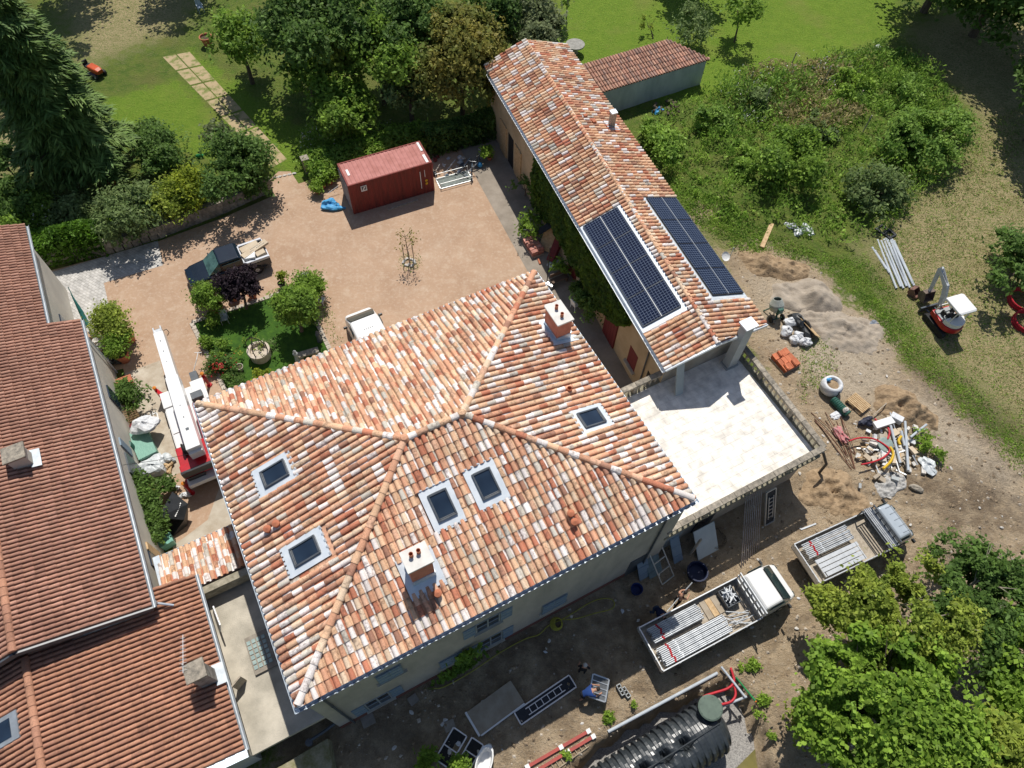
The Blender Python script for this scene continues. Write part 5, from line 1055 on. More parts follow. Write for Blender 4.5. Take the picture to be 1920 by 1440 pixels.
for px, py, lab in ((607, 352, 'clay pot with ferny plant left of the red container, right one'), (596, 362, 'clay pot with ferny plant left of the red container, left one'), (620, 345, 'clay pot closest to the red container')):
    p = pot(px, py, .22, .35, lab); plant('fern', lab.replace('clay pot with ferny plant', 'feathery plant in the clay pot').replace('clay pot closest', 'feathery plant closest'), 'potted plant', px-2, py-12, .6, 12, L_maple, 'feathery potted plants by the container', size=.12, trunk=.015, base=(p.x, p.y, 0), zb=.25, parts=('stem', 'foliage'), dens=2.0)
# staked young tree in the courtyard
t = thing('young_tree', 'thin young tree with sparse leaves tied between stakes in the courtyard', 'tree', G(768, 492))
tr = MB(); tr.tube([(0, 0, 0), (-.03, .0, 1.4), (-.05, .05, 2.6)], [.04, .03, .012], 6); rs = np.random.RandomState(4); tips = []
for k in range(14):
    a = rs.rand()*6.28; z = 1.2+rs.rand()*1.3; l = .25+.4*rs.rand(); e_ = (math.cos(a)*l, math.sin(a)*l, z+.35); tr.tube([(-.03, 0, z), e_], [.014, .005], 4); tips += [e_]*9
tr.build('trunk', MATS['bark'], t); q = np.array(tips)+rs.normal(size=(len(tips), 3))*.16; leaf_mesh('crown', leaf_cloud(q, .075, 5, .3), L_auburn, t)
for k, (dx, dy) in enumerate(((-.35, .1), (.28, .2), (.1, -.35))):
    s_ = MB(); s_.tube([(dx, dy, 0), (dx, dy, 1.45)], .035, 6); tag(s_.build('stake', M_oldwood), 'wooden stake beside the thin young tree', 'stake', 'stakes around the young tree').location = t.location
st_ = MB()
for k in range(16): a = k*.39; st_.blob((.42*math.cos(a)*rnd.uniform(.5, 1.1), .42*math.sin(a)*rnd.uniform(.5, 1.1), .08), (.22, .18, .16), k, .1, 8)
tag(st_.build('stone_ring', M_rub), 'ring of white stones at the foot of the young tree', 'stones', kind='stuff').location = t.location
bpy.data.objects['stone_ring']['kind'] = 'stuff'
weeds('grass_ring', [t.location+Vector((math.cos(a)*.75, math.sin(a)*.75, 0)) for a in [k*.63 for k in range(10)]], 380, .08, .12, L_weed, 21, 4)
weeds('verge_grass', P((592, 545), (612, 560), (640, 640), (625, 650), (600, 590)), 300, .09, .1, L_weed, 22, 4)
# ------------------------------------------------------------------ vehicles and machines
def ring(x, w_, z0, z1, r=.12, top=1.0, n=3):                  # rounded cross-section across a vehicle
    pts = []
    for cy, cz, a0 in ((w_-r, z0+r*.6, -90), (w_*top-r, z1-r, 0), (-w_*top+r, z1-r, 90), (-w_+r, z0+r*.6, 180)):
        for k in range(n+1): a = R_(a0+90*k/n); pts.append((x, cy+math.cos(a)*r, cz+math.sin(a)*(r*.6 if a0 in (-90, 180) else r)))
    return pts
def wheel(parent, x, y, r, w_, name='wheel'):
    b = MB(); b.lathe([(r*.6, -w_/2), (r*.94, -w_/2), (r, -w_/2+.03), (r, w_/2-.03), (r*.94, w_/2), (r*.6, w_/2)], (x, y, r), 18, axis=(0, 1, 0)); o = b.build(name, M_black, parent)
    s = 1 if y > 0 else -1
    b = MB(); b.lathe([(.02, 0), (r*.3, .01), (r*.58, -.03), (r*.6, -.06)], (x, y+s*(w_/2), r), 14, axis=(0, s, 0)); b.build('rim', M_alu, o); return o
def mirror(parent, x, y, z):
    b = MB(); s = 1 if y > 0 else -1; b.box((x, y+s*.14, z), (.10, .22, .17)); b.bar((x, y, z-.05), (x, y+s*.1, z), .04); b.build('mirror', M_blackpl, parent, bevel=.02)
# --- shipping container
ct = thing('shipping_container', 'rust red steel shipping container with a faded pink roof at the back of the courtyard', 'container', (-11.494, 36.166, 0), .45675)
CLn, CW_, CH_ = 6.06, 2.44, 2.59
def corr(a, b_, up, out, n, d):
    a, b_, up, out = map(Vector, (a, b_, up, out)); vs = []; t = (b_-a)/n
    for k in range(n):
        for f, o in ((0, 0), (.28, 0), (.42, 1), (.86, 1)): vs.append(a+t*(k+f)-out*d*o)
    vs.append(b_.copy()); m = len(vs); return [v for v in vs]+[v+up for v in vs], [(i, i+1, m+i+1, m+i) for i in range(m-1)]
b = MB()
for a, c, o, n in (((.1, 0, .12), (CLn-.1, 0, .12), (0, -1, 0), 21), ((CLn-.1, CW_, .12), (.1, CW_, .12), (0, 1, 0), 21), ((CLn, .1, .12), (CLn, CW_-.1, .12), (1, 0, 0), 8)): b.add(*corr(a, c, (0, 0, CH_-.22), o, n, .04))
for y in (.05, CW_-.05):
    for z in (.07, CH_-.05): b.bar((0, y, z), (CLn, y, z), .10, .12)
for x in (.06, CLn-.06):
    for z in (.07, CH_-.05): b.bar((x, .1, z), (x, CW_-.1, z), .12, .12)
    for y in (.06, CW_-.06): b.bar((x, y, .13), (x, y, CH_-.11), .13, .13)
b.build('body', M_rust, ct)
b = MB(); b.add(*corr((.1, .1, CH_-.01), (CLn-.1, .1, CH_-.01), (0, CW_-.2, 0), (0, 0, 1), 20, .025)); b.build('roof', M_rusttop, ct)
b = MB()
for y in (.65, 1.79): b.box((-.0, y, 1.3), (.05, 1.06, 2.25))
for y in (.35, .95, 1.5, 2.1): b.tube([(-.05, y, .2), (-.05, y, 2.4)], .02, 6)
b.build('door', mat('grey_container_door', (.42, .40, .40), .6, (.30, .26, .25), 3, 5), ct)
b = MB(); b.box((.42, 1.3, CH_+.005), (.16, .62, .012)); b.box((CLn-.28, .55, CH_+.008), (.18, .85, .012)); b.box((CLn-.22, 1.85, CH_+.012), (.16, .95, .02)); b.build('roof_marking', M_white, ct)
b = MB(); b.box((1.05, -.012, 2.05), (.42, .02, .46)); b.build('sign', M_white, ct); b = MB(); b.box((1.05, -.026, 2.08), (.30, .012, .30)); b.build('emblem', M_dark, bpy.data.objects['sign'])
b = MB(); b.add([(.93, -.034, 1.95), (1.03, -.034, 1.95), (1.17, -.034, 2.20), (1.07, -.034, 2.20)], [(0, 1, 2, 3)]); b.build('emblem_stroke', M_white, bpy.data.objects['sign'])
b = MB(); b.box((CLn-.95, -.045, 1.35), (.05, .012, 1.5)); b.box((CLn-.62, -.045, 1.85), (.04, .012, .6)); b.build('white_lettering', M_white, ct)
b = MB(); b.lathe([(.001, 0), (.10, .001), (.10, .012)], (CLn-.55, -.045, 1.2), 12, axis=(0, -1, 0)); b.lathe([(.001, 0), (.10, .001), (.10, .012)], (CLn-.55, -.045, .93), 12, axis=(0, -1, 0)); b.build('hazard_sticker', M_ypipe, ct)
b = MB(); b.bar((2.3, -.55, .07), (4.6, -.45, .07), .12, .08); tag(b.build('grey_plank', M_oldwood), 'grey plank lying in the shade of the red container', 'plank').matrix_world = Matrix.Translation((-11.494, 36.166, 0))@Matrix.Rotation(.45675, 4, 'Z')
# --- navy pickup
fa, ra = G(352, 527, .6), G(500, 468, .9); py_ = math.atan2(fa.y-ra.y, fa.x-ra.x); mid = (fa+ra)/2
pk = thing('pickup_truck', 'dark navy pickup with a silver lined open bed full of long cartons', 'pickup', (mid.x, mid.y, 0), py_)
b = MB(); b.loft([ring(-2.62, .88, .42, 1.02, .08), ring(-1.0, .93, .36, 1.05, .08), ring(-.9, .93, .36, 1.08, .12), ring(1.1, .93, .36, 1.12, .12), ring(2.2, .88, .38, 1.03, .16), ring(2.55, .74, .42, .92, .16), ring(2.64, .60, .48, .80, .12)]); b.build('body', M_navy, pk, smooth=False, bevel=.03)
b = MB(); b.loft([ring(-.98, .78, 1.06, 1.66, .10, .93), ring(-.80, .80, 1.06, 1.80, .12, .93), ring(.35, .80, 1.08, 1.82, .12, .93), ring(.45, .79, 1.08, 1.76, .12, .93)], True); b.build('cab_roof', M_navy, pk, bevel=.02)
b = MB(); b.add([(.46, .70, 1.78), (.46, -.70, 1.78), (1.28, -.78, 1.14), (1.28, .78, 1.14), (.40, .74, 1.2), (.40, -.74, 1.2)], [(0, 1, 2, 3), (0, 3, 4), (1, 5, 2)]); b.build('windscreen', mat('windscreen_teal', (.10, .20, .19), .08, (.05, .10, .10), 2, 3, spec=.8), pk)
for s in (-1, 1): b = MB(); b.box((-.25, s*.795, 1.42), (1.15, .03, .38), 0, 0, -s*.1); b.build('side_window', M_carglass, pk)
b = MB()
for s in (-1, 1): b.box((-1.82, s*.84, 1.13), (1.55, .16, .20))
b.box((-1.0, 0, 1.13), (.12, 1.6, .24)); b.box((-2.60, 0, 1.06), (.08, 1.7, .12)); b.build('bed_liner', mat('silver_paint', (.66, .68, .72), .3, (.6, .62, .66), 2, 3, spec=.5), pk, bevel=.02)
b = MB(); b.box((-1.82, 0, 1.075), (1.45, 1.5, .02)); b.build('bed_floor', M_black, pk)
for x in (-1.6, 1.62):
    for y in (-.84, .84): wheel(pk, x, y, .39, .26)
for s in (-1, 1): mirror(pk, .85, s*.86, 1.2)
b = MB(); b.box((2.60, .0, .62), (.10, 1.2, .22)); b.build('grille', M_blackpl, pk); 
for s in (-1, 1): b = MB(); b.box((2.50, s*.66, .80), (.16, .26, .14)); b.build('headlight', M_glass, pk)
def at_vehicle(v, p): return Matrix.Translation(v.location)@Matrix.Rotation(v.rotation_euler.z, 4, 'Z')@Vector(p)
for k, (x, y, z, dx, dy, dz, rz) in enumerate(((-1.95, .05, 1.32, 1.9, .42, .16, .35), (-1.7, -.3, 1.28, 1.2, .5, .22, .15), (-1.5, .45, 1.24, .7, .5, .28, -.3), (-2.2, .48, 1.22, .6, .4, .24, .1))):
    b = MB(); b.box((0, 0, 0), (dx, dy, dz)); p = at_vehicle(pk, (x, y, z)); o = b.build('carton', M_card if k != 2 else M_white)
    if k == 0:
        m_ = MB()
        for i in range(9): m_.box((-.7+i*.11+(.18 if i > 5 else 0), .05 if i % 2 else .06, dz/2+.004), (.07, .05, .004)); m_.box((-.6+i*.1, -.10, dz/2+.004), (.06, .05, .004))
        m_.build('printing', M_dark, o)
    o.location = p; o.rotation_euler = (0, .03*k, py_+rz); tag(o, ('long printed carton lying slantwise across the pickup bed', 'long brown carton along the side of the pickup bed', 'white box behind the cab of the pickup', 'square carton at the tail of the pickup bed')[k], 'box', 'cartons in the pickup bed')
# --- white van
vp = H(.55, 11.75); vn = thing('white_van', 'white panel van half hidden under the eave of the big tiled roof', 'van', vp, HA+math.pi/2)
b = MB(); b.loft([ring(-2.5, .96, .35, 1.9, .12, .92), ring(-2.4, .98, .3, 1.98, .16, .92), ring(.9, .98, .3, 1.98, .16, .92), ring(1.25, .98, .3, 1.90, .2, .90), ring(1.75, .98, .3, 1.56, .2, .92), ring(2.2, .97, .32, 1.22, .16, .95), ring(2.6, .90, .36, 1.0, .18, .95), ring(2.72, .78, .42, .8, .14)]); b.build('body', M_wpaint, vn, smooth=False, bevel=.03)
b = MB(); b.add([(1.30, .76, 1.93), (1.30, -.76, 1.93), (1.80, -.82, 1.61), (1.80, .82, 1.61), (2.22, -.86, 1.27), (2.22, .86, 1.27)], [(0, 1, 2, 3), (3, 2, 4, 5)]); b.build('windscreen', M_carglass, vn)
for s in (-1, 1): b = MB(); b.box((1.0, s*.955, 1.45), (.8, .03, .4), 0, 0, -s*.08); b.build('side_window', M_carglass, vn)
b = MB()
for k in range(5): b.box((.35, -.26+k*.13, 1.985), (.09, .05, .012))
b.build('roof_vents', M_dark, vn)
for x in (-1.5, 1.6):
    for y in (-.86, .86): wheel(vn, x, y, .33, .22)
for s in (-1, 1): mirror(vn, 1.55, s*1.0, 1.25)
# --- crane truck (house axes, forward = +y of the house)
cr = thing('crane_truck', 'white and red mobile crane with its telescopic boom laid forward between the houses', 'crane', H(-10.42, 10.6), HA+math.pi/2)   # local x = house +y, local y = house -x
b = MB(); b.box((-.2, 0, .95), (6.2, 2.35, .32)); b.box((2.55, .85, 1.13), (1.1, .75, .12)); b.box((2.4, -.85, 1.13), (1.5, .75, .12)); b.build('deck', M_wpaint, cr, bevel=.03)
b = MB(); b.box((-.2, 0, .68), (5.8, 1.0, .28)); b.build('chassis', M_dark, cr)
for x in (-2.3, .2, 1.9):
    for y in (-.95, .95): wheel(cr, x, y, .48, .34)
bz = lambda x: 2.75-.03*(x+2.4)
b = MB(); b.loft([[(x, y, bz(x)+z) for y, z in ((-w_, -h_), (w_, -h_), (w_, h_), (-w_, h_))] for x, w_, h_ in ((-2.45, .36, .36), (2.6, .33, .33), (2.62, .29, .29), (6.1, .27, .27))]); bo = b.build('boom', M_wpaint, cr, bevel=.02)
b = MB()
for k in range(9): b.box((-1.2+k*.82, 0, bz(-1.2+k*.82)+(.362-.011*k if k < 5 else .28)), (.09, .05, .008) if k else (.16, .16, .012))
b.build('boom_slots', M_dark, bo)
b = MB(); b.box((6.22, 0, 2.45), (.34, .46, .42)); b.box((6.35, .2, 2.62), (.4, .07, .2)); b.box((6.35, -.2, 2.62), (.4, .07, .2)); b.lathe([(.16, -.12), (.16, .12)], (6.4, 0, 2.45), 14, axis=(0, 1, 0)); b.build('boom_head', M_alu, bo)
b = MB(); b.tube([(6.2, -.3, 2.6), (6.3, -.45, 2.5), (6.15, -.5, 2.35), (6.0, -.35, 2.3)], .02, 6); b.build('hook_cable', M_black, bo)
b = MB(); b.box((-2.1, 0, 1.55), (1.5, 2.2, .9)); b.box((-2.75, 0, 1.7), (.5, 2.3, .7)); b.box((-2.0, -.75, 2.15), (1.1, .5, .5)); b.build('turret', M_redp, cr, bevel=.05)
b = MB(); b.lathe([(.30, -.2), (.30, .2)], (-1.75, .42, 2.2), 16, axis=(0, 1, 0)); b.lathe([(.36, -.25), (.36, -.22)], (-1.75, .42, 2.2), 16, axis=(0, 1, 0)); b.lathe([(.36, .22), (.36, .25)], (-1.75, .42, 2.2), 16, axis=(0, 1, 0)); b.build('winch', M_black, cr)
b = MB(); b.box((-2.35, 0, 2.55), (.5, .7, .55)); b.build('boom_foot', M_wpaint, cr, bevel=.03)
b = MB(); b.box((-3.0, .1, 1.85), (.14, 2.1, .5)); b.box((-2.9, .6, 1.3), (.3, .9, .3)); b.build('engine_cover', M_blackpl, cr)
b = MB(); b.box((-.35, -.66, 1.62), (2.6, .5, 1.0)); b.build('cab', M_redp, cr, bevel=.06)
b = MB(); b.box((-.3, -.68, 2.13), (1.9, .22, .03)); b.build('cab_trim', M_black, cr)
b = MB(); b.tube([(-1.6, .5, 1.7), (1.0, .42, 2.2)], .09, 10); b.build('lift_ram', M_redp, cr)
b = MB(); b.box((1.0, -.72, 1.28), (1.0, .62, .06)); 
for i in range(3): b.box((.7+.3*i, -.72, 1.33), (.02, .62, .03))
b.build('mesh_grating', M_oldwood, cr); b = MB(); b.box((1.75, -.72, 1.45), (.45, .62, .5)); b.build('battery_box', M_dark, cr)
b = MB(); b.bar((-.9, -1.05, 1.25), (2.2, -1.05, 1.3), .10, .2); b.bar((2.1, -1.05, 1.3), (2.1, -.4, 1.5), .09); b.build('side_rail', M_white, cr)
for (x0, y0, x1, y1) in ((2.7, .9, 3.55, 1.35), (2.6, -.9, 3.3, -1.3), (-2.7, 1.0, -3.1, 1.35), (-2.7, -1.0, -3.1, -1.3)):
    b = MB(); b.bar((x0, y0, 1.0), (x1, y1, .95), .20, .24); b.tube([(x1, y1, 1.25), (x1, y1, .12)], .09, 10); b.lathe([(.17, 0), (.15, .08)], (x1, y1, .04), 14); ou = b.build('outrigger', M_redp, cr)
    b = MB(); b.lathe([(.10, 0), (.11, .08), (.03, .12)], (x1, y1, 1.25), 12); b.build('beacon', mat('orange_lens', (.65, .22, .03), .4), ou)
b = MB(); b.box((.55, 1.19, 1.0), (2.6, .03, .24)); b.box((.3, .95, 1.13), (.25, .35, .06)); b.build('side_panel', M_white, cr)
# trolley with handle beside the boom
t = thing('hand_trolley', 'small grey hand trolley with a pale T handle beside the crane boom', 'trolley', H(-9.55, 14.6), HA)
b = MB(); b.box((-.15, -.2, .35), (.42, 1.0, .4)); b.lathe([(.17, -.3), (.17, .3)], (-.15, -.6, .17), 12, axis=(1, 0, 0)); b.build('body', M_dark, t)
b = MB(); b.tube([(-.1, .3, .5), (.35, .75, .9), (.55, 1.1, 1.0)], .025, 6); b.tube([(.38, 1.2, 1.0), (.75, 1.02, 1.0)], .025, 6); b.build('handle', M_white, t)
# --- flatbed trucks
def tubes_load(v, x0, x1, y0, y1, z, n, label, group, r=.03, layers=1, m=None, marks=True):
    proto = None
    for l in range(layers):
        for k in range(n):
            y = y0+(y1-y0)*(k+.5*(l % 2))/n
            if proto is None:
                b = MB(); b.tube([(x0, 0, 0), (x1, 0, 0)], r, 8); 
                if marks: b.mi = 1; b.lathe([(r*1.25, 0), (r*1.25, .10)], (x0+.45, 0, 0), 8, axis=(1, 0, 0)); b.mi = 0; b.lathe([(r*1.5, 0), (r*1.5, .06)], (x1-.08, 0, 0), 8, axis=(1, 0, 0)); b.lathe([(r*1.5, 0), (r*1.5, .06)], (x0+.9, 0, 0), 8, axis=(1, 0, 0))
                o = proto = b.build('scaffold_tube', [m or M_steel, M_redp])
            else: o = proto.copy(); COL.objects.link(o)
            tag(o, label, 'scaffold tube', group)
            o.matrix_world = Matrix.Translation(v.location)@Matrix.Rotation(v.rotation_euler.z, 4, 'Z')@Matrix.Translation((rnd.uniform(-.06, .06), y, z+l*r*1.9+rnd.uniform(0, .006)))@Matrix.Rotation(rnd.uniform(-.004, .004), 4, 'Z')
    return proto
def flatbed(name, label, loc, rz, bl, cl, w_, body, hb=1.02):
    t = thing(name, label, 'flatbed truck', loc, rz)       # x forward, origin at bed rear
    b = MB(); b.box((bl/2, 0, hb-.06), (bl, w_, .12)); b.build('bed', M_oldwood, t)
    b = MB(); b.box((bl/2+.6, 0, .62), (bl+1.0, .8, .24)); b.build('chassis', M_black, t)
    for s in (-1, 1): b = MB(); b.box((bl/2, s*(w_/2), hb+.20), (bl, .05, .42)); [b.box((bl*(k+.5)/3, s*(w_/2+.03), hb+.2), (.05, .03, .42)) for k in range(3)]; b.build('side_board', M_alu, t)
    b = MB(); b.box((.0, 0, hb+.20), (.05, w_-.06, .42)); [b.box((-.03, w_*(k/4-.5)*.9, hb+.2), (.03, .05, .40)) for k in range(5)]; b.build('tail_board', M_alu, t)
    b = MB(); zt = hb+1.25
    for k in range(7): b.bar((bl-.05, w_*(k/6-.5)*.94, hb), (bl-.05, w_*(k/6-.5)*.94, zt), .05)
    for z in (hb+.5, hb+.9, zt): b.bar((bl-.05, -w_/2, z), (bl-.05, w_/2, z), .06)
    b.box((bl-.02, 0, hb+.25), (.03, w_, .5)); b.build('headboard', M_alu if body is M_wpaint else M_dark, t)
    x0 = bl+.12; hw = w_/2-.05
    b = MB(); b.loft([ring(x0, hw, .45, hb+.98, .10, .90), ring(x0+.1, hw, .4, hb+1.08, .14, .90), ring(x0+cl*.42, hw, .4, hb+1.10, .16, .89), ring(x0+cl*.60, hw, .4, hb+.72, .16, .91), ring(x0+cl*.78, hw, .42, hb+.28, .16, .95), ring(x0+cl*.95, hw*.92, .45, hb+.05, .16, .95), ring(x0+cl, hw*.80, .5, hb-.15, .14, .95)]); b.build('cab', body, t, bevel=.03)
    b = MB(); b.add([(x0+cl*f_+.05, s_*hw*w2, hb+z_+.045) for f_, w2, z_ in ((.44, .80, 1.07), (.60, .84, .72), (.76, .87, .32)) for s_ in (1, -1)], [(0, 1, 3, 2), (2, 3, 5, 4)]); b.build('windscreen', M_carglass, t)
    for s in (-1, 1): b = MB(); b.box((x0+cl*.36, s*(hw*.945), hb+.65), (cl*.4, .03, .42), 0, 0, -s*.1); b.build('side_window', M_carglass, t); mirror(t, x0+cl*.62, s*(hw+.02), hb+.45)
    for s in (-1, 1): b = MB(); b.box((x0+cl*.93, s*hw*.72, hb-.05), (.18, .28, .16), s*.3); b.build('headlight', M_carglass, t)
    for s in (-1, 1):
        wheel(t, bl*.28, s*(w_/2-.22), .36, .34); wheel(t, x0+cl*.62, s*(hw-.10), .36, .24)
    return t
t1 = flatbed('flatbed_truck', 'white cab flatbed truck loaded with two long stacks of scaffold tubes', H(5.5, -10.88), HA-.035, 5.6, 2.25, 2.15, M_wpaint)
TL1 = 'long scaffold tube in the near stack on the white truck'; TL2 = 'scaffold tube in the rear left stack on the white truck'
tubes_load(t1, .25, 3.95, -.95, -.05, 1.42, 11, TL1, 'scaffold tubes in the near stack on the white truck', .036)
tubes_load(t1, .22, 3.9, -.90, -.10, 1.18, 9, 'lower tube under the near stack on the white truck', 'lower tubes of the near stack on the white truck', .04, marks=False)
tubes_load(t1, .35, 3.1, .15, .92, 1.40, 9, TL2, 'scaffold tubes in the far stack on the white truck', .036)
tubes_load(t1, .35, 3.05, .18, .88, 1.17, 8, 'lower tube under the far stack on the white truck', 'lower tubes of the far stack on the white truck', .04, marks=False)
def load(v, name, label, cat, f, m, p=(0, 0, 0), rz=0, group=None):
    b = MB(); f(b); o = b.build(name, m); o.matrix_world = Matrix.Translation(v.location)@Matrix.Rotation(v.rotation_euler.z, 4, 'Z')@Matrix.Translation(p)@Matrix.Rotation(rz, 4, 'Z'); return tag(o, label, cat, group)
def crate(b):
    for s in (-1, 1): b.box((0, s*.42, .22), (.75, .03, .44)); b.box((s*.36, 0, .22), (.03, .84, .44))
    b.box((0, 0, .02), (.75, .84, .03))
load(t1, 'steel_bin', 'grey steel bin of short fittings behind the cab of the white truck', 'bin', crate, M_dark, (4.75, .45, 1.03))
for k in range(14):
    def f(b): b.bar((-.25, 0, 0), (.25, 0, .03), .05)
    load(t1, 'scaffold_fitting', 'short bright scaffold fitting heaped in the steel bin', 'fitting', f, M_alu, (4.75+rnd.uniform(-.18, .18), .45+rnd.uniform(-.25, .25), 1.42+.02*k), rnd.uniform(0, 3), 'fittings in the steel bin')
for k in range(9):
    def f(b): b.tube([(-.55, 0, 0), (.55, 0, .02)], .024, 6)
    load(t1, 'short_brace', 'thin brace lying loose behind the near stack on the white truck', 'brace', f, M_steel, (4.65+rnd.uniform(-.2, .2), -.55+rnd.uniform(-.3, .3), 1.10+.03*k), rnd.uniform(-.9, .9), 'loose braces on the white truck')
for k in range(3):
    def f(b): b.box((0, 0, 0), (.30, .95, .05))
    load(t1, 'wooden_plank', 'pale wooden plank laid across the middle of the white truck bed', 'plank', f, M_wood if k % 2 else M_board, (3.5+k*.32, .45, 1.06), .02*k, 'planks on the white truck bed')
t2 = flatbed('grey_flatbed_truck', 'grey cab flatbed truck with scaffold tubes, deck boards and a tube rack', H(14.75, -11.05), HA-.075, 4.6, 1.6, 2.15, M_greytruck)
tubes_load(t2, .25, 3.0, .15, .95, 1.42, 9, 'scaffold tube with red bands on the grey truck', 'scaffold tubes on the grey truck', .036)
for k in range(4):
    def f(b): b.box((0, 0, 0), (2.6-.1*k, .20, .06)); b.box((-1.25, 0, .01), (.06, .22, .09)); b.box((1.2, 0, .01), (.06, .22, .09))
    load(t2, 'deck_board', 'grey metal deck board stacked on the near half of the grey truck', 'deck board', f, M_alu, (1.75, -.15-.235*k, 1.36), .0, 'deck boards on the grey truck')
for k in range(5):
    def f(b): b.tube([(0, -1.1, 0), (0, 1.1, 0)], .04, 8)
    load(t2, 'cross_tube', 'tube laid crosswise in the rack behind the grey cab', 'tube', f, M_steel, (4.05+.14*k, 0, 2.1-.06*k), 0, 'crosswise tubes behind the grey cab')
b = MB(); b.bar((3.95, -1.05, 1.0), (3.95, -1.05, 2.05), .06); b.bar((3.95, 1.05, 1.0), (3.95, 1.05, 2.05), .06); b.bar((3.95, -1.05, 1.83), (4.6, -1.05, 1.76), .05); b.bar((3.95, 1.05, 1.83), (4.6, 1.05, 1.76), .05); b.bar((3.95, -1.05, 2.03), (3.95, 1.05, 2.03), .05); b.build('tube_rack', M_dark, t2)
b = MB()
for k in range(5): b.box((5.45, -.7+.35*k, 2.125), (.75, .012, .012))
b.build('roof_ribs', M_dark, t2)
# --- mini excavator
e0, e1 = G(1767, 632, .2), G(1734, 591, .2); ya = math.atan2(e1.y-e0.y, e1.x-e0.x); ec = (e0+e1)/2+Vector((math.sin(ya), -math.cos(ya), 0))*.62
ex = thing('mini_excavator', 'small red and white tracked excavator with a white canopy on the field edge', 'excavator', (ec.x, ec.y, 0), ya)
for s in (-1, 1):
    b = MB(); pr = [(x, z) for x, z in ((-.95, .12), (-.82, 0), (.82, 0), (.95, .12), (.95, .34), (.82, .46), (-.82, .46), (-.95, .34))]
    b.loft([[(x, s*.62-.15, z) for x, z in pr], [(x, s*.62+.15, z) for x, z in pr]]); b.build('track', M_black, ex, bevel=.02)
b = MB(); b.box((0, 0, .38), (1.2, .95, .22)); b.lathe([(.42, .48), (.42, .58)], (0, 0, 0), 18); b.build('undercarriage', M_dark, ex)
b = MB(); b.box((1.35, 0, .26), (.10, 1.5, .42)); b.bar((.5, .3, .3), (1.3, .3, .25), .09); b.bar((.5, -.3, .3), (1.3, -.3, .25), .09); b.build('dozer_blade', M_dark, ex)
b = MB(); n = 14; pr = []
for k in range(n+1): a = math.pi*(.5+k/n); pr.append((-.35+math.cos(a)*.78, math.sin(a)*.72))
pr = [(.75, -.62), (.75, .62)]+pr
b.prism(pr, .58, .95); b.build('lower_body', M_redp, ex, bevel=.03)
b = MB(); pr2 = [(-.28, -.66), (-.28, .66)]+[(-.32+math.cos(math.pi*(.5+k/n))*.72, math.sin(math.pi*(.5+k/n))*.66) for k in range(n+1)]; b.prism(pr2, .95, 1.3); b.build('engine_hood', M_wpaint, ex, bevel=.05)
b = MB(); b.box((.2, 0, .98), (.9, 1.15, .05)); b.build('floor_plate', M_cgrey, ex)
b = MB(); b.box((-.12, .0, 1.15), (.45, .5, .16)); b.box((-.36, .0, 1.45), (.12, .48, .5)); b.box((.2, .35, 1.2), (.3, .12, .35)); b.box((.2, -.35, 1.2), (.3, .12, .35)); b.build('seat', M_black, ex, bevel=.03)
b = MB()
for x, y in ((.62, .55), (.62, -.55), (-.55, .58), (-.55, -.58)): b.bar((x, y, .95), (x-.1, y*.98, 2.25), .05)
b.bar((.62, .55, 1.5), (.62, -.55, 1.5), .05); b.build('canopy_posts', M_white, ex)
b = MB(); b.loft([ring(-.85, .58, 2.24, 2.34, .04), ring(-.75, .64, 2.22, 2.40, .06), ring(.45, .64, 2.22, 2.40, .06), ring(.58, .58, 2.22, 2.34, .04)]); b.build('canopy', M_wpaint, ex, bevel=.02)
def arm(pts, w_, hs):
    b = MB(); rg = []
    for i, p in enumerate(pts):
        p = Vector(p); t = (Vector(pts[min(i+1, len(pts)-1)])-Vector(pts[max(i-1, 0)])).normalized(); up = Vector((0, 1, 0)).cross(t).normalized()*hs[i]; sd_ = Vector((0, w_/2, 0)); rg.append([p-up-sd_, p+up-sd_, p+up+sd_, p-up+sd_])
    b.loft(rg); return b
arm([(.9, -.1, .85), (1.15, -.1, 1.7), (1.45, -.1, 2.25), (2.45, -.1, 2.75)], .18, [.13, .17, .18, .10]).build('boom', mat('white_steel_arm', (.62, .64, .66), .4, (.45, .47, .49), 4, 4), ex)
arm([(2.35, -.1, 2.95), (2.45, -.1, 2.7), (2.15, -.1, 1.35), (2.1, -.1, 1.0)], .14, [.08, .13, .09, .07]).build('dipper_arm', MATS['white_steel_arm'], ex)
b = MB(); b.tube([(1.0, -.1, 1.2), (1.5, -.1, 1.95)], .05, 8); b.tube([(1.55, -.1, 2.5), (2.3, -.1, 2.95)], .05, 8); b.build('hydraulic_ram', M_alu, ex)
def bucket(b, c, s=1.0, yw=.7):
    pr = [(0, .35), (.28, .32), (.42, .05), (.32, -.2), (.0, -.3), (-.22, -.22), (-.18, -.16), (0, -.23), (.26, -.14), (.34, .05), (.22, .26), (0, .29)]
    b.loft([[(c[0]+x*s, c[1]-yw/2, c[2]+z*s) for x, z in pr], [(c[0]+x*s, c[1]+yw/2, c[2]+z*s) for x, z in pr]])
    for y in (-yw/2, yw/2): b.loft([[(c[0]+x*s, c[1]+y-.012, c[2]+z*s) for x, z in pr[:6]], [(c[0]+x*s, c[1]+y+.012, c[2]+z*s) for x, z in pr[:6]]])
b = MB(); bucket(b, (1.95, -.1, .62), 1.15, .75); b.build('bucket', mat('dirty_steel', (.20, .15, .12), .6, (.09, .07, .06), 5, 5), ex)
p = G(1720, 551, .3); t = MB(); bucket(t, (0, 0, .3), 1.0, .55); o = t.build('spare_bucket', mat('rusty_bucket', (.26, .13, .10), .7, (.10, .06, .05), 5, 5)); o.location = (p.x, p.y, .02); o.rotation_euler = (0, .4, 2.2); tag(o, 'rusty spare digging bucket lying beside the grey pipes', 'bucket')
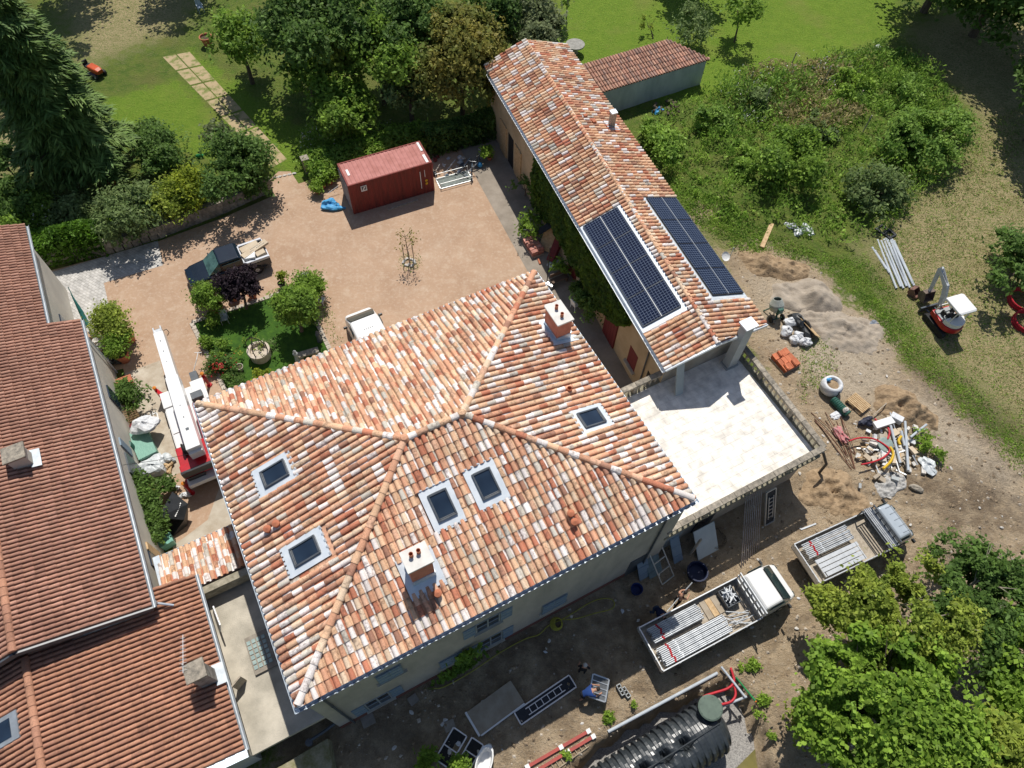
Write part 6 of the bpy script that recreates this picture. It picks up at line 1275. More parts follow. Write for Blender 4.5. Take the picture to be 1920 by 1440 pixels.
# --- concrete mixer
mx_ = thing('concrete_mixer', 'grey green concrete mixer on two wheels beside the sand heap', 'concrete mixer', G(1447, 590), 1.9)
b = MB(); b.lathe([(.14, -.42), (.40, -.30), (.46, 0), (.44, .12), (.27, .48), (.25, .50), (.23, .46)], (0, 0, .95), 20, axis=(.35, 0, .9), cap=False); b.lathe([(.01, -.421), (.14, -.42)], (0, 0, .95), 20, axis=(.35, 0, .9), cap=False); b.build('drum', mat('cement_splashed', (.50, .51, .47), .7, (.36, .39, .35), 5, 5), mx_)
b = MB(); b.bar((-.45, 0, .5), (.45, 0, .5), .08); b.bar((.4, -.4, .05), (.1, -.1, .7), .06); b.bar((.4, .4, .05), (.1, .1, .7), .06); b.bar((-.5, 0, .2), (-.1, 0, .9), .08); b.bar((-.5, -.4, .2), (-.5, .4, .2), .06); b.bar((0, -.5, .95), (0, .5, .95), .06); b.build('frame', M_green, mx_)
for s in (-1, 1): b = MB(); b.lathe([(.22, -.04), (.22, .04)], (-.5, s*.42, .22), 16, axis=(0, 1, 0)); b.build('wheel', M_black, mx_)
b = MB(); b.box((-.42, 0, .95), (.3, .35, .4)); b.build('motor_housing', M_green, mx_, bevel=.03)
# --- ride-on mower
mw = thing('ride_on_mower', 'small orange red ride on mower at the edge of the cedar on the dry lawn', 'mower', G(180, 140), -.5)
b = MB(); b.loft([ring(-.2, .32, .4, .85, .1), ring(.6, .32, .35, .8, .12), ring(.85, .26, .4, .68, .1)]); b.build('bonnet', mat('orange_red_paint', (.60, .09, .02), .4), mw)
b = MB(); b.box((-.45, 0, .62), (.5, .5, .18)); b.box((-.72, 0, .85), (.12, .46, .4)); b.build('seat', M_black, mw, bevel=.04); b = MB(); b.box((0, 0, .28), (1.1, 1.0, .16)); b.build('cutting_deck', M_dark, mw)
for x, r_ in ((-.55, .27), (.62, .2)):
    for s in (-1, 1): wheel(mw, x, s*.42, r_, .2)
# ------------------------------------------------------------------ things lying about
def put(name, label, cat, m, f, p=(0, 0, 0), rz=0, group=None, rx=0, ry=0, kind=None, bevel=0, smooth=False, parent=None):
    b = MB(); f(b); o = b.build(name, m, parent, bevel=bevel, smooth=smooth); o.location = p; o.rotation_euler = (rx, ry, rz)
    return o if parent else tag(o, label, cat, group, kind)
def boxf(dx, dy, dz, z=None): return lambda b: b.box((0, 0, dz/2 if z is None else z), (dx, dy, dz))
def px_ang(a, c): p, q = G(*a), G(*c); return math.atan2(q.y-p.y, q.x-p.x), (q-p).length
# piles
def heap(name, label, m, px, py, rx, ry, h, seed, rz=0, rough=.2, n=44, dent=None):
    p = G(px, py); N = n; u = np.linspace(-1, 1, N+1); X, Y = np.meshgrid(u, u, indexing='ij'); A = np.arctan2(Y, X)
    edge = 1-.16*np.sin(2*A+seed)-.12*np.sin(3*A+seed*2)-.08*np.sin(5*A+seed*3); d = np.hypot(X, Y)/np.clip(edge, .5, 1.3)*1.12+.16*(vnoise(X*rx+20, Y*ry+20, 1.3, seed)-.5)+.10*(vnoise(X*rx+20, Y*ry+20, 3.5, seed+1)-.5)
    f = np.clip(1-d**1.25, 0, 1); Z = h*f*(1+rough*2.2*(vnoise(X*rx+9, Y*ry+9, 1.7, seed)-.5))+rough*.5*f**.5*(vnoise(X*rx+9, Y*ry+9, 4.5, seed+2)-.5)+rough*.28*np.minimum(1, f*8)*(vnoise(X*rx+9, Y*ry+9, 9, seed+3)-.4)
    if dent: Z = Z-dent[3]*np.exp(-((X-dent[0])**2*2.2+(Y-dent[1])**2)/dent[2]**2)*np.minimum(1, f*3)
    Z = np.where(f > 0, np.maximum(Z, -.02)+.012, -.06); vs = np.stack([X*rx, Y*ry, Z], -1).reshape(-1, 3); ok = (f > 0)
    b = MB(); b.add(vs.tolist(), [(i*(N+1)+j, (i+1)*(N+1)+j, (i+1)*(N+1)+j+1, i*(N+1)+j+1) for i in range(N) for j in range(N) if ok[i:i+2, j:j+2].any()])
    o = b.build(name, m, smooth=True); o.location = (p.x, p.y, 0); o.rotation_euler = (0, 0, rz); return tag(o, label, 'heap')
heap('sand_heap', 'big heap of grey sand with a scooped hollow beside the mixer', M_sand, 1515, 560, 2.6, 1.75, 1.15, 3, -.5, .22, dent=(-.22, -.1, .42, 1.0))
heap('sand_spill', 'low spread of grey sand spilling downhill from the big heap', M_sand, 1580, 618, 2.7, 2.1, .38, 4, -.7, .55)
heap('earth_heap', 'brown earth heap below the wooden beam', M_earth, 1448, 498, 2.4, 1.5, .6, 5, -.3, .6)
heap('soil_heap', 'tan clod covered soil heap above the rubble', M_earth, 1692, 765, 2.0, 1.6, .7, 6, -.3, .6)
heap('dug_soil', 'low brown soil heap at the corner of the terrace annex', M_earth, 1562, 925, 2.0, 1.6, .45, 7, .3, .6)
heap('gravel_spill', 'pale gravel spill below the rubble heap', mat('pale_gravel', (.52, .51, .49), .95, (.34, .33, .31), 14, 6, .8, 26), 1668, 905, 1.1, .8, .16, 9, .2, .5)
# grey pipes
PIPES = [((1645, 450), (1681, 541)), ((1652, 452), (1689, 538)), ((1657, 449), (1694, 541)), ((1664, 450), (1700, 537)), ((1668, 447), (1706, 540)), ((1672, 449), (1712, 533)), ((1635, 464), (1662, 505)), ((1640, 470), (1668, 512)), ((1676, 452), (1714, 536)), ((1661, 447), (1697, 528))]
for k, (a, c) in enumerate(PIPES):
    p, q = G(*a, .08), G(*c, .08); r = .075
    b = MB(); d = q-p; b.tube([(0, 0, 0), d*.5, d], r, 10, cap=False); b.tube([d*.02, d*.04, d*.96, d*.98], r*.72, 8, cap=False); b.lathe([(r*1.2, 0), (r*1.2, .14)], (0, 0, 0), 10, axis=tuple(d.normalized()))
    o = b.build('drain_pipe', M_pvc); o.location = p; tag(o, 'long grey plastic drain pipe in the fan of pipes on the grass' if k not in (6, 7) else 'short grey plastic drain pipe at the left side of the fan of pipes', 'pipe', 'grey drain pipes on the grass' if k not in (6, 7) else 'short grey pipes on the grass')
for px, py, lab in ((1652, 434, 'black square manhole frame above the grey pipes, upper one'), (1665, 442, 'black square manhole frame touching the heads of the grey pipes')):
    def f(b):
        for s in (-1, 1): b.box((s*.3, 0, .12), (.14, .74, .24)); b.box((0, s*.3, .12), (.46, .14, .24))
        b.box((0, 0, .05), (.46, .46, .06))
    put('manhole_frame', lab, 'manhole frame', M_blackpl, f, G(px, py), .6, 'manhole frames by the pipes', bevel=.02)
a_, l_ = px_ang((1427, 467), (1452, 408)); put('timber_beam', 'thick raw timber beam lying on the bank above the earth heap', 'beam', M_wood, lambda b: b.box((0, 0, .12), (l_, .30, .22)), (G(1427, 467)+G(1452, 408))/2, a_, bevel=.01)
for k, (px, py, s) in enumerate(((1482, 428, .5), (1496, 436, .45), (1510, 432, .5), (1518, 441, .35), (1474, 424, .32))):
    put('plastic_sack', ('crumpled white sack in the heap beyond the earth bank, left middle', 'crumpled white sack low in the heap beyond the earth bank', 'clear crumpled sack at the right of the heap beyond the earth bank', 'small white sack at the far right of the heap beyond the earth bank', 'small white sack at the far left of the heap beyond the earth bank')[k], 'sack', M_plas if k % 2 else M_bag, lambda b: b.blob((0, 0, s*.25), (s*2, s*1.5, s*.9), k+30, .35, 14, flat=.3), G(px, py), k, 'sacks beyond the earth bank')
# bags and board by the mixer
for k, (px, py, s, lab) in enumerate(((1480, 608, .55, 'white builder bag at the top left of the bag pile'), (1472, 625, .55, 'white builder bag at the left of the bag pile'), (1486, 640, .45, 'white builder bag at the lower left of the bag pile'), (1497, 632, .4, 'white builder bag in the middle of the bag pile'), (1508, 645, .5, 'white builder bag at the lower right of the bag pile'))):
    put('builder_bag', lab, 'bag', M_bag, lambda b: b.blob((0, 0, s*.42), (s*1.5, s*1.25, s*1.1), k+50, .22, 16, flat=.38), G(px, py), k*.8, 'bags in the pile by the barn gable')
put('black_sheet', 'crumpled black sheet over the bag pile by the barn gable', 'sheet', M_blackpl, lambda b: b.blob((0, 0, .35), (.8, 1.6, .7), 60, .35, 16, flat=.35), G(1500, 615), .5)
put('plywood_board', 'tan plywood board leaning on the bag pile', 'board', M_wood, boxf(.9, 1.5, .03, 0), G(1515, 622)+Vector((0, 0, .4)), .5, ry=.75)
# roof tile pallets
def tile_stack(label, p, rz, nx_, ny_, nz, m=None, name='tile_stack'):
    t = thing(name, label, 'tile stack', p, rz); b = MB(); b.box((0, 0, .07), (nx_*.30+.1, ny_*.46, .12)); b.build('pallet', M_oldwood, t)
    b = MB()
    for i in range(nx_):
        for j in range(ny_):
            for k in range(nz): b.box(((i-(nx_-1)/2)*.30+rnd.uniform(-.015, .015), (j-(ny_-1)/2)*.46+rnd.uniform(-.02, .02), .17+k*.10), (.27, .43, .07), rnd.uniform(-.05, .05), 0, .10)
            if rnd.random() > .5: b.tube([((i-(nx_-1)/2)*.30, (j-(ny_-1)/2)*.46-.18, .16+nz*.10), ((i-(nx_-1)/2)*.30+.04, (j-(ny_-1)/2)*.46+.2, .18+nz*.10)], .09, 6)
    b.build('tiles', m or mat('new_orange_tile', (.60, .20, .10), .8, (.46, .14, .07), 4, 5, island=.2), t); return t
tile_stack('pallet of new orange roof tiles beside the terrace balustrade', G(1470, 680), .55, 4, 3, 3)
tile_stack('stack of pinkish roof tiles in the sun at the alley edge', G(1000, 467), -1.1, 5, 2, 4, mat('pink_tile', (.58, .30, .24), .85, (.42, .16, .12), 5, 5, island=.25))
tile_stack('low stack of terracotta roof tiles at the edge of the link roof', H(-10.9, 3.75), HA+.05, 9, 1, 3, mat('worn_orange_tile', (.60, .30, .19), .85, (.45, .18, .10), 5, 5, island=.2))
put('tile_piece', 'single curved tile lying at the alley edge below the tile stack', 'tile', M_terra, lambda b: b.tube([(0, -.22, .07), (0, .22, .07)], .075, 8), G(1011, 492), .3)
# big bag with sand
t = thing('big_bag', 'open white bulk bag half filled with earth by the pallet', 'bulk bag', G(1553, 732), .3)
b = MB(); b.lathe([(.42, 0), (.60, .2), (.66, .5), (.58, .78), (.46, .86), (.40, .80), (.36, .66)], (0, 0, 0), 18, cap=False); b.build('bag', M_bag, t, smooth=True); b = MB(); b.lathe([(.001, .72), (.2, .70), (.39, .64)], (0, 0, 0), 14, cap=False); b.build('earth', M_earth, t)
b = MB(); b.blob((-.2, .3, .84), (.3, .2, .16), 3, .3, 10); b.build('blue_flap', M_blue, t); b = MB(); b.bar((.05, -.66, .2), (.08, -.62, .75), .05); b.build('strap', M_black, t)
def pallet(b, w_=1.15, d=.85):
    for k in range(7): b.box((0, -d/2+.06+k*(d-.12)/6, .13), (w_, .085, .025))
    for x in (-w_/2+.07, 0, w_/2-.07): b.box((x, 0, .06), (.09, d, .09)); b.box((x, 0, .012), (.09, d, .024))
for k in range(2): put('wooden_pallet', ('pale wooden pallet on top of the small stack by the rubble', 'wooden pallet underneath the small stack by the rubble')[1-k], 'pallet', M_wood, pallet, G(1606, 760)+Vector((.03*k, .02*k, .15*k)), 2.2+.05*k, 'pallets by the rubble')
put('green_roll', 'dark green ribbed roll lying below the bulk bag', 'roll', M_green, lambda b: [b.lathe([(.22, 0), (.25, .02), (.25, .10), (.22, .12)], (-.6+.125*k, 0, .25), 14, axis=(1, 0, 0)) for k in range(10)], G(1573, 767), 2.15)
put('stone_block', 'pale stone block sitting on the end of the green roll', 'stone', M_rub, lambda b: b.blob((0, 0, .3), (.42, .36, .4), 5, .15, 10), G(1580, 776)+Vector((0, 0, .1)), .4)
put('cement_sheet', 'white torn paper sack beside the green roll', 'sack', M_bag, lambda b: b.blob((0, 0, .06), (.7, .5, .14), 6, .3, 12, flat=.3), G(1566, 780), .4)
# rebar bundle
for k in range(9):
    a, c = (1517+rnd.uniform(0, 60), 770+rnd.uniform(-5, 20)), (1598+rnd.uniform(-12, 10), 868+rnd.uniform(-22, 14)); p, q = G(*a, .04), G(*c, .05)
    b = MB(); d = q-p; b.tube([(0, 0, 0), d*.35+Vector((0, 0, .06+.02*k)), d*.7+Vector((0, 0, .03*k)), d], .022, 6); o = b.build('reinforcing_bar', mat('rusty_bar', (.22, .10, .06), .85, (.13, .06, .04), 8, 4)); o.location = p; tag(o, 'rusty reinforcing bar in the splayed bundle by the terrace corner', 'steel bar', 'reinforcing bars by the terrace corner')
put('red_mesh', 'crumpled red plastic mesh tied round the rusty bars', 'mesh', mat('pink_red_mesh', (.55, .12, .15), .7, (.40, .30, .26), 14, 4), lambda b: b.blob((0, 0, .18), (.5, 1.2, .35), 8, .4, 14, flat=.3), G(1574, 818), .5)
# the rubble heap: separate pieces
rs = random.Random(12); RC = G(1662, 838)
def rub(px, py): return G(px+rs.gauss(0, 26), py+rs.gauss(0, 26))
for k in range(80):
    p = rub(1665, 842); s = rs.uniform(.18, .5); m = (M_rub, M_bag, M_conc, M_rub, M_board, M_card, M_cgrey)[k % 7]
    put('rubble_piece', 'broken chunk of pale masonry in the rubble heap', 'rubble', m, lambda b: b.box((0, 0, s*.2), (s, s*rs.uniform(.4, .9), s*rs.uniform(.2, .45)), 0, rs.uniform(-.3, .3), rs.uniform(-.3, .3)), p+Vector((0, 0, rs.uniform(0, .25))), rs.uniform(0, 3), 'broken masonry in the rubble heap')
for k in range(34):
    p = rub(1660, 845); l = rs.uniform(.5, 1.3)
    put('scrap_stick', 'short batten or strip lying across the rubble heap', 'batten', (M_wood, M_oldwood, M_white, M_alu)[k % 4], lambda b: b.box((0, 0, 0), (l, .06, .04)), p+Vector((0, 0, rs.uniform(.15, .4))), rs.uniform(0, 3.1), 'battens in the rubble heap', ry=rs.uniform(-.2, .2))
put('white_slab', 'white insulation slab on the upper side of the rubble heap', 'slab', M_white, boxf(1.25, .45, .2), G(1650, 800)+Vector((0, 0, .35)), .35, bevel=.02)
put('white_block', 'thick white foam block at the top right of the rubble heap', 'block', M_bag, boxf(.7, .4, .4), G(1675, 790)+Vector((0, 0, .15)), -.6, bevel=.03)
put('grey_disc', 'round grey green lid on the rubble heap inside the red hose', 'lid', mat('grey_green_lid', (.30, .38, .35), .6), lambda b: b.lathe([(.001, 0), (.42, 0), (.44, .05), (.38, .07), (.001, .08)], (0, 0, 0), 22, cap=False), G(1654, 840)+Vector((0, 0, .4)), 0, rx=.15)
def hosepath(name, label, m, pts, r, z, cat='hose', closed=False):
    P_ = [G(x, y, z) if not callable(z) else G(x, y, z(i)) for i, (x, y) in enumerate(pts)]; o_ = P_[0].copy(); Q = [p-o_ for p in P_]; S = []
    for i in range(len(Q)-1):
        p0, p1, p2, p3 = Q[max(i-1, 0)], Q[i], Q[i+1], Q[min(i+2, len(Q)-1)]
        for k in range(5): t = k/5; S.append(.5*((2*p1)+(p2-p0)*t+(2*p0-5*p1+4*p2-p3)*t*t+(-p0+3*p1-3*p2+p3)*t**3))
    S.append(Q[-1]); b = MB(); b.tube(S, r, 8); o = b.build(name, m, smooth=True); o.location = o_; return tag(o, label, cat)
hosepath('red_conduit', 'dark red conduit bent in a wide loop over the rubble heap', M_redpipe, [(1592, 827), (1612, 821), (1638, 823), (1660, 835), (1668, 845), (1656, 858), (1634, 867), (1615, 871)], .05, .5)
hosepath('yellow_conduit', 'thick yellow conduit curving down the rubble heap', M_ypipe, [(1669, 838), (1675, 850), (1670, 865), (1656, 879)], .075, .55)
hosepath('yellow_conduit_end', 'short thick yellow conduit stub between the grey pipes in the rubble', M_ypipe, [(1690, 818), (1685, 826), (1688, 834)], .075, .55)
hosepath('red_conduit_piece', 'short bright red conduit beside the white insulation slab', M_redpipe, [(1665, 802), (1668, 812), (1664, 824)], .055, .5); hosepath('red_conduit_stub', 'small red conduit stub near the top of the rubble heap', M_redpipe, [(1640, 785), (1646, 792), (1645, 797)], .05, .4)
for k, (a, c, lab) in enumerate((((1670, 798), (1688, 868), 'long grey pipe lying down the middle of the rubble heap'), ((1697, 790), (1703, 882), 'longest grey pipe at the right of the rubble heap'), ((1707, 820), (1737, 796), 'grey pipe pointing out of the rubble towards the bush'), ((1690, 808), (1696, 836), 'short fat grey pipe in the rubble heap'))):
    p, q = G(*a, .55), G(*c, .45); b = MB(); d = q-p; b.tube([(0, 0, 0), d], .07, 10); o = b.build('grey_pipe', M_pvc); o.location = p; tag(o, lab, 'pipe', 'grey pipes in the rubble heap')
put('plastic_heap', 'clear plastic sheeting at the right foot of the rubble heap', 'sheeting', M_plas, lambda b: b.blob((0, 0, .15), (.7, 1.2, .4), 14, .3, 14, flat=.3), G(1738, 875), .5)
put('long_stone', 'long yellowish stone at the lower end of the rubble heap', 'stone', M_stone, lambda b: b.blob((0, 0, .12), (.9, .35, .3), 15, .12, 12), G(1716, 917), -.4)
put('dark_tarp', 'dark crumpled tarpaulin at the upper left of the rubble heap', 'tarpaulin', mat('navy_tarp', (.03, .035, .06), .6), lambda b: b.blob((0, 0, .25), (.9, .6, .4), 16, .35, 12, flat=.3), G(1622, 795), .3)
# red coils and dish at the right edge
def coil(b, R0=.75, n=5, r=.05):
    for k in range(n): b.tube([((R0-.03*(k % 2))*math.cos(a), (R0-.03*(k % 2))*math.sin(a), .06+.09*k) for a in [i*math.pi/12 for i in range(24)]], r, 6, closed=True)
for px, py, R0, lab in ((1913, 566, .85, 'red coil of conduit at the right edge below the shrub'), (1920, 607, .8, 'lower red coil of conduit cut by the right edge')):
    put('conduit_coil', lab, 'coil', M_redpipe, lambda b: coil(b, R0), G(px, py), 0, 'red conduit coils', rx=.12)
put('grey_rags', 'small grey rags lying on the sand edge', 'rags', mat('grey_rag', (.24, .27, .32), .8), lambda b: b.blob((0, 0, .06), (.7, .35, .16), 17, .4, 12, flat=.3), G(1636, 607), .2)
put('satellite_dish', 'small white dish on a bent pole just below the solar panels', 'dish', M_white, lambda b: (b.lathe([(.001, 0), (.2, .03), (.32, .09)], (0, 0, 1.0), 16, axis=(.3, -.5, .8), cap=False), b.tube([(0, 0, 0), (0, 0, 1.0)], .03, 6), b.tube([(.35, .1, .7), (.45, .25, 1.6)], .03, 6), b.tube([(0, 0, .8), (.35, .1, .7)], .02, 6)), G(1352, 500), 0)
# fence posts in the wild ground
for px, py, z, lab in ((1400, 168, 1.1, 'leftmost of the old fence posts along the lawn edge'), (1437, 160, 1.1, 'old fence post right of the leftmost pair along the lawn edge'), (1480, 130, 1.0, 'old fence post by the white umbels'), (1538, 168, 1.6, 'leaning dark post among the dry grass'), (1600, 205, 1.2, 'thin dark post in the middle of the weeds'), (1612, 258, 1.5, 'grey wooden post beside the dry grass patch'), (1425, 215, 1.9, 'tall leaning stake above the wide green bush'), (1520, 300, 1.3, 'post rising beside the wide green bush')):
    put('fence_post', lab, 'post', M_oldwood, lambda b: b.tube([(0, 0, 0), (.08, .05, z+.5)], .05, 6), G(px, py), 0, 'old posts in the overgrown ground')
put('metal_box', 'small pale metal box at the edge of the lawn under the trees', 'box', M_alu, boxf(.5, .4, .7), G(1640, 100), .4)
for k in range(16):
    put('firewood_log', 'split log in the dark heap against the grey shed wall', 'log', mat('log_wood', (.13, .10, .075), .95, (.07, .055, .04), 8, 4), lambda b: b.lathe([(.10, -.28), (.11, .28)], (0, 0, .12), 7, axis=(1, 0, 0)), G(1245+rs.uniform(-25, 30), 205+rs.uniform(-10, 12))+Vector((0, 0, rs.uniform(0, .35))), rs.uniform(0, 3), 'logs against the shed')
put('shed_tarp', 'blue tarpaulin scrap against the foot of the shed wall', 'tarpaulin', M_blue, lambda b: b.blob((0, 0, .25), (1.1, .5, .5), 18, .3, 12, flat=.3), G(1232, 214), .5)
put('millstone', 'round grey stone table on a thick foot beyond the barn gable', 'stone table', mat('grey_granite', (.36, .35, .32), .9, (.24, .235, .21), 5, 6, .3), lambda b: (b.lathe([(.78, .72), (.80, .76), (.80, .86), (.06, .88)], (0, 0, 0), 28), b.lathe([(.3, 0), (.22, .4), (.3, .72)], (0, 0, 0), 12)), G(1077, 100), 0)
# ------------------------------------------------------------------ south yard
pw = thing('scaffold_poles', None, None) if False else None
wpS = lambda x, z: H(x, -7.02, z)
for k in range(9):
    x = 13.05+k*.13; b = MB(); p, q = H(x-.75+.1*k*.5, -9.55+.05*k, .03), H(x+.25, -7.12, 3.2-.02*k); b.tube([(0, 0, 0), q-p], .028, 8); o = b.build('leaning_pole', mat('dull_pole', (.34, .32, .32), .5, (.24, .19, .18), 6, 4, metal=.3)); o.location = p
    tag(o, 'scaffold pole leaning against the terrace annex wall', 'scaffold pole', 'scaffold poles leaning on the annex')
def platform(b, L=2.5, w_=.62):
    for s in (-1, 1): b.box((0, s*w_/2, .04), (L, .06, .09))
    for s in (-1, 1): b.box((s*L/2, 0, .04), (.06, w_-.06, .09))
def ladder(b, L=1.6, w_=.30, z=.09, n=6):
    for s in (-1, 1): b.box((0, s*w_/2, z), (L, .04, .04))
    for k in range(n): b.box((-L/2+L*(k+.5)/n, 0, z), (.035, w_-.04, .035))
def trap(label, name, loc, rot, L=2.5):
    t = thing(name, label, 'scaffold platform', loc); t.rotation_euler = rot
    b = MB(); platform(b, L); b.build('frame', M_alu, t); b = MB(); b.box((0, 0, .03), (L-.06, .56, .03)); b.build('deck', mat('dark_deck', (.035, .04, .05), .6), t); b = MB(); ladder(b, L*.66); b.build('ladder', M_alu, t); return t
trap('aluminium trapdoor platform with its ladder leaning against the annex wall', 'trapdoor_platform', H(15.1, -7.75, 1.25), (0, -1.15, HA+math.pi/2))
a_, l_ = px_ang((972, 1342), (1075, 1272)); trap('aluminium trapdoor platform with its ladder lying on the shaded ground', 'trapdoor_platform', (G(972, 1350)+G(1072, 1275))/2, (0, 0, a_), l_)
a_, l_ = px_ang((885, 1365), (970, 1300)); t = thing('panel_sheet', 'large brown board with a white edge lying on the shaded ground', 'board', (G(873, 1342)+G(985, 1312))/2+Vector((0, 0, .02)), px_ang((876, 1338), (963, 1275))[0])
b = MB(); b.box((0, 0, .10), (2.45, 1.15, .05)); b.build('board', M_board, t); b = MB(); b.box((-1.27, 0, .10), (.10, 1.2, .13)); b.box((0, -.62, .10), (2.4, .07, .13)); b.build('edge_trim', M_wpaint, t)
put('aluminium_frame', None, None, M_alu, lambda b: None) if False else None
def frame_panel(b, L=1.0, w_=.55):
    platform(b, L, w_); [b.box((-L/2+L*(k+1)/4, 0, .04), (.04, w_-.05, .05)) for k in range(3)]
for px, py, L, w_, lab in ((846, 1402, 1.5, .72, 'dark screen panel with a pale frame at the bottom edge, left one'), (884, 1411, 1.05, .62, 'dark screen panel with a pale frame at the bottom edge, right one')):
    t = thing('screen_panel', lab, 'panel', G(px, py), px_ang((832, 1430), (862, 1378))[0], 'screen panels at the bottom edge'); b = MB(); platform(b, L, w_); b.box((-.05, 0, .05), (.05, w_-.06, .05)); b.build('frame', M_alu, t); b = MB(); b.box((0, 0, .02), (L-.04, w_-.04, .02)); b.build('mesh', M_black, t)
put('bathtub', 'old white bathtub at the bottom edge beside the bush', 'bathtub', M_white, lambda b: (b.loft([[(x*s, y*s, z) for x, y in [(math.cos(a)*.75*(1 if abs(math.cos(a)) < .8 else .96), math.sin(a)*.35) for a in [i*math.pi/9 for i in range(18)]]] for s, z in ((.75, .02), (.95, .4), (1.0, .55), (1.05, .56), (1.05, .52), (.9, .54), (.82, .3), (.7, .1))], False), b.add([(x*.7, y*.7, .1) for x, y in [(math.cos(a)*.75, math.sin(a)*.35) for a in [i*math.pi/9 for i in range(18)]]], [tuple(range(18))])), G(908, 1432), 1.3)
for k, (a, c, lab) in enumerate((((985, 1440), (1105, 1370), 'red steel beam with white ends lying on the sunlit ground, upper one'), ((1003, 1447), (1114, 1380), 'red steel beam with white ends lying on the sunlit ground, lower one'))):
    p, q = G(*a, .1), G(*c, .1); t = thing('red_beam', lab, 'steel beam', (p+q)/2, px_ang(a, c)[0], 'red beams on the ground'); L = (q-p).length
    b = MB(); b.box((0, 0, 0), (L, .14, .12)); b.build('beam', mat('faded_red_paint', (.42, .08, .06), .6, (.33, .07, .06), 3, 5), t); b = MB(); [b.box((x*L/2, 0, .005), (.2, .2, .16)) for x in (-.94, .1, .97)]; b.build('brackets', M_white, t)
a_, l_ = px_ang((1030, 1440), (1100, 1390)); put('small_ladder', 'rusty narrow ladder lying under the red beams', 'ladder', mat('tan_ladder', (.42, .34, .24), .8), lambda b: ladder(b, 2.2, .34, .05, 9), G(1062, 1420)+Vector((0, 0, .03)), a_)
for k, (px, py) in enumerate(((1163, 1294), (1173, 1299))):
    def f(b):
        for x in (-.24, -.08, .08, .24): b.box((x, 0, .10), (.04, .20, .19))
        for y in (-.09, .09): b.box((0, y, .10), (.44, .03, .19))
    put('concrete_block', ('hollow concrete block beside the shadow edge, left one', 'hollow concrete block beside the shadow edge, right one')[k], 'concrete block', M_cgrey, f, G(px, py), HA+1.57+.1*k, 'hollow concrete blocks')
for px, py, s, lab in ((690, 1350, .6, 'square paving slab nearest the house corner'), (843, 1361, .5, 'square paving slab beside the screen panels'), (775, 1312, .45, 'square paving slab under the closed shutters'), (1315, 1019, .6, 'square slab lying by the annex wall')):
    put('paving_slab', lab, 'paving slab', mat('dull_slab', (.33, .29, .24), .95, (.25, .22, .18), 3, 5), boxf(s, s*.9, .06), G(px, py)+Vector((0, 0, .0)), HA+rs.uniform(-.2, .2), 'loose paving slabs')
hosepath('yellow_hose', 'yellow hose running along the foot of the south wall', M_yhose, [(812, 1290), (832, 1288), (880, 1262), (940, 1222), (985, 1198), (1010, 1190), (1030, 1172), (1060, 1158), (1110, 1128), (1140, 1122), (1152, 1130), (1146, 1142), (1115, 1150), (1080, 1160), (1055, 1162)], .022, .05)
put('hose_coil', 'tight coil of yellow hose near the south wall', 'hose coil', M_yhose, lambda b: [b.tube([((.30-.03*k)*math.cos(a)+.02*k, (.32-.02*k)*math.sin(a), .04+.035*k) for a in [i*math.pi/10 for i in range(20)]], .022, 6, closed=True) for k in range(5)], G(1043, 1170), 0)
put('navy_tub', 'big round navy tub in the shade by the annex', 'tub', mat('navy_plastic', (.012, .02, .06), .5), lambda b: b.lathe([(.40, 0), (.50, .55), (.54, .58), (.54, .64), (.47, .64), (.42, .3), (.001, .28)], (0, 0, 0), 22, cap=False), G(1303, 1078), 0)
put('navy_bucket', 'blue bucket in the dark by the open shutter', 'bucket', mat('royal_blue_plastic', (.01, .03, .14), .5), lambda b: b.lathe([(.24, 0), (.30, .38), (.31, .40), (.27, .38), (.22, .1), (.001, .08)], (0, 0, 0), 16, cap=False), G(1192, 1108), 0)
for px, x, lab, m, w_, h_, ln in ((0, 7.55, 'grey blue shutter leaning on the south wall near the annex', M_shut, .62, 1.7, .5), (0, 8.15, 'second grey blue shutter leaning further open near the annex', mat('grey_green_shutter', (.20, .26, .27), .7), .8, 1.7, .7), (0, 9.6, 'narrow blue grey shutter leaning beside the annex door', M_shut, .55, 2.0, .6)):
    put('leaning_shutter', lab, 'shutter', m, lambda b: (b.box((0, 0, h_/2), (w_, .05, h_)), [b.box((0, -.035, h_*(.2+.3*k)), (w_-.06, .02, .08)) for k in range(3)]), H(x, -7.3-ln*.8, 0), HA, 'shutters leaning on the south wall', rx=-ln)
put('metal_mesh_frame', 'tall pale framed panel leaning on the wall in front of the shutters', 'panel', M_alu, lambda b: [b.bar(a, c, .05) for a, c in (((-.4, 0, 0), (-.4, 0, 2)), ((.4, 0, 0), (.4, 0, 2)), ((-.4, 0, 2), (.4, 0, 2)), ((-.4, 0, .03), (.4, 0, .03)), ((-.4, 0, .7), (.4, 0, .7)), ((-.4, 0, 1.35), (.4, 0, 1.35)))], H(8.55, -8.35, 0), HA+.15, rx=-.75)
put('wood_post', 'upright wooden post standing beside the annex opening', 'post', M_oldwood, lambda b: b.box((0, 0, 1.15), (.12, .10, 2.3)), H(10.35, -7.75, 0), HA)
put('grey_glass_sheet', 'large pale grey sheet leaning against the annex opening', 'sheet', mat('pale_grey_sheet', (.50, .56, .58), .4, (.42, .48, .50), 1.5, 3), boxf(1.3, .04, 1.9), H(11.2, -8.2, 0), HA, rx=-.6)
put('tangled_wire', 'tangle of thin brown wire on the ground by the annex', 'wire', mat('brown_wire', (.20, .15, .10), .8), lambda b: [b.tube([((.3+.25*rs.random())*math.cos(a+k), (.35+.3*rs.random())*math.sin(a+k), .05+.3*rs.random()) for a in [i*math.pi/8 for i in range(17)]], .012, 4) for k in range(6)], G(1342, 1012), 0)
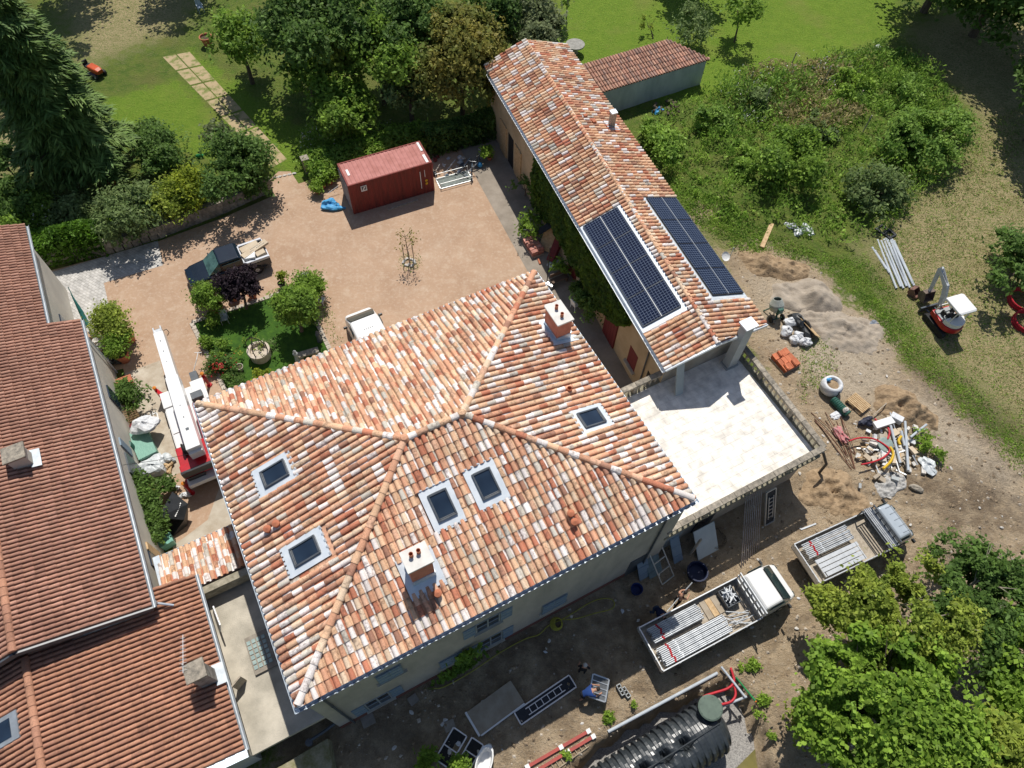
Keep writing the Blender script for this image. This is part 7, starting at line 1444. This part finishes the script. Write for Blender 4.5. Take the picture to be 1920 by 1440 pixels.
a_, l_ = px_ang((1502, 993), (1528, 983)); put('grey_rail', 'short grey rail lying at the shadow edge near the grey truck', 'rail', M_alu, lambda b: b.box((0, 0, .04), (l_*1.1, .08, .06)), G(1515, 988), a_)
put('annex_downpipe', 'black downpipe leg standing at the far corner of the annex', 'pipe', M_blackpl, lambda b: b.tube([(0, 0, 0), (-.02, .02, 1.3), (-.5, .3, 2.2)], .08, 8), G(1533, 890), 0)
for k in range(40):
    px, py = rs.uniform(640, 1500), 0; py = rs.uniform(1150 if px > 1000 else 1300, 1430) if px < 1150 else rs.uniform(980, 1240)
    p = toH(G(px, py))
    if p.y > -7.6 or sdist(np.array([G(px, py).x]), np.array([G(px, py).y]), PITW)[0] > -.4: continue
    s = rs.uniform(.06, .2); put('scattered_stone', 'small pale stone scattered on the bare soil south of the house', 'stone', M_rub if k % 3 else M_bag, lambda b: b.blob((0, 0, s*.2), (s*1.5, s, s*.6), k, .25, 8), G(px, py), k, 'stones scattered on the bare soil')
# ------------------------------------------------------------------ pit, tank and pipes
tk = thing('septic_tank', 'big black ribbed plastic tank lying in the gravel pit', 'tank', H(3.0, -14.95, -1.30), HA)
b = MB(); rings_ = []; n = 44; X0, X1, Rr = -6.0, 4.15, 1.12
xs = np.arange(X0, X1, .045)
for x in xs:
    ph = ((x-X0) % .36)/.36; rib = .07*(1 if .22 < ph < .72 else 0)
    e = min(1, math.sqrt(max(0.02, 1-max(0, (x-(X1-.75))/.75)**2))) if x > X1-.75 else 1
    rg = []
    for k in range(n):
        a = 2*math.pi*k/n; tp_ = max(0, math.sin(a)); fade = 1-min(1, max(0, (tp_-.62)/.2)); rad = (Rr+rib*(.25+1.3*fade))*e; y, z = math.cos(a)*rad, math.sin(a)*rad*.95
        for dc in (-4.65, -3.58, -2.5, -1.42, -.35, .72, 1.78):
            rr_d = math.hypot(x-dc, y)
            if z > 0 and rr_d < 1.0:
                th_ = math.atan2(y, x-dc); z -= (.55*math.exp(-rr_d**2/.055)+.13*math.exp(-rr_d**2/.25))*(1+.25*math.cos(th_*9))
        rg.append((x, y, Rr+z))
    rings_.append(rg)
b.loft(rings_); b.build('tank_body', M_tank, tk, smooth=False)
lidp = toH(G(1332, 1327, 1.15)); lx, ly = lidp.x-3.0, lidp.y+14.95
b = MB(); b.lathe([(.46, 1.5), (.46, 2.3), (.50, 2.32), (.50, 2.42)], (lx, ly, 0), 24); b.build('neck', M_tank, tk)
b = MB(); b.lathe([(.001, .10), (.50, .09), (.56, .05), (.56, 0)], (lx, ly, 2.42), 26, cap=False); [b.lathe([(.03, 0), (.03, .02)], (lx+math.cos(a)*.47, ly+math.sin(a)*.47, 2.51), 6) for a in [k*.785 for k in range(8)]]; b.build('lid', M_glid, tk)
b = MB(); b.tube([(-5.5, .0, 2*Rr-.03), (3.6, 0, 2*Rr-.02)], .035, 6); b.build('weld_seam', M_tank, tk)
put('muddy_water', None, None, mat('muddy_water', (.20, .17, .06), .12, (.14, .13, .05), 1, 3, spec=.6), lambda b: b.poly([tuple(H(x, y)) for x, y in ((4.5, -17.3), (8.6, -16.6), (9.8, -19.5), (4.5, -19.5))]), (0, 0, -1.26)); bpy.data.objects['muddy_water']['kind'] = 'structure'
a, c = G(1140, 1372, .06), G(1345, 1262, .06); b = MB(); b.tube([(0, 0, 0), (c-a)*.5+Vector((0, 0, .05)), c-a], .075, 10); o = b.build('grey_drain_pipe', M_pvc); o.location = a; tag(o, 'long grey pipe along the near lip of the pit behind the tank', 'pipe')
a, c = G(1352, 1250, .2), G(1398, 1308, .2); b = MB(); b.tube([(0, 0, 0), c-a], .06, 10); o = b.build('cross_pipe', M_pvc); o.location = a; tag(o, 'grey pipe crossing over the red conduits at the corner of the pit', 'pipe')
a, c = G(1350, 1326, -.1), G(1400, 1306, .1); b = MB(); b.tube([(0, 0, 0), c-a], .06, 10); o = b.build('inlet_pipe', M_pvc); o.location = a; tag(o, 'grey inlet pipe between the green lid and the pit corner', 'pipe')
hosepath('red_conduit_long', 'red conduit looping from the green lid up to the pit corner', M_redpipe, [(1318, 1316), (1320, 1306), (1340, 1299), (1362, 1292), (1374, 1283), (1376, 1272), (1370, 1252)], .06, .15)
hosepath('red_conduit_low', 'second red conduit curving into the pit right of the green lid', M_redpipe, [(1352, 1321), (1370, 1316), (1379, 1304), (1377, 1288), (1372, 1280)], .06, .1)
a, c = G(1380, 1270, .06), G(1416, 1314, .06); t = thing('green_conduit', 'straight green pipe with an orange end on the pit bank', 'pipe', a); b = MB(); b.tube([(0, 0, 0), c-a], .045, 8); b.build('pipe', M_gpipe, t); b = MB(); b.tube([c-a, (c-a)*1.05], .055, 8); b.build('end_cap', mat('orange_cap', (.62, .18, .03), .5), t)
# ------------------------------------------------------------------ courtyard things
put('tan_board', 'tall tan board leaning at the foot of the barn creeper', 'board', M_wood, lambda b: b.box((0, 0, 0), (2.5, .85, .05)), G(1030, 455)+Vector((0, 0, .95)), 1.15, ry=-.75)
put('black_board', 'black rectangular board propped in front of the tan board', 'board', M_black, lambda b: b.box((0, 0, 0), (1.1, .5, .05)), G(1026, 452)+Vector((-.2, -.1, 1.35)), .45, ry=-.35)
for k, (px, py, lab) in enumerate(((1040, 478, 'dark red shutter leaning beside the tan board, front one'), (1046, 472, 'dark red shutter leaning beside the tan board, rear one'))):
    put('red_shutter', lab, 'shutter', M_shut2, lambda b: (b.box((0, 0, 0), (2.1, .48, .05)), [b.box((-.8+.4*i, 0, .04), (.08, .44, .03)) for i in range(5)]), G(px, py)+Vector((0, 0, .85)), 1.1, 'dark red shutters leaning by the tan board', ry=-.7)
put('plastic_wrap', 'crumpled clear plastic by the alley shrubs', 'plastic', M_plas, lambda b: b.blob((0, 0, .2), (.8, .6, .45), 22, .35, 12, flat=.3), G(990, 435), 0)
put('plastic_film', 'flat piece of clear plastic in the shaded alley', 'plastic', M_plas, lambda b: b.blob((0, 0, .05), (1.0, .7, .12), 23, .35, 12, flat=.3), G(1040, 497), .5)
def chair(b, s=1.0):
    b.box((0, 0, .43), (.46, .44, .04)); b.box((0, .22, .68), (.46, .04, .48), 0, 0, -.15)
    for x in (-.2, .2):
        for y in (-.19, .19): b.box((x, y, .21), (.04, .04, .42))
    for x in (-.24, .24): b.box((x, 0, .62), (.05, .42, .03))
def chair_thing(label, p, rz, m, group=None):
    t = thing('garden_chair', label, 'chair', p, rz, group)
    b = MB(); b.box((0, 0, .43), (.46, .44, .04)); b.build('seat', m, t); b = MB(); b.box((0, .24, .70), (.46, .04, .5), 0, 0, -.15); b.build('backrest', m, t)
    for x in (-.2, .2):
        for y in (-.19, .19): b = MB(); b.bar((x, y, .43), (x*1.1, y*1.15, 0), .04); b.build('leg', m, t)
    for x in (-.24, .24): b = MB(); b.bar((x, -.2, .64), (x, .24, .66), .05, .03); b.build('armrest', m, t)
    return t
chair_thing('white plastic chair standing in the alley beside the dark shrub', G(1078, 578), 2.2, M_white); chair_thing('pale chair on the shaded grass at the very top', G(378, 22), .6, mat('pale_blue_plastic', (.50, .58, .66), .5)); chair_thing('thin pale metal chair on the lawn under the purple tree', G(424, 604), .3, M_alu); chair_thing('white wire chair beside the stone edging at the right of the lawn', G(604, 570), 1.4, M_white)
put('garden_bench', 'dark wooden bench in the shaded alley', 'bench', mat('dark_wood', (.16, .11, .08), .8), lambda b: (b.box((0, 0, .42), (1.2, .4, .05)), b.box((-.5, 0, .2), (.06, .36, .4)), b.box((.5, 0, .2), (.06, .36, .4)), b.box((0, .22, .7), (1.2, .05, .3))), G(1048, 530), .5)
put('tool_case', 'small silver tool case by the end of the bench', 'case', M_alu, boxf(.55, .25, .3), G(1030, 538), -.6, bevel=.02)
put('utility_pole', 'thin dark pole standing at the corner of the big roof', 'pole', M_black, lambda b: b.tube([(0, 0, 0), (0, 0, 3.6)], .035, 6), G(1025, 535), 0)
# stone well with iron arch
t = thing('stone_well', 'round pale stone well with a wrought iron arch on the lawn', 'well', G(490, 668))
b = MB(); b.lathe([(.62, 0), (.62, .55), (.68, .57), (.68, .70), (.50, .71), (.46, .5), (.001, .48)], (0, 0, 0), 24, cap=False); b.build('rim', mat('pale_well_stone', (.62, .54, .44), .9, (.46, .39, .31), 4, 5, .3), t)
b = MB()
for s in (-1, 1): b.tube([(s*.58, 0, .65), (s*.6, 0, 1.3), (s*.35, 0, 1.75), (0, 0, 1.95)], .03, 6)
b.tube([(0, -.58, .65), (0, -.6, 1.3), (0, -.35, 1.75), (0, 0, 1.95)], .03, 6); b.tube([(.2, .1, 1.5), (.3, .05, 1.35), (.2, 0, 1.2)], .02, 5); b.build('iron_arch', mat('wrought_iron', (.035, .03, .028), .6), t)
for k, (px, py, lab) in enumerate(((559, 676, 'small dark statue on the lawn at the edge of the roof'), (600, 640, 'little dark bird figure on a post by the lawn edging'))):
    put('garden_statue', lab, 'statue', M_cgrey if k == 0 else M_dark, lambda b: (b.lathe([(.18, 0), (.16, .2), (.12, .5), (.15, .75), (.07, .85), (.10, .95), (.02, 1.08)], (0, 0, 0), 10),), G(px, py), 0)
put('stone_bench', 'mossy stone bench partly under the roof edge on the lawn', 'bench', M_stone, lambda b: (b.box((0, 0, .38), (1.3, .4, .12)), b.box((-.45, 0, .16), (.2, .35, .32)), b.box((.45, 0, .16), (.2, .35, .32))), G(580, 668), .4)
# things by the container
put('blue_tarpaulin', 'crumpled bright blue tarpaulin at the left end of the red container', 'tarpaulin', M_blue, lambda b: (b.blob((0, 0, .22), (1.3, .8, .5), 24, .35, 18, flat=.35), b.blob((.4, -.35, .12), (1.0, .5, .28), 25, .4, 14, flat=.3)), G(620, 388), .3)
put('tarp_stick', 'pale stick lying over the blue tarpaulin', 'stick', M_white, lambda b: b.tube([(0, 0, 0), (.7, .5, .25)], .02, 5), G(617, 368)+Vector((0, 0, .3)), 0)
cg = thing('junk_crate', 'shallow metal crate of scrap behind the right end of the container', 'crate', G(852, 338), .42)
b = MB(); platform(b, 2.5, 1.1); [b.bar((x, y, 0), (x, y, .5), .04) for x in (-1.22, 1.22) for y in (-.54, .54)]; [b.bar((-1.22, y, .5), (1.22, y, .5), .03) for y in (-.54, .54)]; b.build('frame', M_alu, cg); b = MB(); b.box((0, 0, .1), (2.4, 1.0, .05)); b.build('tray', mat('grey_green_tray', (.22, .25, .23), .8, (.15, .17, .16), 4, 5), cg)
for k in range(26):
    p = G(848+rs.uniform(-38, 42), 312+rs.uniform(-18, 24)); s = rs.uniform(.12, .4); put('scrap_piece', 'odd piece of scrap in the pile behind the container', 'scrap', (M_steel, M_plas, M_dark, M_blackpl, M_rub, M_rust, M_shut)[k % 7], (lambda b: b.blob((0, 0, s*.5), (s*1.4, s, s), k, .3, 10)) if k % 3 else (lambda b: b.tube([(-s*2, 0, .1), (s*2, .1, .35+s)], .03, 6)), p, rs.uniform(0, 3), 'scrap in the pile behind the container')
def bike(label, p, rz, m):
    t = thing('bicycle', label, 'bicycle', p, rz, 'bicycles leaning by the barn doors')
    for x in (-.52, .52):
        b = MB(); b.tube([(x+.33*math.cos(a), 0, .34+.33*math.sin(a)) for a in [i*math.pi/10 for i in range(20)]], .02, 6, closed=True); b.build('tyre', M_black, t)
        b = MB(); [b.tube([(x, 0, .34), (x+.32*math.cos(a), 0, .34+.32*math.sin(a))], .004, 3) for a in [i*math.pi/5 for i in range(10)]]; b.build('spokes', M_alu, t)
    b = MB(); [b.tube([a, c], .018, 6) for a, c in (((-.52, 0, .34), (-.15, 0, .34)), ((-.15, 0, .34), (-.28, 0, .85)), ((-.52, 0, .34), (-.26, 0, .75)), ((-.26, 0, .75), (.38, 0, .8)), ((-.15, 0, .34), (.38, 0, .72)), ((.52, 0, .34), (.36, 0, .92)))]; b.build('frame', m, t)
    b = MB(); b.tube([(.34, -.28, .98), (.36, 0, .95), (.34, .28, .98)], .018, 6); b.build('handlebar', M_alu, t); b = MB(); b.blob((-.29, 0, .9), (.26, .14, .08), 1, .05, 10); b.build('saddle', M_black, t)
    t.rotation_euler = (.14, 0, rz); return t
bike('blue framed bicycle standing end on beside the scrap pile', G(883, 328), 1.6, M_shut); bike('dark bicycle leaning near the blue ball', G(896, 306), 1.1, M_dark)
put('blue_ball', 'turquoise ball on the ground near the bicycles', 'ball', M_blue, lambda b: b.blob((0, 0, .2), (.4, .4, .4), 1, 0, 16), G(900, 313), 0, smooth=True)
put('pale_board', 'small pale board standing by the potted plant and barn doors', 'board', M_wood, boxf(.3, .08, .7), G(920, 298), .3)
put('sawn_planks', 'stack of fresh yellow planks under the tree by the barn gable', 'planks', M_wood, lambda b: [b.box((0, -.3+.15*k, .06), (2.2-.1*k, .13, .05), .05*k) for k in range(5)], G(903, 222)+Vector((0, 0, .1)), -.4)
for px, py, lab in ((578, 322, 'stone gate pillar at the right of the garden path entrance'), (497, 362, 'stone gate pillar at the left of the garden path entrance')):
    put('gate_pillar', lab, 'pillar', M_stone, lambda b: (b.box((0, 0, .6), (.45, .45, 1.2)), b.box((0, 0, 1.24), (.56, .56, .1))), G(px, py), .5, 'gate pillars of the garden path')
for k in range(5):
    put('step_stone', 'rough stone of the threshold where the garden path meets the courtyard', 'stone', M_rub, lambda b: b.blob((0, 0, .04), (.34, .22, .14), k, .15, 8), G(516+9*k, 334-2*k), .3, 'threshold stones of the garden path')
put('green_toy', 'small green plastic thing lying in the grass above the lime shrub', 'toy', M_gpipe, lambda b: b.blob((0, 0, .15), (.6, .35, .3), 3, .2, 10, flat=.35), G(375, 295), .2)
# along the neighbour's wall
put('teal_parasol', 'closed teal parasol leaning over the white railing by the neighbour wall', 'parasol', mat('teal_cloth', (.05, .24, .22), .8), lambda b: (b.tube([(0, 0, 2.5), (.25, -.6, 1.55), (.45, -1.15, .9)], [.03, .13, .16], 8), b.tube([(-.1, .3, 2.85), (.7, -1.8, 0)], .025, 6)), G(172, 600), .1)
put('white_railing', 'white slatted railing standing out from the neighbour wall', 'railing', M_white, lambda b: (b.bar((0, 0, 2.0), (1.9, 0, 2.0), .06), b.bar((0, 0, .8), (1.9, 0, .8), .06), [b.bar((.12*k+.05, 0, .8), (.12*k+.05, 0, 2.0), .03) for k in range(16)]), H(-13.55, 18.0, -.35), HA+1.25)
put('green_bin_bag', 'dark green plastic bag by the neighbour wall below the lemon tree', 'bag', M_green, lambda b: b.blob((0, 0, .35), (.8, .7, .8), 30, .2, 14, flat=.4), G(180, 678), 0)
put('black_sheeting', 'crumpled black sheeting between the pots and the neighbour wall', 'sheeting', M_blackpl, lambda b: b.blob((0, 0, .25), (1.7, 1.1, .55), 31, .3, 18, flat=.35), G(207, 678), .2)
put('mint_crumple', 'small mint green crumpled cover at the edge of the black sheeting', 'cover', M_mint, lambda b: b.blob((0, 0, .15), (.8, .4, .3), 32, .3, 12, flat=.3), G(200, 700), 0)
for k, (px, py) in enumerate(((178, 630), (185, 645), (192, 655), (196, 640))):
    put('stone_urn', 'pale stone urn among the pots along the neighbour wall', 'urn', M_rub, lambda b: b.lathe([(.12, 0), (.2, .2), (.16, .36), (.2, .42), (.15, .4), (.001, .25)], (0, 0, 0), 12, cap=False), G(px, py), 0, 'stone urns along the neighbour wall')
put('terracotta_tub', 'square terracotta tub with the dark shrub along the neighbour wall', 'tub', M_terra, lambda b: (b.box((0, 0, .22), (.9, .5, .44)), b.box((0, 0, .45), (.98, .58, .06))), G(237, 722), HA)
put('white_bag_heap', 'bulging white plastic bag on the mint green cover', 'bag', M_bag, lambda b: b.blob((0, 0, .4), (1.5, 1.1, .75), 33, .2, 18, flat=.4), G(284, 812)+Vector((0, 0, .55)), .2)
put('mint_table', 'mint green striped cover over a low table by the neighbour wall', 'table cover', M_mint, lambda b: (b.box((0, 0, .5), (1.0, 1.9, .06)), b.box((.48, 0, .3), (.04, 1.8, .4)), b.box((0, -.93, .3), (.9, .04, .4)), [b.box((x, y, .25), (.06, .06, .5)) for x in (-.42, .42) for y in (-.85, .85)]), G(274, 838), HA+.1)
put('teal_barrel', 'teal green barrel against the neighbour wall', 'barrel', M_green, lambda b: b.lathe([(.36, 0), (.40, .3), (.40, .7), (.36, .95), (.30, .97), (.001, .98)], (0, 0, 0), 18, cap=False), G(247, 850), 0)
put('wooden_pallet_upright', 'pale pallet leaning by the neighbour wall above the red cushion', 'pallet', M_wood, lambda b: pallet(b, .9, .9), G(250, 785)+Vector((0, 0, .35)), HA, rx=.9)
put('red_cushion', 'dark red cushion lying below the leaning pallet', 'cushion', M_shut2, lambda b: b.blob((0, 0, .18), (.7, .5, .35), 34, .15, 12, flat=.35), G(257, 800), .2)
put('white_crate', 'white wire crate beside the bulging bag', 'crate', M_white, lambda b: (platform(b, .9, .6), [b.box((-.3+.15*k, 0, .3), (.02, .58, .02)) for k in range(5)], [b.bar((x, y, 0), (x, y, .3), .03) for x in (-.42, .42) for y in (-.27, .27)]), G(282, 788), HA)
put('white_rubbish', 'heap of white plastic rubbish sacks by the crane', 'rubbish', M_plas, lambda b: (b.blob((0, 0, .3), (1.4, 1.3, .7), 35, .25, 18, flat=.4), b.blob((.5, .5, .25), (.8, .7, .5), 36, .3, 14, flat=.4)), G(292, 880), 0)
for k in range(7): put('split_log', 'pale split log in the little pile next to the rubbish sacks', 'log', M_wood, lambda b: b.lathe([(.08, -.22), (.09, .22)], (0, 0, .09), 7, axis=(1, 0, 0)), G(322+rs.uniform(-8, 8), 880+rs.uniform(-8, 8))+Vector((0, 0, rs.uniform(0, .2))), rs.uniform(0, 3), 'split logs by the crane')
t = thing('covered_frame', 'tall black tarpaulin over a frame by the long wall shrub', 'covered frame', G(330, 985), 0)
b = MB(); q = [G(305, 975, .05), G(322, 1008, .05), G(352, 985, .05), G(345, 950, .05)]; tp = [G(297, 970, 1.5), G(323, 922, 1.5), G(353, 945, 1.0), G(345, 975, .7)]; o_ = G(330, 985)
pts_ = [p-o_ for p in q]+[p-o_ for p in tp]; b.add([(p.x, p.y, p.z) for p in pts_], [(0, 1, 2, 3), (4, 5, 6, 7), (0, 1, 7, 4), (1, 2, 6, 7), (2, 3, 5, 6), (3, 0, 4, 5)]); b.build('tarpaulin', M_blackpl, t)
b = MB()
for k in range(8): c = (tp[0].lerp(tp[3], .62)).lerp(tp[1].lerp(tp[2], .62), .15+k*.09)-o_; b.box((c.x, c.y, c.z+.04), (.07, .10, .01), .9, 0, 0)
b.build('white_lettering', M_white, t)
put('mint_bin', 'mint green plastic bin at the corner of the link roof', 'bin', mat('mint_plastic', (.20, .46, .37), .5), lambda b: (b.box((0, 0, .3), (.6, .5, .6), taper=1.1), b.box((0, 0, .62), (.7, .6, .06))), G(318, 1020), HA+.1, bevel=.02)
put('white_parcels', 'jumble of white and blue rubbish by the paving above the black tarpaulin', 'rubbish', M_bag, lambda b: [b.blob((rs.uniform(-.5, .5), rs.uniform(-.4, .4), .12), (.4, .3, .25), k, .3, 10) for k in range(5)], G(343, 925), 0); bpy.data.objects['white_parcels']['kind'] = 'stuff'
hosepath('overhead_cable', 'thin dark cable strung between the houses near the crane', M_black, [(222, 873), (300, 862), (352, 852)], .012, 3.0, 'cable')
# stones and scraps on the sand
for k in range(60):
    px, py = rs.uniform(1420, 1910), rs.uniform(520, 1010)
    g_ = G(px, py); i = int(np.searchsorted(gx, g_.x)); j = int(np.searchsorted(gy, g_.y))
    if ZS[min(j, ny-1), min(i, nx-1)] < .6: continue
    s = rs.uniform(.05, .16); put('yard_stone', 'small stone scattered over the sandy yard', 'stone', M_rub, lambda b: b.blob((0, 0, s*.2), (s*1.5, s, s*.6), k, .25, 8), g_, k, 'stones scattered over the sandy yard')
# ------------------------------------------------------------------ people
def person(label, p, rz, J, shirt, trousers, skin, hair, shoes, sleeves=True, bare=False, cap=None):
    """J: joint positions (x forward, y left, z up); one continuous skinned surface"""
    t = thing('person', label, 'person', p, rz)
    V, E_, Rd, Z = [], [], [], []
    def v(q, r, zone): V.append(Vector(q)); Rd.append(r); Z.append(zone); return len(V)-1
    def ed(a, c): E_.append((a, c))
    pel = v(J['pelvis'], .145, 't'); sp_ = v(Vector(J['pelvis']).lerp(Vector(J['chest']), .5), .125, 's'); ch = v(J['chest'], .155, 's'); nk = v(J['neck'], .058, 'k'); hd0 = v(Vector(J['neck']).lerp(Vector(J['head']), .6), .075, 'k'); hd = v(J['head'], .098, 'k')
    hu = (Vector(J['head'])-Vector(J['neck'])).normalized(); crn = v(Vector(J['head'])+hu*.10, .075, 'k')
    for a, c in ((pel, sp_), (sp_, ch), (ch, nk), (nk, hd0), (hd0, hd), (hd, crn)): ed(a, c)
    for s in 'LR':
        sh = v(J['sh'+s], .068, 's'); el = v(J['el'+s], .046, 's' if sleeves == 'long' else 'k'); mid = v(Vector(J['sh'+s]).lerp(Vector(J['el'+s]), .5), .055, 's' if sleeves else 'k'); wr = v(J['wr'+s], .033, 'k'); ed(ch, sh); ed(sh, mid); ed(mid, el); ed(el, wr)
        d = (Vector(J['wr'+s])-Vector(J['el'+s])).normalized(); side = d.cross(Vector((0, 0, 1))); side = side.normalized() if side.length > .1 else Vector((1, 0, 0)); dn = d.cross(side)
        pm = v(Vector(J['wr'+s])+d*.06, .034, 'k'); ed(wr, pm)
        for k, L in enumerate((.072, .082, .078, .06)):
            f0 = v(Vector(J['wr'+s])+d*.105+side*(.024*(k-1.5)), .010, 'k'); f1 = v(V[f0]+d*L*.55+dn*.02, .009, 'k'); f2 = v(V[f1]+d*L*.35+dn*.035, .008, 'k'); ed(pm, f0); ed(f0, f1); ed(f1, f2)
        th = v(Vector(J['wr'+s])+d*.055+side*.045, .011, 'k'); th2 = v(V[th]+d*.045+dn*.025, .009, 'k'); ed(pm, th); ed(th, th2)
        hp = v(J['hip'+s], .095, 't'); kn = v(J['kn'+s], .062, 't'); tm_ = v(Vector(J['hip'+s]).lerp(Vector(J['kn'+s]), .5), .082, 't'); cf = v(Vector(J['kn'+s]).lerp(Vector(J['an'+s]), .35), .056, 't' if trousers[1] else 'k'); an = v(J['an'+s], .042, 't' if trousers[1] else 'k'); toe = v(Vector(J['an'+s])+Vector((.17, 0, -.035)), .04, 'f')
        for a, c in ((pel, hp), (hp, tm_), (tm_, kn), (kn, cf), (cf, an), (an, toe)): ed(a, c)
    me = bpy.data.meshes.new('skeleton'); me.from_pydata(V, E_, []); o = bpy.data.objects.new('skeleton', me); COL.objects.link(o)
    m = o.modifiers.new('skin', 'SKIN'); m.use_smooth_shade = True
    for i, sv in enumerate(me.skin_vertices[0].data): sv.radius = (Rd[i], Rd[i]); sv.use_root = (i == 0)
    sb_ = o.modifiers.new('sub', 'SUBSURF'); sb_.levels = 1; sb_.render_levels = 1
    dg = bpy.context.evaluated_depsgraph_get(); bm_ = bpy.data.meshes.new_from_object(o.evaluated_get(dg)); bpy.data.objects.remove(o)
    ms = {'s': shirt, 't': trousers[0], 'k': skin, 'f': shoes}; keys = list(ms); bm_.materials.clear(); [bm_.materials.append(ms[k]) for k in keys]
    A = np.array([list(q) for q in V]); segs = [(a, c) for a, c in E_]
    sa = np.array([A[a] for a, c in segs]); sc_ = np.array([A[c] for a, c in segs]); sl2 = ((sc_-sa)**2).sum(1)+1e-9; rr2 = np.array([(Rd[a]+Rd[c])/2 for a, c in segs])
    for pl_ in bm_.polygons:
        q = np.array(pl_.center); tt = np.clip(((q-sa)*(sc_-sa)).sum(1)/sl2, 0, 1); dd = np.linalg.norm(q-sa-(sc_-sa)*tt[:, None], axis=1)/rr2; k = int(np.argmin(dd)); a, c = segs[k]
        pl_.material_index = keys.index(Z[c] if tt[k] > .45 else Z[a])
    bo = bpy.data.objects.new('body', bm_); COL.objects.link(bo); bo.parent = t; bo.name = 'body'
    hc = Vector(J['head'])+hu*.03; fwd = Vector((1, 0, 0))-hu*hu.x; fwd.normalize(); sd_ = hu.cross(fwd)
    b = MB(); b.blob(tuple(hc+hu*.045-fwd*.015), (.215, .19, .19), 2, .04, 14); b.build('cap' if cap else 'hair', cap or hair, t, smooth=True)
    b = MB(); b.blob(tuple(hc+fwd*.105-hu*.02), (.035, .03, .05), 1, .02, 8)
    for s in (-1, 1): b.blob(tuple(hc+sd_*s*.098-hu*.01), (.04, .025, .06), 1, .02, 8)
    b.build('nose_and_ears', skin, t, smooth=True)
    b = MB(); [b.blob(tuple(hc+fwd*.092+sd_*s*.035+hu*.012), (.02, .024, .016), 1, 0, 8) for s in (-1, 1)]; b.blob(tuple(hc+fwd*.088-hu*.06), (.018, .05, .012), 1, 0, 8); b.build('eyes_and_mouth', mat('dark_features', (.09, .05, .045), .5), t)
    return t
SK = mat('skin', (.50, .28, .19), .6, (.43, .23, .15), 4, 3); HR = mat('dark_hair', (.035, .025, .02), .7); BK = mat('black_cloth', (.022, .022, .026), .9); BL = mat('blue_cloth', (.02, .06, .22), .85, (.015, .045, .17), 6, 4); JN = mat('denim', (.05, .08, .14), .9); KH = mat('beige_shorts', (.30, .25, .19), .9); SH = mat('work_shoe', (.16, .13, .11), .8); NV = mat('navy_cloth', (.015, .022, .06), .9)
STAND = dict(pelvis=(0, 0, .95), chest=(.02, 0, 1.32), neck=(.02, 0, 1.50), head=(.05, 0, 1.64), shL=(.02, .19, 1.42), shR=(.02, -.19, 1.42), elL=(.05, .27, 1.13), elR=(.05, -.27, 1.13), wrL=(.22, .22, .98), wrR=(.22, -.22, .98), hipL=(0, .10, .90), hipR=(0, -.10, .90), knL=(.04, .12, .50), knR=(.04, -.12, .50), anL=(0, .13, .085), anR=(0, -.13, .085))
BEND = dict(pelvis=(-.12, 0, .90), chest=(.22, 0, 1.12), neck=(.40, 0, 1.20), head=(.54, 0, 1.22), shL=(.28, .20, 1.16), shR=(.28, -.20, 1.16), elL=(.46, .28, .92), elR=(.50, -.24, .92), wrL=(.70, .22, .82), wrR=(.72, -.16, .80), hipL=(-.12, .10, .86), hipR=(-.12, -.10, .86), knL=(.08, .13, .48), knR=(-.02, -.13, .47), anL=(-.02, .14, .085), anR=(-.2, -.13, .085))
REACH = dict(STAND, elL=(.26, .22, 1.22), wrL=(.48, .12, 1.22), elR=(.24, -.24, 1.15), wrR=(.46, -.14, 1.05), chest=(.06, 0, 1.30), neck=(.10, 0, 1.47), head=(.17, 0, 1.59), knR=(-.08, -.12, .49), anR=(-.26, -.13, .09))
person('person in a blue T shirt and dark shorts bending to carry an aluminium frame', G(1092, 1306), .25, BEND, BL, (BK, False), SK, HR, SH)
person('person in black standing in the shaded trench soil with a pale cap', G(1090, 1262), 1.4, STAND, BK, (BK, True), SK, HR, SH, cap=mat('pale_cap', (.55, .53, .50), .8))
person('bare backed person in dark trousers carrying a scaffold tube behind the white truck', G(1266, 1132), .6, REACH, SK, (BK, True), SK, HR, SH, sleeves=False)
person('person in a navy top bending beside the tail of the white truck', G(1226, 1152), -1.1, BEND, NV, (JN, True), SK, HR, SH)
p = G(1122, 1290, .75); put('ladder_frame', 'small aluminium deck frame held by the person in the blue T shirt', 'frame', M_alu, lambda b: frame_panel(b, 1.0, .85), p, 1.35, rx=.35); b = MB(); b.box((0, 0, .02), (.95, .8, .02)); o = b.build('mesh_deck', mat('grey_deck_mesh', (.13, .14, .15), .6), bpy.data.objects['ladder_frame'])
a, c = G(1250, 1147, .9), G(1298, 1092, 1.45); b = MB(); b.tube([(0, 0, 0), c-a], .03, 8); o = b.build('carried_tube', M_alu); o.location = a; tag(o, 'pale scaffold tube carried by the bare backed person', 'scaffold tube')
